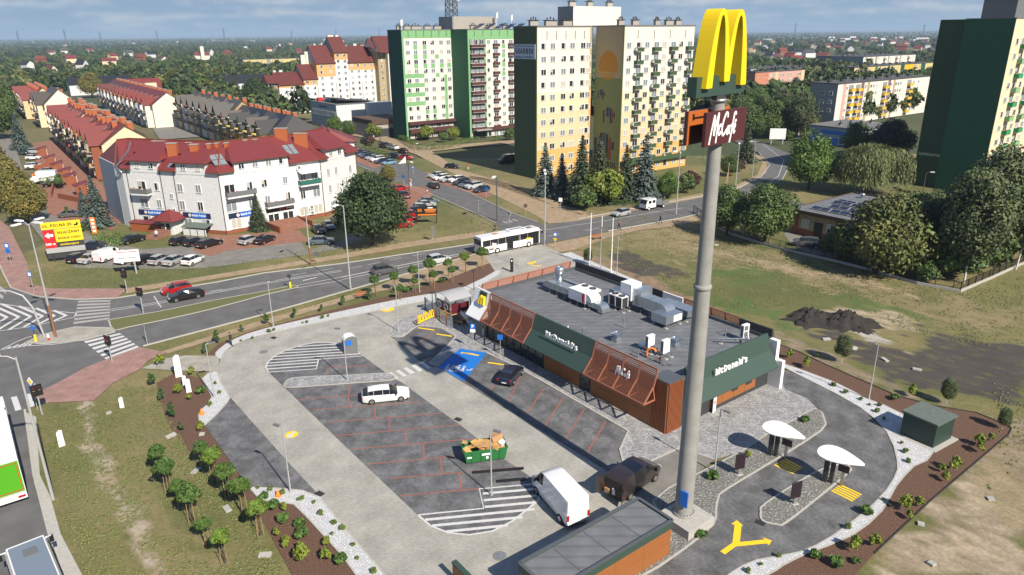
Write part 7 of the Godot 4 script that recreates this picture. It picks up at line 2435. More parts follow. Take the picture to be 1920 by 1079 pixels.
# ---------------------------------------------------------------- the far town, woods and pylons
func build_far() -> void:
	var r := RandomNumberGenerator.new()
	r.seed = 77
	var walls := [M.plaster_white,M.plaster_ivory,M.plaster_cream,M.plaster_peach,M.plaster_white,M.brick_wall]
	var wn := ["white","ivory","cream","peach","white","brick"]
	var roofs := [M.tile_bright,M.tile_dull,M.tile_dark,M.tile_rust,M.tile_grey,M.tile_bright]
	var rn := ["red","brownish red","dark","orange-red","grey","bright red"]
	# columns: u, v of the photograph's ground spots turned to metres beforehand
	var spots := P([-590.4,-910,-946,-1551.9,-633,-1085.1,-641,-1219,-735,-1449.1,-580.8,-1178.9,-629.2,-1322.7,-489.8,-1050.5,-1023.6,-1841.9,-1935,-3283.6,-3511.5,-5568.8,-5701.8,-8663,-3188.2,-5993.9,-1974.1,-3970,-1930.6,-4380.3,-536.5,-1295.4,-574.3,-1432.2,-514.3,-1379.7,-791.3,-2260,-741.1,-2408.7,-563.9,-1768.2,-843.8,-2912.6,-445.5,-1721.1,-429.7,-1532.9,-782.7,-3517.4,-710.3,-2830.5,-438.4,-2251.3,-340.2,-2042,-1033.5,-1747.8,-687.4,-1098.2,-480.5,-836,-461.3,-745.7,-527.9,-988.2,422.9,-1298.5,520.3,-1517,445.7,-1221.4,428.8,-1109.3,602.1,-1480.1,658.5,-1559.6,603.5,-1386.2,596.9,-1306.5,877.6,-1854,843.7,-1717.4,996.8,-1960.2,952,-1808.3,688.5,-1270.1,822.5,-1480.4,700.3,-1345.3,1138.8,-2669.7,1012.6,-2296.2,1141,-2488.7,1083,-2240.2,1272.3,-2540.6,1188.7,-2291.8,1331.5,-2483.4,1140.9,-2071.4,653.7,-1991.7,812.6,-2318.1,696.7,-1879.2,815.9,-2082.6,329.5,-956.6,319.8,-887.2,346.7,-933,327.7,-853.1,408.2,-1017.7,390.8,-940])
	for i in spots.size():
		var p: Vector2 = spots[i]
		var dist := p.length()
		var a := i % 6
		var b := (i * 5 + 2) % 6
		var t := thing("far_house","far %s house with %s roof among the trees" % [wn[a],rn[b]],"house",v3(p),r.randf_range(-0.9,1.3),"far houses among the trees, %s walls, %s roofs" % [wn[a],rn[b]])
		var w := r.randf_range(7,13) * (1.0 if dist < 900 else 1.3)
		var d := r.randf_range(8,10)
		var h := r.randf_range(4.5,7.0)
		wall_box(t,"wall",walls[a],-w / 2,w / 2,0,h,-d,0)
		gable_roof(t,roofs[b],-w / 2,w / 2,h,h + r.randf_range(3.2,4.6),-d,0,0.6,walls[a])
		if dist < 900:
			for x in [-w * 0.25,w * 0.25]:
				win(t,V(x,h * 0.6,0.03),1.6,1.5)
	# long pale roofs of the works on the right horizon
	for i in 14:
		var p := P([1428.7,-3352.3,1585.8,-3490.5,1454.9,-3013.5,1609.5,-3107.3,1488.3,-2723.2,1233.6,-2777.6,1330.6,-2676.6,-8985.9,-15866.7,-9550.4,-18222.6,-5906.7,-12076,-2371.4,-6063.6,-1586.9,-4639.5,-1200.2,-4931.1,968.7,-2834.2])[i]
		var t := thing("far_works","long pale flat-roofed works far off below the skyline","works",v3(p),r.randf_range(-0.6,0.6),"pale works buildings near the horizon")
		wall_box(t,"wall",M.plaster_white,-22,22,0,7,-14,0)
		wall_box(t,"roof",M.roof_gravel,-22.4,22.4,7,7.6,-14.4,0.4)
	# church tower
	var c := thing("church","pale church with a slim tower among far trees","church",v3(W(-479.8,-1175.4)),0.4)
	wall_box(c,"nave",M.plaster_ivory,-10,10,0,7,-9,0)
	gable_roof(c,M.tile_dull,-10,10,7,12,-9,0,0.5,M.plaster_ivory)
	wall_box(c,"tower",M.plaster_ivory,-2.6,2.6,0,20,0.1,5.2)
	var s := Sh.new()
	s.lathe(M.tile_grey,[W(2.6,20),W(1.6,22.5),W(1.1,23.2),W(1.1,25),W(0.4,27),W(0.05,30.5)],V(0,0,2.6),10)
	part("spire",s,c)
	# power pylons on the skyline
	for i in 14:
		var ang := [-0.62,-0.575,-0.53,-0.495,-0.435,-0.36,-0.28,-0.225,-0.17,-0.125,0.2,0.36,0.50,0.60][i] as float
		var far := 3600.0 + 260.0 * (i % 5)
		s = Sh.new()
		var at := V(sin(ang) * far,0,-cos(ang) * far)
		var hh := 58.0 + 6.0 * (i % 3)
		for k in 4:
			var q := V([-1,1,1,-1][k],0,[-1,-1,1,1][k])
			s.bar(M.steel_dark,at + q * 4.0,at + q * 0.6 + V(0,hh,0),0.7)
		for y in [0.55,0.7,0.85]:
			s.bar(M.steel_dark,at + V(-8,hh * y,0),at + V(8,hh * y,0),0.6)
		solo("power_pylon",s,"thin steel power pylon standing on the skyline","pylon","power pylons along the horizon")

# ---------------------------------------------------------------- vehicles (local x is forward)
func car_body(kind: String) -> Array:
	# stations from the nose: x, low y, half width, belt y, roof y, roof half width (roof = belt where there is no cabin)
	var st: Array
	match kind:
		"hatchback":
			st = [[2.02,0.42,0.60,0.62,0.62,0.50],[1.96,0.25,0.76,0.74,0.74,0.62],[1.55,0.2,0.87,0.86,0.88,0.66],[1.0,0.2,0.88,0.95,0.99,0.66],[0.28,0.2,0.88,0.96,1.42,0.60],[-0.4,0.2,0.88,0.97,1.49,0.61],[-1.45,0.2,0.87,1.0,1.43,0.58],[-1.92,0.24,0.84,1.0,1.04,0.66],[-2.02,0.4,0.74,0.92,0.93,0.60]]
		"estate":
			st = [[2.36,0.42,0.60,0.62,0.62,0.50],[2.28,0.25,0.78,0.74,0.74,0.64],[1.8,0.2,0.90,0.85,0.87,0.68],[1.15,0.2,0.91,0.93,0.97,0.68],[0.38,0.2,0.91,0.94,1.38,0.62],[-0.3,0.2,0.91,0.95,1.43,0.62],[-1.2,0.2,0.91,0.98,1.40,0.60],[-1.75,0.2,0.90,1.01,1.32,0.58],[-2.28,0.26,0.86,1.0,1.04,0.66],[-2.38,0.4,0.74,0.9,0.92,0.6]]
		"saloon":
			st = [[2.28,0.42,0.60,0.62,0.62,0.50],[2.2,0.25,0.78,0.74,0.74,0.64],[1.75,0.2,0.88,0.85,0.87,0.68],[1.05,0.2,0.89,0.93,0.97,0.68],[0.35,0.2,0.89,0.94,1.37,0.60],[-0.4,0.2,0.89,0.95,1.43,0.60],[-1.05,0.2,0.89,0.97,1.36,0.58],[-1.68,0.2,0.88,0.98,1.02,0.66],[-2.2,0.25,0.82,0.95,0.97,0.64],[-2.28,0.4,0.7,0.86,0.87,0.58]]
		"suv":
			st = [[2.2,0.5,0.66,0.8,0.8,0.55],[2.12,0.32,0.82,0.92,0.92,0.68],[1.7,0.26,0.92,1.04,1.07,0.70],[1.1,0.26,0.93,1.1,1.15,0.70],[0.5,0.26,0.93,1.12,1.58,0.64],[-0.3,0.26,0.93,1.13,1.68,0.65],[-1.75,0.26,0.92,1.16,1.62,0.62],[-2.1,0.32,0.88,1.14,1.2,0.68],[-2.2,0.5,0.78,1.04,1.06,0.62]]
		"panel_van":
			st = [[2.98,0.5,0.75,0.95,0.95,0.62],[2.88,0.32,0.95,1.12,1.12,0.8],[2.5,0.28,1.02,1.25,1.3,0.84],[2.15,0.28,1.02,1.32,1.6,0.84],[1.5,0.28,1.02,1.35,2.36,0.84],[0.9,0.28,1.02,1.4,2.5,0.88],[-0.8,0.3,1.02,1.4,2.52,0.9],[-2.9,0.34,1.02,1.4,2.5,0.9],[-2.98,0.4,0.98,1.36,2.42,0.86]]
		"van":
			st = [[2.5,0.5,0.7,0.9,0.9,0.58],[2.42,0.32,0.9,1.04,1.04,0.74],[2.0,0.26,0.97,1.14,1.18,0.78],[1.6,0.26,0.97,1.18,1.4,0.78],[0.95,0.26,0.97,1.2,1.88,0.76],[0.3,0.26,0.97,1.22,1.96,0.8],[-1.0,0.26,0.97,1.22,1.97,0.8],[-2.42,0.3,0.96,1.22,1.93,0.8],[-2.5,0.4,0.92,1.18,1.86,0.76]]
	return st

func make_car(kind: String) -> Node3D:
	var t := Node3D.new()
	t.name = kind
	t.set_meta("category","van" if kind.ends_with("van") else "car")
	var st := car_body(kind)
	var is_van := kind.ends_with("van")
	var rings := []
	for q in st:
		var x: float = q[0]
		var w: float = q[2]
		var mid: float = lerpf(q[1],q[3],0.55)
		rings.append([V(x,q[1],w * 0.9),V(x,mid,w),V(x,q[3],w * 0.955),V(x,q[4],q[5]),V(x,q[4] + (0.045 if q[4] - q[3] > 0.2 else 0.02),0.0)])
	var b := Sh.new()
	var g := Sh.new()
	var paint: Material = M.car_white
	for i in rings.size() - 1:
		var a: Array = rings[i]
		var c: Array = rings[i + 1]
		var ca: bool = st[i][4] - st[i][3] > 0.25
		var cc: bool = st[i + 1][4] - st[i + 1][3] > 0.25
		for sgn in [1.0,-1.0]:
			for k in 4:
				var p := [a[k],c[k],c[k + 1],a[k + 1]]
				for j in 4:
					p[j] = p[j] * V(1,1,sgn)
				if sgn < 0:
					p.reverse()
				var side_glass: bool = k == 2 and (ca or cc) and not (is_van and i > 4)
				var screen: bool = k == 3 and ca != cc and not (is_van and i > 4)
				if side_glass and ca and cc:
					# a pane inset between painted pillars
					var e := 0.05
					var m0: Vector3 = (p[0] + p[1] + p[2] + p[3]) / 4.0
					var inn := []
					for j in 4:
						inn.append(m0 + (p[j] - m0) * V(0.965,0.9,1.0))
					for j in 4:
						b.quad(paint,p[j],p[(j + 1) % 4],inn[(j + 1) % 4],inn[j],0)
					g.quad(M.car_glass,inn[0],inn[1],inn[2],inn[3])
				elif screen or (side_glass and not is_van):
					g.quad(M.car_glass,p[0],p[1],p[2],p[3])
				else:
					b.quad(paint,p[0],p[1],p[2],p[3],1 if k < 2 else (0 if k == 2 else 2))
	for i in [0,rings.size() - 1]:
		var a: Array = rings[i]
		var loop := [a[0],a[1],a[2],a[3],a[4]]
		for k in [3,2,1,0]:
			loop.append(a[k] * V(1,1,-1))
		b.fan(paint,loop,i == 0)
	part("body",b,t)
	part("windows",g,t)
	var u := Sh.new()
	var n := st.size()
	var half: float = st[0][0]
	u.box(M.rubber,V(0,0.26,0),V(half * 1.86,0.18,st[3][2] * 1.7))
	part("underside",u,t)
	var r := 0.36 if kind in ["suv","panel_van"] else 0.32
	var wx := half * (0.62 if not is_van else 0.66)
	var width: float = st[3][2]
	for e in [[wx,1],[wx,-1],[-wx * 0.98,1],[-wx * 0.98,-1]]:
		var wh := Sh.new()
		var c := V(e[0],r,e[1] * (width - 0.1))
		var side := V(0,0,e[1])
		wh.tube(M.rubber,[c - side * 0.1,c + side * 0.115],r,-1.0,16)
		var o := part("wheel",wh,t)
		wh = Sh.new()
		wh.tube(M.chrome,[c + side * 0.1,c + side * 0.128],r * 0.64,r * 0.6,10)
		part("rim",wh,o)
	for z in [-1.0,1.0]:
		var l := Sh.new()
		l.box(M.lamp_clear,V(half - 0.14,st[1][3] - 0.07,z * st[1][2] * 0.8),V(0.3,0.14,0.3))
		part("headlight",l,t)
		l = Sh.new()
		l.box(M.lamp_red,V(st[n - 1][0] + 0.1,st[n - 1][3] - (0.12 if not is_van else 0.35),z * st[n - 2][2] * 0.86),V(0.24,0.18 if not is_van else 0.5,0.2))
		part("taillight",l,t)
		l = Sh.new()
		l.box(M.black,V(st[3][0] - 0.12,st[3][3] + 0.08,z * (width + 0.1)),V(0.12,0.15 if not is_van else 0.3,0.22))
		part("mirror",l,t)
	for x in [half + 0.01,st[n - 1][0] - 0.01]:
		var l := Sh.new()
		l.box(M.frame_white,V(x,0.52,0),V(0.03,0.11,0.5))
		part("number_plate",l,t)
	return t

func paint_car(c: Node3D,m: Material) -> void:
	var o: MeshInstance3D = c.get_node("body")
	o.set_surface_override_material(0,m)

func build_vehicles() -> void:
	var proto := {}
	for k in ["hatchback","estate","saloon","suv","panel_van","van"]:
		proto[k] = make_car(k)
	# kind, colour, place, heading in degrees from x towards z, label, group
	var list := [
		["estate","white",W(-12.9,-64.7),-11.7,"white estate car parked alone across the dark bays of the car park"],
		["hatchback","navy",W(-0.2,-68.9),-68.5,"small dark navy car parked beside the family bay"],
		["panel_van","white",W(3.52,-47.17),-115,"large white panel van parked at the end of the bays above the bin store"],
		["hatchback","red",W(-48.6,-97.5),147,"red hatchback waiting at the crossing beside a black estate car"],
		["estate","black",W(-46,-94.8),147,"black estate car waiting at the crossing by the grass verge"],
		["hatchback","grey",W(-19.7,-105.4),-32,"dark grey hatchback driving on the main road past the street trees"],
		["hatchback","pearl",W(-11.9,-110.6),-33,"pale silver hatchback driving behind the dark grey one"],
		["hatchback","silver",W(22.2,-140.9),145,"silver hatchback driving on the main road by the conifers"],
		["estate","black",W(-18.7,-170.8),-117,"black car driving up the side street"],
		["hatchback","black",W(-16.1,-196.6),18,"black hatchback on the path between the two tall blocks"],
		["hatchback","black",W(-71.6,-113.3),-75,"black hatchback parked directly behind the yellow billboard"],
		["saloon","silver",W(-69.5,-113.1),-75,"silver car parked between a black hatchback and a white van"],
		["van","white",W(-67.2,-114.2),-75,"white van parked in the roadside row behind the yellow billboard"],
		["hatchback","white",W(-63.4,-112.6),-75,"white car half hidden behind the small white board"],
		["saloon","black",W(-60.4,-112.5),-75,"black saloon parked right of the small white board"],
		["hatchback","silver",W(-57.6,-111.9),-75,"silver hatchback, third from the right end of the roadside row"],
		["saloon","silver",W(-55,-111.6),-75,"silver saloon, second from the right end of the roadside row"],
		["hatchback","white",W(-52,-111.5),-75,"small white car at the right end of the roadside row"],
		["saloon","black",W(-68.4,-124.4),120,"black car parked beside the bank's lean-to and steps"],
		["saloon","navy",W(-73.5,-120.4),170,"dark car standing in the lane above the white van"],
		["hatchback","black",W(-59,-123.3),-58,"black car, left of three beside the bank's glazed shelter"],
		["hatchback","black",W(-56.2,-122.5),-58,"black car, middle of three beside the bank's glazed shelter"],
		["estate","black",W(-53.3,-121.6),-58,"black estate, right of three beside the bank's glazed shelter"],
		["hatchback","silver",W(-46.9,-123.3),-65,"silver car on the red brick bays by the shop steps"],
		["saloon","black",W(-44.2,-123.7),-70,"black car on the red brick bays next to the shop steps"],
		["saloon","steel",W(-33.8,-122.4),-8,"steel-blue saloon parked along the lane below the shop"],
		["saloon","black",W(-36.3,-130.2),60,"black car nearest the shop's ramp wall"],
		["saloon","steel",W(-35.1,-133.2),60,"dark blue car second from the shop's ramp wall"],
		["saloon","black",W(-34.2,-136.5),60,"black car under the edge of the big round tree"],
		["saloon","grey",W(-91,-144.5),-15,"dark grey saloon parked beside the blue spruces"],
		["saloon","grey",W(-82.1,-136.3),-12,"grey saloon behind the orange pennant"],
		["hatchback","maroon",W(-84.6,-127.7),-110,"dark purple car half hidden by the left edge of the billboard"],
		["hatchback","white",W(-145.6,-219),-12,"white hatchback in the yard of the red row"],
		["suv","white",W(-135.3,-203),-20,"white off-roader in the yard of the red row nearest the street"],
		["hatchback","green",W(-155.8,-229.8),-150,"dark green car at the corner of the yards beside the spruce"],
		["suv","silver",W(-152.5,-230.7),-15,"silver off-roader deep in the yard beside the spruce"],
		["saloon","silver",W(-126.8,-195.9),-20,"silver car behind the brick wall of the yard"],
		["saloon","black",W(-113.9,-176.5),-20,"black car between the clipped hedges"],
		["saloon","sky",W(-210.2,-304.2),-40,"pale blue car at the far end of the service road"],
		["saloon","white",W(-216.8,-315.9),-40,"white car at the far end of the service road"],
		["hatchback","silver",W(-166.5,-234.8),-125,"silver car cut off at the left edge on the service road"],
		["estate","silver",W(-19.2,-183.7),141,"silver estate, first of the row along the side street"],
		["estate","white",W(-17.7,-180.7),141,"white estate, second of the row along the side street"],
		["saloon","silver",W(-15.7,-177.9),141,"silver car, third of the row along the side street"],
		["suv","white",W(-13.6,-177.1),141,"white off-roader in the middle of the row along the side street"],
		["suv","navy",W(-12.1,-173.7),141,"navy off-roader in the row along the side street"],
		["hatchback","grey",W(-10.7,-171),141,"grey hatchback in the row along the side street"],
		["suv","pearl",W(-9,-169.1),141,"beige off-roader near the blue bay of the side street"],
		["hatchback","navy",W(-6.9,-165.3),141,"navy car standing on the blue bay of the side street"],
		["hatchback","sky",W(-34.7,-203.6),141,"light blue hatchback at the near end of the parked line"],
		["saloon","navy",W(-37,-206.3),141,"navy saloon second in the parked line"],
		["suv","white",W(-39,-209.2),141,"white off-roader third in the parked line"],
		["saloon","silver",W(-41.1,-213),141,"silver saloon fourth in the parked line"],
		["saloon","navy",W(-43,-216),141,"navy saloon fifth in the parked line"],
		["hatchback","steel",W(-44.7,-219.1),141,"steel-blue car sixth in the parked line"],
		["saloon","black",W(-46.4,-222.3),141,"black saloon seventh in the parked line"],
		["saloon","silver",W(-48.2,-225.5),141,"silver saloon eighth in the parked line"],
		["saloon","grey",W(-49.9,-228.8),141,"grey saloon at the far end of the parked line by the corner building"],
		["saloon","red",W(-31.1,-212.5),20,"red saloon behind the white flag on the side street"],
		["hatchback","navy",W(-34.7,-215.6),20,"navy hatchback left of the red saloon by the flag"],
		["saloon","black",W(-33.9,-225.7),-130,"black saloon at the corner of the long hedge"],
		["saloon","white",W(-37.8,-232.5),-130,"white saloon by the long hedge"],
		["suv","navy",W(-41.7,-237.3),-130,"navy off-roader by the long hedge"],
		["suv","black",W(-49.9,-247.6),-130,"black off-roader farthest up the hedge lane"],
		["saloon","red",W(-26.3,-167.4),-30,"red car at the mouth of the small court"],
		["hatchback","maroon",W(-24.2,-159.8),60,"dark red hatchback turning into the small court"],
		["saloon","steel",W(-18.1,-153.6),-15,"dark blue car at the back of the small court's line"],
		["saloon","silver",W(-18.4,-150.5),-15,"silver saloon second in the small court's line"],
		["hatchback","silver",W(-18.8,-147.6),-15,"silver hatchback third in the small court's line"],
		["saloon","navy",W(-19.4,-144.8),-15,"navy car in the small court's line behind the orange board"],
		["suv","red",W(-20.4,-140.7),-15,"red car with black roof beside the big round tree"],
		["hatchback","red",W(-20.6,-137.3),-15,"bright red hatchback beside the big round tree"],
		["hatchback","red",W(-21,-133.6),-15,"red hatchback nearest the footpath beside the big round tree"],
		["suv","grey",W(50.6,-118),-160,"dark off-roader parked inside the fence by the roadside trees"],
		["suv","navy",W(53.1,-116),-150,"navy off-roader parked inside the fence under the big tree"],
		["saloon","black",W(85.8,-152.3),165,"black car behind the solar roof"],
		["saloon","steel",W(87.8,-149.6),165,"blue car behind the solar roof"],
		["saloon","white",W(102.4,-195.2),150,"pale car half hidden in the shade beside the dark tower"],
	]
	for q in list:
		var c := copy(proto[q[0]],q[4],v3(q[2],0.05),-deg_to_rad(q[3]))
		paint_car(c,M["car_" + q[1]])
	# the dark panel van with its rear doors open, and a dark van in the shade of the block
	var dv := copy(proto.van,"dark brown van with open rear doors between the restaurant bays and the bin store",v3(W(9.7,-49.6),0.05),-deg_to_rad(-45.0),"",1.06)
	paint_car(dv,M.car_brown)
	var s := Sh.new()
	s.box(M.black,V(-2.47,1.05,0),V(0.12,1.3,1.5))
	part("load_space",s,dv)
	for z in [-1.0,1.0]:
		s = Sh.new()
		s.box(M.car_brown,V(-2.75,1.1,z * 1.05),V(0.62,1.45,0.06),z * 0.5)
		s.box(M.car_glass,V(-2.76,1.45,z * 1.09),V(0.42,0.45,0.04),z * 0.5)
		part("rear_door",s,dv)
	s = Sh.new()
	s.box(M.card,V(-2.5,0.65,-0.5),V(0.3,0.4,0.4))
	s.box(M.cloth_white,V(-2.5,0.8,0.1),V(0.2,0.5,0.25))
	part("load",s,dv)
	var bv := copy(proto.panel_van,"black van standing in the shade at the foot of the cream block",v3(W(-0.7,-204.3),0.04),-deg_to_rad(150.0))
	paint_car(bv,M.car_black)
	# rear door details on the white van
	for k in proto:
		proto[k].free()
	bus_and_trucks()

func wheels(t: Node3D,pts: Array,r: float,w: float) -> void:
	for p in pts:
		var s := Sh.new()
		var z: float = signf(p.y)
		s.tube(M.rubber,[V(p.x,r,p.y - z * w),V(p.x,r,p.y)],r,-1.0,18)
		var o := part("wheel",s,t)
		s = Sh.new()
		s.tube(M.frame_white,[V(p.x,r,p.y - z * 0.02),V(p.x,r,p.y + z * 0.03)],r * 0.58,r * 0.5,12)
		part("rim",s,o)

func bus_at(label: String,at: Vector3,heading: float,roof: Material,unit := true) -> Node3D:
	var t := thing("bus",label,"bus",at,-deg_to_rad(heading))
	var s := Sh.new()
	var prof := PackedVector2Array([W(-1.25,0.35),W(-1.27,1.5),W(-1.22,2.7),W(-1.08,3.05),W(1.08,3.05),W(1.22,2.7),W(1.27,1.5),W(1.25,0.35)])
	s.extrude(M.car_white,prof,-6.0,5.9,Transform3D(Basis(Vector3.FORWARD,Vector3.UP,Vector3.RIGHT),Vector3.ZERO))
	part("body",s,t)
	s = Sh.new()
	s.box(roof,V(-0.1,3.06,0),V(11.6,0.05,2.0))
	part("roof",s,t)
	if unit:
		s = Sh.new()
		s.box(M.frame_white,V(1.6,3.2,0),V(3.2,0.24,1.5))
		s.box(M.grey_panel,V(1.6,3.33,0),V(2.4,0.03,0.5))
		part("roof_unit",s,t)
	for x in [-2.6,4.4]:
		s = Sh.new()
		s.box(M.card if x < 0 else M.grey_panel,V(x,3.12,0.1),V(0.9,0.08,0.8))
		part("roof_hatch",s,t)
	for z in [-1.0,1.0]:
		for k in 7:
			var x := -5.0 + k * 1.52
			s = Sh.new()
			s.box(M.car_glass,V(x,2.05,z * 1.25),V(1.46,1.05,0.06))
			part("window",s,t)
	s = Sh.new()
	s.box(M.car_glass,V(5.92,1.75,0),V(0.08,1.8,2.2))
	part("windscreen",s,t)
	s = Sh.new()
	s.box(M.car_glass,V(-6.02,2.2,0),V(0.06,0.9,2.0))
	part("rear_window",s,t)
	for x in [-0.3,5.1]:
		s = Sh.new()
		s.box(M.black,V(x,1.5,1.27),V(1.25,2.2,0.06))
		s.box(M.car_glass,V(x - 0.3,1.6,1.31),V(0.5,1.8,0.02))
		s.box(M.car_glass,V(x + 0.3,1.6,1.31),V(0.5,1.8,0.02))
		part("door",s,t)
	for z in [-1.0,1.0]:
		s = Sh.new()
		s.bar(M.frame_white,V(5.9,2.8,z * 1.2),V(6.25,2.6,z * 1.5),0.08)
		s.box(M.black,V(6.25,2.35,z * 1.5),V(0.15,0.5,0.25))
		part("mirror",s,t)
		s = Sh.new()
		s.box(M.lamp_red,V(-6.02,1.1,z * 1.05),V(0.06,0.5,0.18))
		part("taillight",s,t)
		s = Sh.new()
		s.box(M.lamp_clear,V(5.95,0.75,z * 0.95),V(0.08,0.22,0.36))
		part("headlight",s,t)
	s = Sh.new()
	s.box(M.orange,V(-3.9,1.15,1.275),V(1.2,0.06,0.02))
	s.box(M.grey_panel,V(-4.1,0.9,1.275),V(0.9,0.3,0.02))
	s.box(M.yellow_sign,V(3.5,1.55,1.29),V(1.0,0.3,0.02))
	part("livery",s,t)
	wheels(t,[W(3.6,1.29),W(3.6,-1.29),W(-2.9,1.29),W(-2.9,-1.29)],0.5,0.3)
	return t

func bus_and_trucks() -> void:
	bus_at("white bus with black windows passing on the main road",v3(W(-0.7,-118.1),0.04),-34.0,M.car_white)
	var h := deg_to_rad(48.5)
	var fw := V(cos(h),0,sin(h))
	bus_at("bus with grey roof and white rim cut off at the bottom left corner",V(-32.9,0.04,-39.6) + fw * -0.1 + fw * 6.0,-131.5,M.car_steel_roof,false)
	# lorry trailer with a green rear
	var t := thing("lorry_trailer","white ribbed lorry trailer with bright green rear, cut off by the left edge","lorry",V(-39.7,0.04,-47.4),deg_to_rad(128.0))
	# local x forward along the street; the rear is x = 0
	var s := Sh.new()
	s.box(M.car_white,V(6.6,2.55,-0.0),V(13.2,2.9,2.5))
	part("box",s,t)
	for k in 26:
		s = Sh.new()
		s.box(M.frame_white,V(0.3 + k * 0.5,4.02,0),V(0.09,0.05,2.5))
		part("rib",s,t)
	s = Sh.new()
	s.box(M.lorry_green,V(-0.03,2.55,0),V(0.06,2.7,2.4))
	part("rear_panel",s,t)
	s = Sh.new()
	for q in [[2.55,0.06,3.75,2.1],[2.55,0.06,1.35,2.1]]:
		s.box(M.red,V(-0.07,q[2],0),V(0.02,0.05,2.1))
	for z in [-1.05,1.05]:
		s.box(M.red,V(-0.07,2.55,z),V(0.02,2.4,0.05))
	part("stripe",s,t)
	s = Sh.new()
	s.box(M.frame_white,V(0.1,0.75,0),V(0.2,0.5,2.5))
	for z in [-0.9,0.9]:
		s.box(M.lamp_red,V(-0.01,0.75,z),V(0.05,0.18,0.5))
	part("bumper",s,t)
	wheels(t,[W(2.4,1.2),W(2.4,-1.2),W(3.7,1.2),W(3.7,-1.2),W(5.0,1.2),W(5.0,-1.2)],0.5,0.35)
	# flatbed with a white double cab on the main road
	t = thing("flatbed_truck","white double-cab flatbed truck on the main road beside the conifers","truck",v3(W(29.9,-147.1),0.04),-deg_to_rad(144.0))
	s = Sh.new()
	s.extrude(M.car_white,PackedVector2Array([W(0.3,0.5),W(3.2,0.5),W(3.25,1.3),W(2.75,2.25),W(2.5,2.35),W(0.35,2.35)]),-0.98,0.98)
	part("cab",s,t)
	s = Sh.new()
	s.extrude(M.car_glass,PackedVector2Array([W(3.24,1.36),W(2.79,2.2),W(2.83,2.22),W(3.28,1.38)]),-0.85,0.85)
	for z in [-1.0,1.0]:
		s.box(M.car_glass,V(2.15,1.75,z * 0.98),V(0.8,0.6,0.04))
		s.box(M.car_glass,V(1.0,1.75,z * 0.98),V(0.8,0.6,0.04))
	part("windows",s,t)
	s = Sh.new()
	s.box(M.grey_panel,V(-1.7,0.95,0),V(3.8,0.12,2.1))
	for z in [-1.03,1.03]:
		s.box(M.galvanised,V(-1.7,1.2,z),V(3.8,0.4,0.05))
	s.box(M.galvanised,V(0.18,1.4,0),V(0.05,0.9,2.1))
	part("flatbed",s,t)
	wheels(t,[W(2.4,1.0),W(2.4,-1.0),W(-2.0,1.0),W(-2.0,-1.0)],0.4,0.28)
	# box lorry in the yards
	t = thing("box_truck","white box truck with orange cab roof in the yard behind the clipped hedge","truck",v3(W(-119.4,-181.5),0.03),-deg_to_rad(160.0))
	s = Sh.new()
	s.box(M.car_white,V(-1.0,1.85,0),V(4.4,2.4,2.2))
	part("box",s,t)
	s = Sh.new()
	s.extrude(M.car_white,PackedVector2Array([W(1.25,0.45),W(3.1,0.45),W(3.1,1.2),W(2.5,1.35),W(1.9,2.0),W(1.25,2.0)]),-0.98,0.98)
	part("cab",s,t)
	s = Sh.new()
	s.boxt(M.orange,Transform3D(Basis(Vector3.BACK,-0.5) * Basis.from_scale(V(1.1,0.3,1.8)),V(1.6,2.4,0)))
	s.box(M.car_glass,V(1.8,1.6,0.98),V(0.7,0.5,0.04))
	part("wind_deflector",s,t)
	wheels(t,[W(2.3,1.0),W(2.3,-1.0),W(-2.0,1.0),W(-2.0,-1.0)],0.36,0.28)

# ---------------------------------------------------------------- street furniture
func tall_lamp(h: float,heads: Array,m: Material,foot: Material = null) -> Node3D:
	var t := Node3D.new()
	t.name = "street_lamp"
	t.set_meta("category","street lamp")
	var s := Sh.new()
	s.tube(m,[V(0,0,0),V(0,h * 0.5,0),V(0,h,0)],0.13,0.07,8)
	if foot:
		s.tube(foot,[V(0,0,0),V(0,h * 0.3,0)],0.16,0.15,8)
	part("pole",s,t)
	for a in heads:
		s = Sh.new()
		var d := V(cos(a),0,sin(a))
		s.tube(m,[V(0,h - 0.2,0),d * 0.5 + V(0,h + 0.15,0),d * 1.1 + V(0,h + 0.25,0)],0.05,-1.0,6)
		s.boxt(M.frame_white,Transform3D(Basis(Vector3.UP,-a) * Basis.from_scale(V(1.1,0.16,0.4)),d * 1.5 + V(0,h + 0.28,0)))
		part("lamp_head",s,t)
	return t

func sign_on_post(label: String,at: Vector2,h: float,shapes: Array,turn := 0.0) -> void:
	var t := thing("road_sign",label,"road sign",v3(at),turn)
	var s := Sh.new()
	s.tube(M.pole_grey,[Vector3.ZERO,V(0,h,0)],0.04,-1.0,6)
	part("post",s,t)
	var y := h
	for q in shapes:
		s = Sh.new()
		var p := PackedVector2Array()
		match q[0]:
			"square": p = PackedVector2Array([W(-0.4,-0.4),W(0.4,-0.4),W(0.4,0.4),W(-0.4,0.4)])
			"round","diamond","down":
				var n: int = {"round": 16,"diamond": 4,"down": 3}[q[0]]
				for k in n:
					p.append(W(sin(TAU * k / n),cos(TAU * k / n) * (-1.0 if n == 3 else 1.0)) * 0.45)
		s.extrude(M[q[1]],p,0.04,0.07,Transform3D(Basis(),V(0,y - 0.4,0)))
		var inner := PackedVector2Array()
		for v in p:
			inner.append(v * 0.62)
		if q.size() > 2:
			s.extrude(M[q[2]],inner,0.07,0.076,Transform3D(Basis(),V(0,y - 0.4,0)))
		part("plate",s,t)
		y -= 0.9

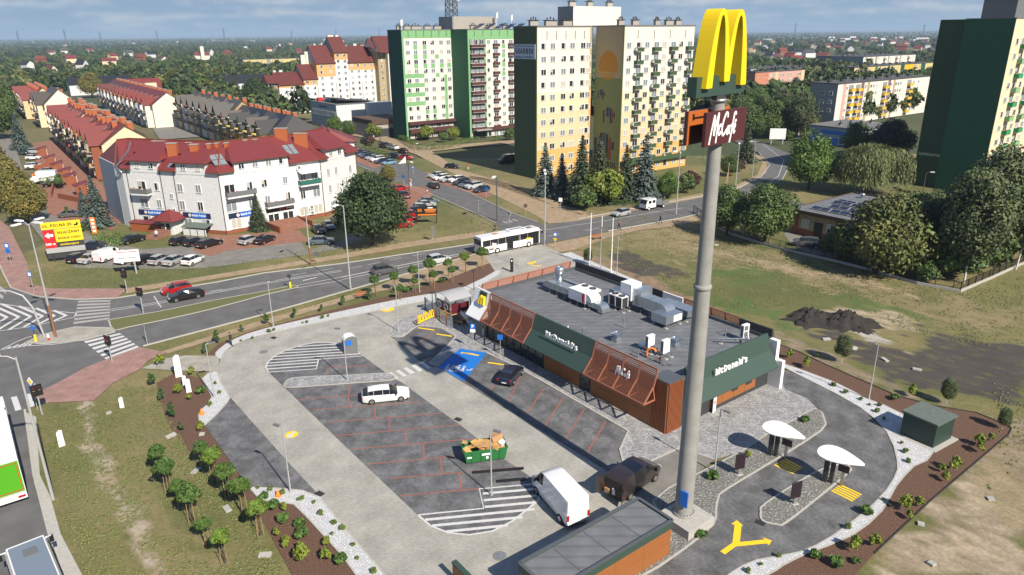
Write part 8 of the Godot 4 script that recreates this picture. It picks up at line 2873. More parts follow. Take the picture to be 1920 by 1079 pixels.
func traffic_light(label: String,at: Vector2,h: float,turn: float) -> void:
	var t := thing("traffic_light",label,"traffic light",v3(at),turn)
	var s := Sh.new()
	s.tube(M.pole_grey,[Vector3.ZERO,V(0,h,0)],0.07,-1.0,8)
	part("post",s,t)
	for k in 2:
		s = Sh.new()
		s.box(M.black,V(0.25 - 0.5 * k,h - 0.7,0),V(0.32,1.0,0.3))
		s.box(M.black,V(0.25 - 0.5 * k,h - 0.7,0.14),V(0.5,1.2,0.03))
		for j in 3:
			s.lathe(M[["lamp_red","card","green_dark"][j]],[W(0.1,0),W(0.1,0.03),W(0,0.03)],V(0.25 - 0.5 * k,h - 0.4 - 0.3 * j,0.15),10,-1)
		part("signal_head",s,t)

func build_street_things() -> void:
	var one := tall_lamp(12.6,[2.2],M.pole_grey)
	var two := tall_lamp(12.6,[2.2,5.3],M.pole_grey)
	var rusty := tall_lamp(9.5,[2.2],M.pole_grey,M.rust)
	var i := 0
	for q in [[one,W(-23.4,-97.7),"tall grey street lamp on the verge in front of the big round tree",0.0],[two,W(5.8,-120.2),"tall twin street lamp at the side street's mouth behind the bus",0.6],[rusty,W(-32.4,-110.1),"street lamp with rusty foot in front of the shop steps",0.4],[one,W(48.2,-151.8),"street lamp seen right beside the tall sign pole at the far road",0.3],
			[one,W(33.5,-141.8),"slim lamp beside the flatbed truck at the main road",-0.4],[one,W(60.6,-178.3),"lamp on the verge inside the road bend",-1.0],[one,W(87.9,-262.5),"lamp by the dense trees beyond the McCafe panel",2.4],[one,W(99.7,-245.2),"lamp in front of the blue and white pavilion",1.0],[one,W(-37,-48.5),"road lamp with rusty foot on the verge beside the lorry trailer",-0.6]]:
		copy(q[0],q[2],v3(q[1]),q[3],"",0.72 if i > 4 and i < 8 else 1.0)
		i += 1
	var four := tall_lamp(14.5,[0.3,1.9,3.5,5.0],M.pole_grey,M.rust)
	copy(four,"very tall rusty lamp post with four white heads on the traffic island",v3(W(-56.4,-81.3)))
	var low := tall_lamp(6.5,[2.6],M.steel_dark)
	i = 0
	for q in [W(43.9,-92.5),W(-2.8,-137.5),W(-23.7,-164.9),W(91.4,-156.3),W(-28.4,-211.4),W(55.4,-206.6)]:
		if i > 0:
			copy(low,["","black slim lamp on the kerb of the side street near the junction","black slim lamp by the round sign on the side street","lamp standing in the car park behind the solar roof","lamp with wide head at the path fork by the parked line","small lamp behind the tall sign pole at the cream block"][i],v3(q),i * 0.8,"",[1,1.35,1.1,0.8,0.7,0.8][i])
		i += 1
	# curved grey signal arm over the crossing
	var t := thing("signal_gantry","curved grey signal arm reaching over the road from the traffic island","signal arm",v3(W(-57.9,-81.5)))
	var s := Sh.new()
	s.tube(M.pole_grey,[Vector3.ZERO,V(-0.6,4.0,0),V(-1.3,5.6,0.2),V(-2.6,6.3,0.4),V(-5.4,6.4,0.8),V(-9.0,6.2,1.3)],0.13,0.07,8)
	part("arm",s,t)
	for n in [one,two,rusty,four,low]:
		n.free()
	# traffic lights and signs
	traffic_light("traffic light at the corner of the upper red pavement",W(-55.8,-97.6),3.6,-0.4)
	traffic_light("traffic light on the grass island at the upper crossing",W(-49.5,-89.4),3.8,-0.4)
	traffic_light("traffic light on the red pavement at the lower crossing",W(-45.8,-74.3),3.4,-0.6)
	traffic_light("traffic light at the lower left corner by the side crossing",W(-46.4,-62.3),3.4,0.8)
	sign_on_post("blue crossing sign over a traffic light head at the upper left pavement",W(-69.7,-98.2),3.2,[["square","blue_sign","white_letter"]],-0.2)
	sign_on_post("blue arrow sign above a round blue sign at the left edge",W(-82.6,-112.7),3.4,[["square","blue_sign","white_letter"],["round","blue_sign"]],-0.1)
	sign_on_post("priority diamond above a blue crossing sign at the lower left corner",W(-47.4,-63.2),3.6,[["diamond","white_letter","yellow_sign"],["square","blue_sign","white_letter"]],-0.4)
	sign_on_post("crossing sign with yellow triangle by the zebra behind the bus",W(7.5,-118.2),2.9,[["square","blue_sign","white_letter"],["down","yellow_sign"]],-0.5)
	sign_on_post("give way triangle on the side street's verge",W(-6.8,-145.2),2.6,[["down","white_letter","red"]],-0.9)
	sign_on_post("white sign on the side street's kerb near the black lamp",W(-0.4,-134.9),2.6,[["square","white_letter","grey_panel"]],-0.9)
	sign_on_post("round red sign at the small court",W(-18.7,-157.9),2.4,[["round","red","white_letter"]],-0.6)
	sign_on_post("round white sign with plate on the side street",W(-23.9,-168.5),2.6,[["round","white_letter","red"],["square","white_letter"]],-0.6)
	sign_on_post("blue sign by the kerb beside the black car on the side street",W(-26.6,-175.7),2.2,[["square","blue_sign"]],-0.6)
	sign_on_post("blue crossing sign on the grass at the path fork",W(-25.7,-187.7),2.4,[["square","blue_sign","white_letter"]],-0.6)
	sign_on_post("blue parking sign at the near end of the side street row",W(-5.6,-159.5),2.3,[["square","blue_sign"]],-0.6)
	sign_on_post("dark direction sign on the grass below the orange board",W(-14.1,-123.6),2.8,[["square","grey_panel"],["square","grey_panel"]],0.8)
	sign_on_post("white information sign on the verge by the firs",W(10.3,-146.4),2.6,[["square","white_letter"]],-0.4)
	sign_on_post("small brownish sign on the verge right of the side street",W(2.9,-142.1),2.4,[["round","tile_mauve"]],-0.4)
	sign_on_post("sign post with white plate on the footpath verge by the shop lane",W(-31.6,-110.9),2.0,[["square","grey_panel"]],-0.3)
	sign_on_post("thin sign post on the lower verge facing away",W(-44,-79),2.6,[["square","grey_panel"]],2.4)
	sign_on_post("thin sign post at the bus stop",W(-2.8,-112.9),2.6,[["square","white_letter"]],-0.4)
	i = 0
	for q in [[W(-32.5,-98.9),"yellow bollard with arrow sign at the tip of the grass island"],[W(-58.1,-80.1),"yellow bollard at the tip of the paved traffic island"]]:
		t = thing("bollard",q[1],"bollard",v3(q[0],0.1))
		s = Sh.new()
		s.tube(M.yellow_sign,[Vector3.ZERO,V(0,0.9,0)],0.17,0.14,10)
		part("post",s,t)
		s = Sh.new()
		s.tube(M.charcoal,[V(0,0.9,0),V(0,1.7,0)],0.05,-1.0,6)
		s.extrude(M.blue_sign if i else M.charcoal,ring2(0.05,0.28),0.0,0.05,Transform3D(Basis(),V(0,1.8,0.05)))
		part("sign",s,t)
		i += 1
	s = Sh.new()
	s.tube(M.red,[v3(W(-56.7,-80.4),0.1),v3(W(-56.7,-80.4),0.45)],0.13,-1.0,8)
	s.tube(M.white_letter,[v3(W(-56.7,-80.4),0.45),v3(W(-56.7,-80.4),0.85)],0.13,-1.0,8)
	solo("hydrant",s,"short red and white post on the traffic island beside the lamp","post")
	# yellow billboard
	t = thing("billboard","yellow and red billboard with black lettering beside the parked cars","billboard",v3(W(-73.8,-113.9)),0.42)
	s = Sh.new()
	for x in [-2.0,2.0]:
		s.box(M.charcoal,V(x,1.0,-0.15),V(0.2,2.4,0.2))
	part("post",s,t)
	s = Sh.new()
	s.box(M.yellow_sign,V(0,6.1,0),V(5.6,1.15,0.2))
	s.box(M.charcoal,V(0,1.1,-0.1),V(5.6,1.0,0.1))
	part("top_panel",s,t)
	s = Sh.new()
	s.box(M.yellow_sign,V(0.85,4.35,0),V(3.9,2.1,0.2))
	s.box(M.charcoal,V(0.85,2.85,0),V(3.9,0.8,0.2))
	s.box(M.red,V(-1.95,3.9,0),V(1.65,3.0,0.2))
	s.box(M.pole_grey,V(0,1.95,0),V(5.6,0.85,0.2))
	part("panel",s,t)
	letters(t,"UL. POLNA 35",0.66,Transform3D(Basis(),V(-0.55,6.1,0.12)),M.black,700,0.02)
	letters(t,"WŁĄCZAMY",0.6,Transform3D(Basis(),V(0.85,4.85,0.12)),M.black,700,0.02)
	letters(t,"NISKIE CENY!",0.52,Transform3D(Basis(),V(0.85,3.9,0.12)),M.black,700,0.02)
	letters(t,"mediaexpert",0.44,Transform3D(Basis(),V(0.7,2.85,0.12)),M.yellow_sign,700,0.02)
	letters(t,"500 m",0.5,Transform3D(Basis(),V(-1.95,3.05,0.12)),M.white_letter,700,0.02)
	s = Sh.new()
	s.extrude(M.white_letter,PackedVector2Array([W(-0.6,0),W(0,-0.5),W(0,-0.2),W(0.6,-0.2),W(0.6,0.2),W(0,0.2),W(0,0.5)]),0.1,0.13,Transform3D(Basis(),V(-1.95,4.5,0)))
	s.extrude(M.black,PackedVector2Array([W(-0.35,-0.25),W(0.2,-0.25),W(0.2,0.0),W(0.4,0.0),W(0.1,0.35),W(-0.05,0.0),W(-0.35,0.0)]),0.1,0.13,Transform3D(Basis(),V(2.2,6.05,0)))
	part("arrow",s,t)
	# white board on posts, orange board, orange pennant, hoarding, white flag
	t = thing("notice_board","white board with pale coloured lines standing before the parked cars","board",v3(W(-58.8,-106.4)),0.25)
	s = Sh.new()
	s.box(M.pole_grey,V(0,1.4,-0.1),V(0.22,2.8,0.12))
	part("post",s,t)
	s = Sh.new()
	s.box(M.white_panel,V(-0.9,3.0,0),V(3.6,1.9,0.1))
	part("panel",s,t)
	s = Sh.new()
	for k in 5:
		s.box(M[["red","board_pale","board_pale","grey_panel","board_pale"][k]],V(-0.9,3.65 - 0.32 * k,0.06),V(2.9 - 0.3 * (k % 2),0.09,0.02))
	part("print",s,t)
	t = thing("advertising_board","black and orange advertising board on the grass by the small court","board",v3(W(-16.5,-135.9)),0.1)
	s = Sh.new()
	for x in [-1.9,1.9]:
		s.box(M.black,V(x,1.3,-0.1),V(0.16,2.6,0.16))
	part("post",s,t)
	s = Sh.new()
	s.box(M.black,V(0,2.6,0),V(4.2,1.9,0.1))
	s.box(M.orange,V(0.1,1.85,0.06),V(3.6,0.24,0.02))
	part("panel",s,t)
	letters(t,"30",0.8,Transform3D(Basis(),V(-1.35,2.75,0.07)),M.orange,700,0.02)
	s = Sh.new()
	for k in 3:
		s.box(M.white_panel if k == 0 else M.orange,V(0.75,3.2 - 0.4 * k,0.06),V([1.0,2.2,1.9][k],[0.2,0.32,0.18][k],0.02))
	part("print",s,t)
	t = thing("banner","upright orange pennant with white letters in the brick yard by the bank","banner",v3(W(-77.9,-129.6)),0.1)
	s = Sh.new()
	s.box(M.orange,V(0,1.9,0),V(0.9,3.2,0.05))
	s.box(M.pole_grey,V(-0.48,1.8,0),V(0.06,3.6,0.06))
	part("cloth",s,t)
	s = Sh.new()
	for k in 4:
		s.box(M.white_letter,V(0,3.0 - 0.7 * k,0.03),V(0.5,0.4,0.02))
	part("print",s,t)
	t = thing("hoarding","blank white hoarding on two legs at the road bend","hoarding",v3(W(86.8,-235.1)),-0.15)
	s = Sh.new()
	s.box(M.white_panel,V(0,3.4,0),V(5.0,3.4,0.2))
	part("panel",s,t)
	s = Sh.new()
	for x in [-1.8,1.8]:
		s.box(M.pole_grey,V(x,0.9,0),V(0.25,1.8,0.25))
	part("leg",s,t)
	s = Sh.new()
	s.tube(M.steel_dark,[v3(W(-25.7,-175.6)),v3(W(-25.7,-175.6),7.0)],0.06,-1.0,6)
	s.extrude(M.white_gloss,PackedVector2Array([W(0,5.2),W(0,6.9),W(-1.9,5.0)]),-0.02,0.02,Transform3D(Basis(),v3(W(-25.7,-175.6))))
	solo("flag",s,"white flag on a dark mast at the kerb of the side street","flag")
	# wooden poles with guy wires, fence round the solar house, yard walls
	s = Sh.new()
	s.tube(M.stake,[v3(W(47.7,-156.1)),v3(W(47.7,-156.1),8.0)],0.14,0.1,6)
	s.bar(M.stake,v3(W(46.5,-155)),v3(W(47.7,-156.1),6.0),0.14)
	solo("utility_pole",s,"wooden pole with a slanted brace right of the tall sign pole","pole")
	fence("fence","dark wire fence on a low concrete base round the solar house",P([37.4,-143.4,38.1,-133.8,40,-126,43,-120.3,46.1,-115.6,51.4,-109.5,55.6,-103.9,59,-98.1,63.2,-94.6,71.4,-100.4,82.5,-108.5,93.9,-117.2]),1.5)
	s = Sh.new()
	for q in [[W(-104.4,-162.7),W(-97,-158)],[W(-113.1,-175.2),W(-106.2,-162.8)],[W(-134.2,-201.2),W(-130.8,-206.2)],[W(-127.1,-191.3),W(-124.1,-195.8)]]:
		s = Sh.new()
		s.bar(M.brick_wall,v3(q[0],0.6),v3(q[1],0.6),0.3,1.2)
		solo("yard_wall",s,["low brick wall at the front of the near yards","low brick wall beside the black car between hedges","low brick wall behind the white hatchback's bay","low brick wall behind the white off-roader's bay"][i % 4],"wall")
		i += 1
	# earth heaps and rubble
	i = 0
	for q in [[W(38.3,-85.1),2.9,1.3],[W(42.3,-83.8),3.2,1.4],[W(45.3,-84.1),1.2,0.4],[W(43.3,-81.5),1.4,0.4]]:
		heap(["left of two dark earth heaps on the meadow","right of two dark earth heaps on the meadow","small spill of earth beside the right heap","low mound of earth below the right heap"][i],q[0],q[1],q[2],50 + i)
		i += 1
	i = 0
	for q in [W(37.7,-78.6),W(39.8,-75.8),W(41.8,-72.8),W(44.1,-70.3),W(35.4,-119.2),W(-27.13,-52.31),W(-22.51,-47.04),W(-17.8,-41.71),W(-31.8,-58),W(-29,-58.2),W(30.49,-44.43),W(28.94,-40.21),W(37.6,-47.4),W(-39.9,-62.4)]:
		s = Sh.new()
		s.boxt(M.kerb,Transform3D(Basis.from_euler(V(0.1,i * 0.9,0.06)) * Basis.from_scale(V(0.9 if i < 9 else 0.45,0.16,0.45)),v3(q,0.07)))
		solo("concrete_slab",s,"broken pale concrete piece lying on bare ground or grass","rubble","broken concrete pieces lying about")
		i += 1
	i = 0
	for q in [W(-18.96,-48.58),W(-30.5,-61.9)]:
		s = Sh.new()
		s.lathe(M.orange,[W(0.22,0.1),W(0.05,0.7),W(0.0,0.72)],v3(q),10)
		s.box(M.orange,v3(q,0.12),V(0.45,0.06,0.45))
		solo("traffic_cone",s,["orange cone on the white gravel near the lamp at the dark paved point","orange cone on the gravel hook below the entrance"][i],"cone")
		i += 1

func fence(called: String,label: String,p: PackedVector2Array,h: float) -> void:
	var t := thing(called,label,"fence")
	for i in p.size() - 1:
		var s := Sh.new()
		s.bar(M.kerb,v3(p[i],0.2),v3(p[i + 1],0.2),0.25,0.4)
		part("base",s,t)
		s = Sh.new()
		s.bar(M.black,v3(p[i],h),v3(p[i + 1],h),0.06)
		s.bar(M.black,v3(p[i],0.55),v3(p[i + 1],0.55),0.06)
		var n := int(p[i].distance_to(p[i + 1]) / 0.22)
		for k in n:
			var q := p[i].lerp(p[i + 1],float(k) / n)
			s.bar(M.black,v3(q,0.4),v3(q,h),0.025 if k % 10 else 0.09)
		var o := part("bars",s,t)
		o.set_meta("kind","stuff")

func heap(label: String,at: Vector2,r: float,h: float,seed_: int) -> void:
	var n := FastNoiseLite.new()
	n.seed = seed_
	n.frequency = 0.9
	var s := Sh.new()
	var rings := []
	for j in 12:
		var f := j / 11.0
		var ring := []
		for k in 30:
			var a := TAU * k / 30
			var q := W(cos(a),sin(a)) * r * f * (1.0 + 0.7 * n.get_noise_2d(cos(a) * 3.0,sin(a) * 3.0))
			ring.append(v3(at + q,h * 1.15 * pow(1.0 - f,1.1) + 0.7 * h * n.get_noise_2d(q.x * 1.5 + 9.0,q.y * 1.5) * minf(1.0,2.5 * (1.0 - f)) - 0.02))
		rings.append(ring)
	for j in 11:
		s.skin(M.soil,rings[j + 1],rings[j],1)
	solo("earth_heap",s,label,"earth heap")

# ---------------------------------------------------------------- people
func person(label: String,at: Vector2,turn: float,top: Material,legs_: Material,stride := 0.25) -> void:
	var t := thing("person",label,"person",v3(at,0.04),turn)
	# one skin over a skeleton of tapered limbs: [from, to, radius, radius, material]
	var s := Sh.new()
	s.lathe(top,[W(0.0,0.86),W(0.15,0.88),W(0.17,1.0),W(0.145,1.15),W(0.19,1.36),W(0.16,1.46),W(0.07,1.5),W(0.055,1.52)],Vector3.ZERO,12)
	s.lathe(M.skin,[W(0.055,1.5),W(0.055,1.56),W(0.085,1.6),W(0.1,1.68),W(0.09,1.75)],Vector3.ZERO,10)
	for e in [-1.0,1.0]:
		var f: float = stride * e
		s.tube(legs_,[V(0,0.92,0.09 * e),V(f * 0.6,0.48,0.1 * e),V(f,0.08,0.1 * e)],0.095,0.05,8)
		s.box(M.black,V(f + 0.06,0.045,0.1 * e),V(0.25,0.09,0.09))
		s.tube(top,[V(0,1.42,0.18 * e),V(-f * 0.4,1.16,0.25 * e),V(-f * 0.2 + 0.06,0.95,0.25 * e)],0.055,0.038,7)
		s.tube(M.skin,[V(-f * 0.2 + 0.06,0.95,0.25 * e),V(-f * 0.2 + 0.09,0.8,0.25 * e)],0.035,0.02,6)
	s.bar(M.skin,V(0.09,1.66,0),V(0.12,1.64,0),0.03)
	part("body",s,t)
	s = Sh.new()
	s.lathe(M.hair,[W(0.1,1.68),W(0.108,1.74),W(0.07,1.81),W(0.0,1.83)],V(-0.015,0,0),10)
	part("hair",s,t)

func build_people() -> void:
	person("person in dark clothes walking on the footpath beyond the flagpoles",W(20.2,-130.2),0.6,M.cloth_red,M.cloth_dark)
	person("person in black walking on the footpath near the flatbed truck",W(28.8,-134.4),0.6,M.cloth_dark,M.cloth_dark)
	person("person in pale trousers walking on the path between the two tall blocks",W(-11.6,-193.9),2.0,M.cloth_red,M.cloth_white)
	person("person in a white shirt standing by the bank's lean-to",W(-65,-126.7),-1.2,M.cloth_white,M.cloth_blue,0.05)
	person("person in dark clothes walking on the service road by the yards",W(-135,-196.4),1.0,M.cloth_dark,M.cloth_dark)
	person("person walking along the far end of the hedge lane",W(-44.8,-248.5),0.4,M.cloth_blue,M.cloth_dark)
	person("person standing on the gravel strip by the road in dark clothes",W(-33.6,-78.3),0.3,M.cloth_dark,M.cloth_dark,0.05)

# ---------------------------------------------------------------- plants
var pr := RandomNumberGenerator.new()

class Leaves:
	var vs := PackedVector3Array()
	var ns := PackedVector3Array()
	var cs := PackedColorArray()
	var ix := PackedInt32Array()
	func add(p: Vector3,n: Vector3,s: float,long: float,roll: float,c: Color,soft := Vector3.ZERO) -> void:
		var u := n.cross(Vector3.UP if absf(n.y) < 0.9 else Vector3.RIGHT).normalized()
		var w := u.cross(n)
		var a := (u * cos(roll) + w * sin(roll)) * s
		var b := (w * cos(roll) - u * sin(roll)) * s * long
		var k := vs.size()
		var nn := (n + soft).normalized()
		for q in [p - b,p + a * 0.6 - b * 0.1 - n * s * 0.15,p + b,p - a * 0.6 + b * 0.1 - n * s * 0.15]:
			vs.append(q)
			ns.append(nn)
			cs.append(c)
		ix.append_array([k,k + 1,k + 2,k,k + 2,k + 3])

func rdir() -> Vector3:
	var y := pr.randf_range(-1,1)
	var a := pr.randf() * TAU
	var r := sqrt(1 - y * y)
	return V(cos(a) * r,y,sin(a) * r)

func tint(c: Color,v: float) -> Color:
	var f := 1.0 + pr.randf_range(-v,v)
	return Color(c.r * f * (1.0 + pr.randf_range(-v,v) * 0.4),c.g * f,c.b * f)

# clumps of leaves over an egg-shaped volume: size in metres, base of the crown at y0
func leafy(size: Vector3,y0: float,lobes: int,per: int,leaf: float,c: Color,v := 0.3,seed_ := 1,m: Material = null) -> ArrayMesh:
	pr.seed = seed_
	var l := Leaves.new()
	var mid := V(0,y0 + size.y / 2,0)
	for i in lobes:
		var d := rdir()
		if d.y < -0.3:
			d.y *= 0.5
		var f := pr.randf_range(0.5,0.74)
		var taper := 1.0 - 0.25 * maxf(d.y,0.0)
		var bulge := 1.0 + 0.55 * noise.get_noise_3d(d.x * 0.9 + seed_,d.y * 0.9,d.z * 0.9)
		var lc := mid + d * size * 0.5 * f * bulge * V(taper,1,taper)
		var r := pr.randf_range(0.30,0.46) * minf(size.x,size.y) * 0.62
		var tone := tint(c,v * 0.8)
		for k in per:
			var n := (rdir() + d * 0.45 + V(0,0.25,0)).normalized()
			var p := lc + n * r * pr.randf_range(0.72,1.08)
			var out := ((p - mid) / size).length() * 2.0
			if out > 1.3 * bulge:
				continue
			l.add(p,(n + rdir() * 0.75).normalized(),leaf * pr.randf_range(0.6,1.25),pr.randf_range(0.8,1.3),pr.randf() * TAU,tint(tone,v * 0.7))
	return array_mesh(l.vs,l.ns,l.cs,l.ix,m if m else M.leaf)

# a conifer of drooping whorls
func conifer(h: float,r: float,c: Color,seed_ := 1,dense := 1.0) -> ArrayMesh:
	pr.seed = seed_
	var l := Leaves.new()
	var tiers := int(h * 1.9)
	for t in tiers:
		var f := (t + 0.3) / tiers
		var y := 0.5 + f * (h - 0.6)
		var rr := r * pow(1.0 - f,0.85) * pr.randf_range(0.82,1.12) + 0.12
		var n := int((9 + rr * 5.0) * dense)
		for b in n:
			var a := TAU * b / n + pr.randf_range(-0.3,0.3)
			var d := V(cos(a),0,sin(a))
			var len := rr * pr.randf_range(0.75,1.1)
			var tone := tint(c,0.3)
			var steps := maxi(3,int(len * 3.2))
			for k in steps:
				var g := (k + 0.5) / steps
				var p := d * len * g + V(0,y - len * 0.28 * g * g + 0.1 * g,0)
				var wd := (0.30 + 0.22 * rr / r) * (1.15 - 0.6 * g)
				l.add(p + rdir() * 0.12,(Vector3.UP * 0.8 + d * 0.5 + rdir() * 0.6).normalized(),wd * 1.25,0.8,-a,tint(tone,0.22))
	for k in 12:
		l.add(V(0,h - 0.1 - 0.05 * k,0) + rdir() * 0.06,rdir(),0.16,1.2,pr.randf() * 6.0,c)
	return array_mesh(l.vs,l.ns,l.cs,l.ix,M.needle)

# hanging strands
func weeping(w: float,h: float,strands: int,c: Color,seed_ := 1) -> ArrayMesh:
	pr.seed = seed_
	var l := Leaves.new()
	var heads := []
	for i in 22:
		var d := rdir()
		heads.append(V(d.x * w * 0.36,h * (0.62 + 0.26 * absf(d.y)),d.z * w * 0.36))
	for i in strands:
		var hd: Vector3 = heads[i % heads.size()]
		var d := rdir()
		d.y = absf(d.y) * 0.8 + 0.1
		var p := hd + d * V(w * 0.17,h * 0.13,w * 0.17)
		var outw := V(p.x,0,p.z).normalized()
		var drop := pr.randf_range(0.25,0.85) * (p.y - 0.8)
		var tone := tint(c,0.3)
		var n := int(drop / 0.55) + 2
		for k in n:
			var g := float(k) / n
			var q := p + outw * (0.9 * sqrt(g)) + V(pr.randf_range(-0.12,0.12),-drop * g,pr.randf_range(-0.12,0.12))
			l.add(q,(outw + rdir() * 0.8 + V(0,0.4 - 0.4 * g,0)).normalized(),0.17,2.4,pr.randf_range(-0.3,0.3),tint(tone,0.25))
	return array_mesh(l.vs,l.ns,l.cs,l.ix,M.leaf)

func trunk(h: float,r: float,m: Material,forks := 4,spread := 1.0) -> ArrayMesh:
	var s := Sh.new()
	s.tube(m,[Vector3.ZERO,V(0.04 * h,h * 0.35,0.02 * h),V(0,h * 0.7,0.03 * h),V(0.02 * h,h,0)],r,r * 0.3,7)
	for k in forks:
		var a := TAU * k / maxi(forks,1) + 0.5
		var y := h * (0.42 + 0.12 * k)
		s.tube(m,[V(0,y,0),V(cos(a) * spread * 0.5,y + spread * 0.45,sin(a) * spread * 0.5),V(cos(a) * spread,y + spread,sin(a) * spread)],r * 0.45,r * 0.15,5)
	return s.mesh()

func plant_proto(called: String,cat: String,crown: ArrayMesh,stem: ArrayMesh = null) -> Node3D:
	var t := Node3D.new()
	t.name = called
	t.set_meta("category",cat)
	if stem:
		part_mesh("trunk",stem,t)
	part_mesh("crown",crown,t)
	return t

func build_plants() -> void:
	var mid_green := Color(0.060,0.098,0.022)
	var dark_green := Color(0.034,0.060,0.018)
	var lime := Color(0.135,0.175,0.022)
	var olive := Color(0.095,0.110,0.028)
	var yellowish := Color(0.15,0.135,0.03)
	var blue_green := Color(0.060,0.088,0.075)
	# young globe trees tied to stakes
	var protos := []
	for k in 3:
		var t := plant_proto("young_tree","tree",leafy(V(1.5,1.15,1.5),1.75,26,80,0.09,[Color(0.065,0.125,0.02),Color(0.105,0.17,0.02),Color(0.055,0.11,0.02)][k],0.28,20 + k),trunk(2.2,0.05,M.bark,3,0.5))
		for a in [0.3,2.4,4.4]:
			var s := Sh.new()
			s.tube(M.stake,[V(cos(a) * 0.25,0,sin(a) * 0.25),V(cos(a) * 0.22,1.6,sin(a) * 0.22)],0.022,-1.0,5)
			part("stake",s,t)
		protos.append(t)
	var i := 0
	var word := ["first","second","third","fourth","fifth","sixth","seventh","eighth","ninth","tenth","eleventh"]
	for p in P([-29.81,-51.7,-27.99,-49.15,-26.4,-47.55,-24.45,-45.34,-22.4,-42.9,-20.42,-40.98]):
		copy(protos[[2,2,0,2,0,1][i]],"young globe tree in the row farther from the car park, %s from the top" % word[i],v3(p),i * 1.3,"young globe trees on the lawn",[1.0,1.1,0.8,1.15,0.8,0.95][i])
		i += 1
	i = 0
	for p in P([-26.6,-52.7,-24.72,-50.48,-22.88,-48.41,-20.92,-46.36,-18.85,-43.83]):
		copy(protos[[2,1,0,0,1][i]],"young globe tree in the row along the mulch bed, %s from the top" % word[i],v3(p),i * 1.7,"young globe trees on the lawn",[0.9,1.15,1.1,1.15,1.05][i])
		i += 1
	i = 0
	for p in P([-19.4,-95.3,-16.9,-97.1,-15.6,-93.4,-14.5,-99.5,-13.9,-96.3,-12.2,-100.9,-11.4,-98.1,-9.7,-103.3,-8.9,-100.6,-7.2,-105.1,-4.6,-107.3]):
		copy(protos[[2,0,2,0,0,2,2,0,0,1,0][i]],"street tree beside the footpath, %s from the left" % word[i],v3(p),i * 0.9,"street trees along the footpath",[1.05,1.0,0.8,1.05,0.8,1.25,0.95,1.0,0.9,1.15,1.2][i])
		i += 1
	for t in protos:
		t.free()
	# single larger trees: proto, place, scale, label
	var kinds := {
		"round": plant_proto("broad_tree","tree",leafy(V(10,11,10),0.2,90,170,0.26,dark_green,0.26,3),trunk(6.5,0.35,M.bark,5,2.6)),
		"ash": plant_proto("broad_tree","tree",leafy(V(8.5,10.5,8.5),-0.4,56,170,0.25,mid_green,0.34,5),trunk(6.5,0.3,M.bark,5,2.4)),
		"light": plant_proto("broad_tree","tree",leafy(V(9,10.5,9),-0.3,58,160,0.27,Color(0.075,0.135,0.02),0.36,6),trunk(6.5,0.3,M.bark,5,2.4)),
		"olive": plant_proto("broad_tree","tree",leafy(V(10,9.5,10),-0.4,60,160,0.25,olive,0.42,7),trunk(6.0,0.3,M.bark,5,2.6)),
		"autumn": plant_proto("broad_tree","tree",leafy(V(8,8,8),0.4,56,150,0.23,yellowish,0.4,8),trunk(5.5,0.25,M.bark,4,2.0)),
		"birch": plant_proto("birch_tree","tree",leafy(V(7.0,15,7.0),-0.2,90,150,0.22,Color(0.070,0.095,0.034),0.36,9),trunk(14.0,0.14,M.birch_bark,5,1.8)),
		"purple": plant_proto("dark_tree","tree",leafy(V(12,9,12),1.2,74,150,0.28,Color(0.022,0.020,0.014),0.4,10),trunk(6.0,0.35,M.bark,5,2.6)),
		"willow": plant_proto("weeping_willow","tree",weeping(15.0,11.5,2600,Color(0.115,0.140,0.048),11),trunk(8.0,0.45,M.bark,5,3.0)),
		"spruce": plant_proto("blue_spruce","tree",conifer(12.0,3.6,blue_green,12,1.3),trunk(10,0.2,M.bark,0)),
		"fir": plant_proto("fir_tree","tree",conifer(14.5,4.2,Color(0.036,0.054,0.022),13,1.3),trunk(12,0.22,M.bark,0)),
		"shrub": plant_proto("shrub","shrub",leafy(V(3.6,3.0,3.6),0.1,26,60,0.22,mid_green,0.35,14)),
		"gold": plant_proto("shrub","shrub",leafy(V(4.4,4.2,4.4),0.1,30,64,0.24,lime,0.3,15)),
		"wine": plant_proto("shrub","shrub",leafy(V(3.6,3.2,3.6),0.1,26,60,0.22,Color(0.075,0.035,0.025),0.35,16)),
		"thuja": plant_proto("columnar_shrub","shrub",leafy(V(1.6,4.2,1.6),0.05,30,50,0.16,Color(0.055,0.10,0.02),0.3,17)),
	}
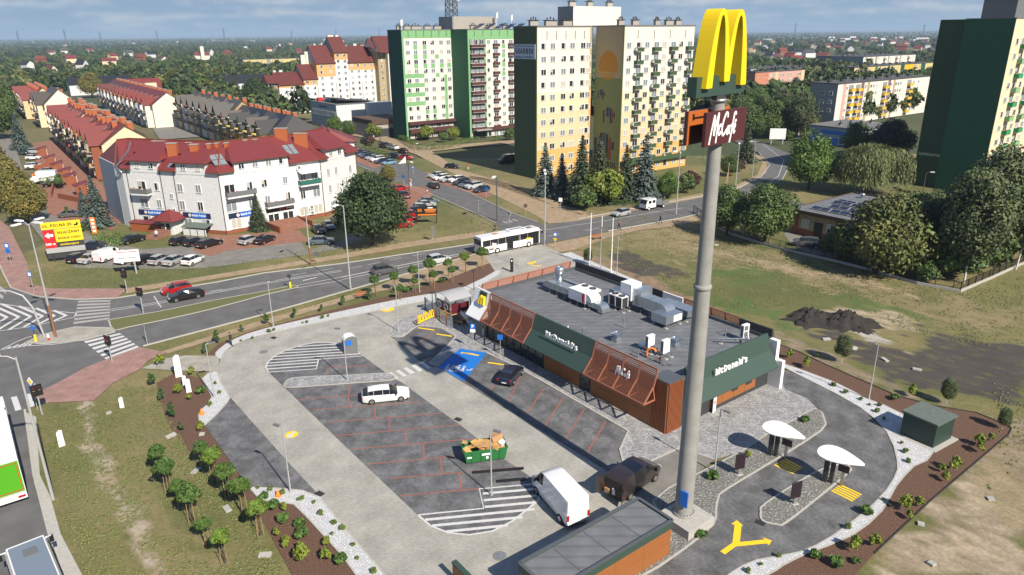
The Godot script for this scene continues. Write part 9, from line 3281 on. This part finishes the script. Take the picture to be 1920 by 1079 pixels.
	var list := [
		["round",W(-24.2,-120.6),1.12,"big round dark green tree beside the white corner building"],
		["ash",W(39.2,-126),0.9,"bushy tree just right of the tall sign pole beyond the meadow"],
		["ash",W(44,-119.9),1.05,"round drooping tree at the left end of the fence by the solar roof"],
		["olive",W(55.4,-103.4),1.28,"wide olive-green tree in front of the solar roof"],
		["olive",W(53.3,-110.9),0.62,"smaller olive tree left of the wide olive one by the fence"],
		["birch",W(65.3,-106.3),0.85,"thin birch right of the wide olive tree by the fence"],
		["birch",W(65.9,-98.2),1.2,"tall birch with pale trunk near the corner of the fence"],
		["birch",W(74.1,-106),1.32,"tallest birch at the right, pale trunk leaning"],
		["ash",W(72.4,-114.8),1.1,"dark full tree behind the fence corner birches"],
		["birch",W(77.7,-104.5),1.1,"birch cut off at the right edge of the picture"],
		["olive",W(88.5,-124.3),1.55,"big grey-green tree in front of the dark tower's sunny side"],
		["ash",W(96.1,-127.7),1.4,"tree at the right edge behind the birches"],
		["ash",W(66.3,-115),1.0,"dark leafy tree behind the wide olive one, right of the solar panels"],
		["birch",W(68,-104.8),0.95,"birch second from the fence corner among its dense group"],
		["ash",W(77.7,-114.6),1.2,"full tree behind the tall birches near the right edge"],
		["shrub",W(65.3,-100.6),2.2,"dense green undergrowth left of the fence corner"],
		["shrub",W(71.6,-103.9),2.4,"dense green undergrowth below the tall birches"],
		["shrub",W(79.9,-109.1),2.3,"undergrowth by the fence at the right edge"],
		["shrub",W(60.5,-98.8),1.0,"round shrub growing outside the fence near its corner"],
		["light",W(69.1,-164.2),1.18,"bright green tree beside the bend of the road"],
		["willow",W(80.6,-157.9),1.0,"weeping willow with long pale strands behind the solar roof"],
		["purple",W(107.8,-203.6),1.05,"nearly black-leaved tree between the pavilion and the dark tower"],
		["ash",W(101.8,-211.5),0.95,"dark green tree in front of the blue and white pavilion"],
		["spruce",W(7.8,-161.2),1.0,"blue spruce nearest the corner of the cream block"],
		["spruce",W(11.3,-157.6),0.85,"slim blue-green spruce second along the cream block"],
		["fir",W(15.2,-152.2),1.02,"tall dark fir third along the cream block"],
		["fir",W(19,-153),1.0,"tall dark fir in the middle of the group by the cream block"],
		["fir",W(25.1,-154.9),0.85,"dark fir left of the large blue spruce"],
		["spruce",W(29.1,-154.7),1.2,"large blue spruce by the flatbed truck"],
		["gold",W(19.9,-150.9),1.75,"bright lime-green bush under the firs"],
		["shrub",W(15,-146.2),1.6,"olive bush at the foot of the firs"],
		["light",W(34.9,-156.6),0.55,"light green tree right of the large blue spruce"],
		["autumn",W(34.8,-160),0.45,"rust-tinged small tree before the cream block's shops"],
		["wine",W(42.7,-167.9),1.2,"wine-red shrub at the right end of the cream block"],
		["shrub",W(40,-162),1.4,"rounded green shrub behind the tall sign pole"],
		["fir",W(66.2,-201.5),0.75,"dark fir on the verge beside the McCafe panel's right edge"],
		["ash",W(55.8,-182.1),0.55,"green bush right behind the tall sign pole at the road bend"],
		["wine",W(59.9,-187.8),1.0,"brownish shrub beside the dark fir at the road bend"],
		["shrub",W(93.9,-244.4),1.0,"clipped round shrub by the white hoarding"],
		["fir",W(127.3,-295.8),0.95,"dark fir at the grey gable of the white block"],
		["fir",W(118.9,-284),0.7,"smaller fir left of the one at the grey gable"],
		["spruce",W(-80.7,-136.2),0.85,"blue spruce standing beside the white corner building"],
		["spruce",W(-88.5,-145.2),0.5,"small blue spruce left of the tall one by the corner building"],
		["spruce",W(-162.9,-240.2),1.0,"big blue-green spruce beside the service road"],
		["fir",W(-48,-132.2),0.5,"round dark pine in front of the bank's right sign"],
		["autumn",W(-107.4,-150.7),1.2,"yellowish tree at the left edge above the lamp with two heads"],
		["autumn",W(-96.7,-139.8),0.95,"yellow-green tree behind the tall rusty lamp post"],
		["autumn",W(-128.4,-175.9),1.3,"yellowing tree cut off at the left edge"],
		["ash",W(-187.3,-264.6),1.6,"dark tree at the left edge beside the far row"],
		["ash",W(-233.5,-337.8),1.5,"dark green tree at the left edge behind the spruce"],
		["autumn",W(-256.7,-453.4),1.6,"brownish round tree between the cream villa and the back row"],
		["gold",W(-29.5,-254),1.1,"golden weeping shrub in front of the green block"],
		["gold",W(-20,-253.3),1.0,"yellow-green shrub second in front of the green block"],
		["shrub",W(-23,-248.3),1.0,"grey-green shrub between the golden shrubs"],
		["shrub",W(-0.3,-252),1.3,"round green shrub by the shops of the green block"],
		["gold",W(-49.2,-260.8),1.2,"pale round shrub at the corner of the white hall"],
		["ash",W(-58.2,-261.4),0.6,"lush green bush behind the corner building's roof"],
		["light",W(-65.8,-273.6),0.6,"bright green bush beside the white hall"],
		["wine",W(-47,-242.4),0.9,"dark shrub between the parked lines on the hedge lane"],
		["shrub",W(-82.3,-132.3),0.6,"small yellow-green shrub in the brick yard by the corner building"],
		["autumn",W(-30.9,-177.9),0.5,"thin sapling at the kerb of the side street"],
		["thuja",W(-110.2,-173.1),1.0,"tall clipped thuja column in the yard of the red row"],
		["thuja",W(-114.2,-175.2),0.6,"clipped thuja in the yard hedge beside the box truck"],
		["thuja",W(-91.5,-144),0.6,"small thuja in the brick yard"],
		["birch",W(12.1,-108.7),0.2,"small sapling at the foot of the flagpoles"],
		["birch",W(36.7,-72.3),0.24,"slim sapling in the mulch bed right of the restaurant"],
		["birch",W(42.9,-62.7),0.2,"drooping sapling behind the transformer box"],
		["birch",W(45.3,-57.8),0.16,"small dark sapling at the right corner of the mulch bed"],
	]
	# the trees behind the road bend, each with a place in the line
	for k in 9:
		var p: Vector2 = [W(81.4,-246.5),W(90.3,-262.4),W(89.9,-251.2),W(99.3,-267.7),W(98.6,-256.1),W(97.9,-245.4),W(87.9,-278),W(108.9,-267),W(76.5,-263.4)][k]
		list.append([["ash","birch","ash","birch","ash","birch","ash","fir","light"][k],p,[1.15,1.0,1.25,1.1,1.3,1.15,1.2,1.0,0.9][k],"tall tree in the dense line behind the road bend, %s from the left" % word[[2,3,4,5,6,7,1,8,0][k]]])
	for q in list:
		copy(kinds[q[0]],q[3],v3(q[1]),pr.randf() * TAU,"",q[2])
	# woodland edge and garden trees of the middle distance: the nearest of the wood, one by one
	pr.seed = 91
	var names := {"ash": "mid green","round": "dark green","light": "fresh green","olive": "olive","fir": "dark conifer","spruce": "blue-green conifer"}
	var pick := ["ash","round","ash","light","round","fir","olive","spruce","ash"]
	var n := 0
	var tries := 0
	while n < 170 and tries < 4000:
		tries += 1
		var u := pr.randf()
		var p := W(pr.randf_range(-300,-90),pr.randf_range(-620,-350))
		if u < 0.3:
			p = W(pr.randf_range(-100,-20),pr.randf_range(-560,-420))
		elif u < 0.5:
			p = W(pr.randf_range(60,330),pr.randf_range(-480,-230))
		if built_on(p):
			continue
		var k: String = pick[n % 9]
		copy(kinds[k],"%s tree in the wood behind the housing" % names[k],v3(p),pr.randf() * TAU,"trees of the wood behind the houses, " + names[k],pr.randf_range(0.75,1.25))
		n += 1
	for k in kinds:
		kinds[k].free()
	woods(dark_green,mid_green,olive)
	hedges()
	small_plants()
	grass()

func built_on(p: Vector2) -> bool:
	# the rows, blocks and roads that trees keep clear of
	for q in keep_clear:
		if Geometry2D.is_point_in_polygon(p,q):
			return true
	return false

var keep_clear: Array = [
	P([-80,-180,-120,-160,-320,-430,-265,-470]),P([-50,-205,-95,-175,-330,-500,-250,-500]),P([-130,-330,-30,-300,-10,-350,-70,-430,-150,-390]),P([-100,-260,-30,-225,5,-330,-60,-330]),P([-10,-170,70,-150,80,-240,0,-240]),
	P([60,-110,120,-150,150,-250,60,-190]),P([108,-270,205,-345,215,-320,118,-255]),P([112,-355,170,-405,170,-375,120,-345]),P([90,-215,135,-235,120,-260,85,-240]),P([-240,-430,-200,-430,-200,-470,-240,-470]),
	P([205,-450,330,-545,330,-525,205,-430]),P([28,-150,75,-250,95,-330,60,-330,20,-230]),P([150,-500,240,-600,240,-560,160,-460]),P([112,-262,205,-330,215,-290,116,-228])]

func woods(c0: Color,c1: Color,c2: Color) -> void:
	pr.seed = 5
	var houses := []
	for ch in get_children():
		if ch.has_meta("category") and (ch.get_meta("category") in ["house","works","church","hall"]):
			houses.append(W(ch.position.x,ch.position.z))
	for k in 3:
		var mesh := leafy(V(9.5,10.5,9.5),0.6,17,16,1.35,[c0,c1,c2][k] * 0.95,0.34,40 + k)
		pr.seed = 60 + k
		var where := []
		var tint_ := []
		var want: int = [9000,9000,4500][k]
		var tries := 0
		while where.size() < want and tries < want * 4:
			tries += 1
			var r := 330.0 * pow(24.0,pr.randf())
			var a := pr.randf_range(-0.86,0.86)
			var p := W(sin(a) * r,-cos(a) * r)
			var open := noise.get_noise_2d(p.x * 0.0022 + 200,p.y * 0.0022) + 0.5 * noise.get_noise_2d(p.x * 0.008,p.y * 0.008 + 300)
			if open > (0.30 if p.x < 150 else 0.10) and r > 520:
				continue
			if r < 700 and built_on(p):
				continue
			var near_house := false
			for q in houses:
				if p.distance_squared_to(q) < 400.0 or (p.length() < q.length() and p.length() > q.length() - 90.0 - q.length() * 0.14 and absf(p.angle() - q.angle()) < 12.0 / q.length()):
					near_house = true
					break
			if near_house:
				continue
			var s := pr.randf_range(0.7,1.3) * (1.0 if r < 700.0 else 0.8)
			where.append(Transform3D(Basis(Vector3.UP,pr.randf() * TAU) * Basis.from_scale(V(s,s * pr.randf_range(0.8,1.15),s)),V(p.x,-0.3 + clampf((r - 4000.0) / 9000.0,0,1) * 15.0,p.y)))
			var f := pr.randf_range(0.75,1.25)
			tint_.append(Color(f,f,f))
		var mm := MultiMesh.new()
		mm.transform_format = MultiMesh.TRANSFORM_3D
		mm.use_colors = true
		mm.mesh = mesh
		mm.instance_count = where.size()
		for j in where.size():
			mm.set_instance_transform(j,where[j])
			mm.set_instance_color(j,tint_[j])
		var o := MultiMeshInstance3D.new()
		o.name = numbered("woodland")
		o.multimesh = mm
		o.set_meta("kind","stuff")
		add_child(o)

func hedge(p: PackedVector2Array,w: float,h: float,c: Color,label: String) -> void:
	pr.seed = int(absf(p[0].x) * 10.0)
	var l := Leaves.new()
	for i in p.size() - 1:
		var d := (p[i + 1] - p[i])
		var n := d.normalized().orthogonal()
		for k in int(d.length() * 60.0):
			var f := pr.randf()
			var side := pr.randf_range(-1,1)
			var y := h * pr.randf_range(0.92,1.05)
			var nn := V(0,1,0)
			if pr.randf() < 0.6:
				side = 1.0 if pr.randf() < 0.5 else -1.0
				y = pr.randf_range(0.1,h)
				nn = V(n.x * side,0.2,n.y * side)
			var q := p[i] + d * f + n * w * 0.5 * side * pr.randf_range(0.88,1.04)
			l.add(V(q.x,y,q.y),(nn + rdir() * 0.6).normalized(),0.17,1.0,pr.randf() * 6.0,tint(c,0.35))
	var o := array_object("hedge",l.vs,l.ns,l.cs,l.ix,M.leaf)
	tag(o,label,"hedge")

func hedges() -> void:
	var g := Color(0.075,0.125,0.02)
	hedge(P([-38.5,-254.6,-30,-230.9,-24.3,-230.5,-11.5,-248.8]),2.6,1.7,g,"long clipped hedge bending round the lawn of the green block")
	hedge(P([-6,-249.8,-3.2,-252.2]),2.6,1.5,Color(0.05,0.10,0.02),"short square hedge by the green block's entrance")
	hedge(P([-2.3,-252.1,1.6,-254.5]),2.6,1.5,Color(0.05,0.10,0.02),"short hedge at the foot of the green block's shops")
	hedge(P([-46.7,-230.8,-37.8,-215.7,-36.1,-218.6]),3.2,1.4,g,"low broad hedge between the parked line and the hedge lane")
	hedge(P([-118.2,-178,-116.7,-179.3,-116.4,-182]),1.6,1.8,Color(0.07,0.14,0.02),"clipped green hedge beside the box truck")
	hedge(P([-76.7,-126.5,-74.7,-127.6,-70.4,-125.1,-68.3,-122.7,-72.1,-122.8,-75,-124.1]),2.6,1.0,Color(0.10,0.16,0.04),"mounded juniper bed at the left corner of the bank")
	hedge(P([21.5,-151.9,23.1,-150.8,25.2,-149.7]),1.6,0.9,Color(0.045,0.09,0.02),"low hedge under the firs near the flatbed truck")
	hedge(P([26,-150.2,27.7,-149.6]),1.6,0.8,Color(0.045,0.09,0.02),"low hedge under the large blue spruce")

func small_plants() -> void:
	# little shrubs in the mulch and gravel beds
	var shapes := []
	var cols := [Color(0.15,0.19,0.02),Color(0.06,0.12,0.02),Color(0.045,0.09,0.025),Color(0.10,0.15,0.03)]
	for k in 4:
		shapes.append(leafy([V(0.62,0.85,0.62),V(0.7,0.6,0.7),V(0.5,1.15,0.5),V(0.36,0.28,0.36)][k],0.02,9,26,0.10,cols[k],0.35,70 + k))
	var words := ["yellow-green upright shrub","round green shrub","dark green columnar shrub","tiny green tuft"]
	var beds := [
		["in the brown mulch at the bottom left",P([-19.97,-48.25,-18.87,-46.98,-17.89,-46.75,-17.61,-45.35,-16.19,-44.85,-17.55,-43.62,-15.7,-43.55,-16.45,-42.53,-15.26,-41.95,-15.01,-41.03,-13.66,-42.59,-13.22,-40.92,-12.2,-40.82]),[1,1,0,1,1,0,1,0,0,0,0,0,1]],
		["in the mulch below the entrance",P([-35.8,-64.8,-33.1,-61.2,-31.1,-58.7,-38.1,-68,-34.7,-66.2,-33,-64.8,-32.4,-66.3,-29.3,-58.9]),[2,2,2,2,0,0,1,0]],
		["in the mulch strip by the road",P([-35.9,-76.2,-35.6,-79,-33.8,-82.4,-31.4,-84.8,-28.5,-87,-25.6,-89.3,-39.6,-73,-35.1,-70.7]),[2,2,2,2,2,2,0,0]],
		["in the mulch right of the gravel curve",P([38.2,-63.6,40.4,-64.3,43,-55.9,41.3,-55,40.7,-53.9,35.8,-51,37,-51.1,35.4,-49.8,31.43,-46.55,30.04,-46.14,29.84,-44.96,25.78,-41.85,24.22,-41.5,23.75,-40.33,22.22,-40.09,21.13,-40.9]),[1,0,0,0,0,0,0,0,0,0,0,0,0,1,1,1]],
		["in the mulch behind the restaurant",P([31.3,-73.3,32.3,-70.9,34.7,-73.8]),[0,0,1]],
		["among the pebbles by the drive-through",P([27.6,-59.4,16.43,-50.32,20.32,-53.48,26.94,-45.68,13.64,-43.17,12.95,-43.57]),[1,1,0,1,1,1]],
		["under the street trees",P([-23.2,-91.5,-20,-93.5,-16.9,-96.3,-15.2,-96.7,-10.6,-100.8,-10.2,-101.2]),[2,2,2,1,1,1]],
	]
	for b in beds:
		for i in b[1].size():
			var k: int = b[2][i]
			var o := MeshInstance3D.new()
			o.name = numbered("small_shrub")
			o.mesh = shapes[k]
			o.position = v3(b[1][i],0.04)
			o.rotation.y = i * 1.1
			o.scale = Vector3.ONE * (1.25 + 0.35 * sin(i * 2.3))
			tag(o,"%s %s" % [words[k],b[0]],"shrub","%ss %s" % [words[k],b[0]])
			add_child(o)
	i_tufts(shapes[3])

func i_tufts(mesh: ArrayMesh) -> void:
	var spots := P([-30.4,-66.2,-30.4,-63.6,-31.7,-68.3,-20.93,-49.56,-19.81,-49.3,-18.64,-48.81,-17.12,-47.97,-15.82,-47.61,-14.97,-46.16,-13.66,-44.98,-13.51,-43.76,-16.87,-48.08])
	spots.append_array(P([33.9,-64.9,34.8,-63.5,35.1,-62.4,36,-62.2,35.2,-61,35.2,-59.6,34.7,-55.4,34.3,-54,33.7,-52.5,29.02,-47.26,27.04,-45.75,24.79,-43.9,18.58,-40.94,17.07,-40.16,15.94,-39.51,33.3,-66.5]))
	spots.append_array(P([-11.7,-42.52,-11.1,-41.11,-9.66,-39.73,-12.81,-44.35]))
	spots.append_array(P([-32.9,-79.5,-31.8,-80.3,-30.4,-82.2,-29.9,-82.7,-26.9,-85,-26.4,-85.2,-24.8,-86.7,-24.2,-87.3]))
	for i in spots.size():
		var o := MeshInstance3D.new()
		o.name = numbered("plant_tuft")
		o.mesh = mesh
		o.position = v3(spots[i],0.11)
		o.scale = Vector3.ONE * (1.0 + 0.3 * sin(i * 1.7))
		o.rotation.y = i
		tag(o,"tiny plant tuft set in the white gravel border","plant","tufts in the white gravel borders")
		add_child(o)

func grass() -> void:
	# short tufts over the lawns and the meadow near the camera
	pr.seed = 33
	var l := Leaves.new()
	for k in 9:
		var a := pr.randf() * TAU
		l.add(V(cos(a) * 0.1,0.06,sin(a) * 0.1),V(cos(a),0.9,sin(a)).normalized(),0.075,1.7,pr.randf() * 6.0,tint(Color(0.125,0.135,0.045),0.4))
	var mesh := array_mesh(l.vs,l.ns,l.cs,l.ix,M.leaf)
	var areas := [[P([-47.4,-63.2,-43.6,-64.6,-41.6,-63.8,-41.2,-68.1,-38.1,-68,-31.4,-58.6,-28.3,-54.4,-22.17,-48.63,-19.96,-45.49,-15.57,-39.74,-13.62,-36.19,-26.25,-36.35,-29.63,-39.93,-35.27,-46.57,-41.5,-55.1]),34000],[P([11.5,-172.8,32.7,-132.7,46.8,-115.6,62.9,-94.9,79.2,-104.9,58.6,-74.6,48.9,-80,46.3,-93.9,37.9,-89.9,31,-88.8,25.5,-90.2,18.6,-107.7]),40000],[P([-77.5,-109.7,-72.4,-112.4,-49.5,-109.8,-46.2,-112.5,-30,-121.4,-28.8,-116,-46.4,-105.6,-56.5,-99.3,-67.2,-100,-72.7,-103.4]),12000],[P([-44.1,-77.9,-24.5,-96.5,-23.9,-94,-37.4,-82.6,-41.6,-77.1]),2500],[P([-7.1,-145.2,-3,-134.6,2.5,-127.4,-5.1,-122.3,-16.1,-131.8,-21.6,-128.2,-20.7,-136,-14.2,-144.6]),3000],[P([50.6,-67.4,52.6,-65.4,44.3,-53.1,37.3,-47.7,41.9,-53.7]),2500]]
	var xs := []
	for q in areas:
		var r := Rect2(q[0][0],Vector2.ZERO)
		for v in q[0]:
			r = r.expand(v)
		for k in q[1]:
			var p := r.position + W(pr.randf(),pr.randf()) * r.size
			var d := noise.get_noise_2d(p.x * 0.22 + 50,p.y * 0.22) + 0.6 * noise.get_noise_2d(p.x * 0.06,p.y * 0.06)
			if d > pr.randf_range(-0.5,0.5) or not Geometry2D.is_point_in_polygon(p,q[0]):
				continue
			xs.append(Transform3D(Basis(Vector3.UP,pr.randf() * TAU) * Basis.from_scale(Vector3.ONE * pr.randf_range(0.4,0.95)),V(p.x,0.0,p.y)))
	var mm := MultiMesh.new()
	mm.transform_format = MultiMesh.TRANSFORM_3D
	mm.mesh = mesh
	mm.instance_count = xs.size()
	for j in xs.size():
		mm.set_instance_transform(j,xs[j])
	var o := MultiMeshInstance3D.new()
	o.name = "grass"
	o.multimesh = mm
	o.set_meta("kind","stuff")
	add_child(o)
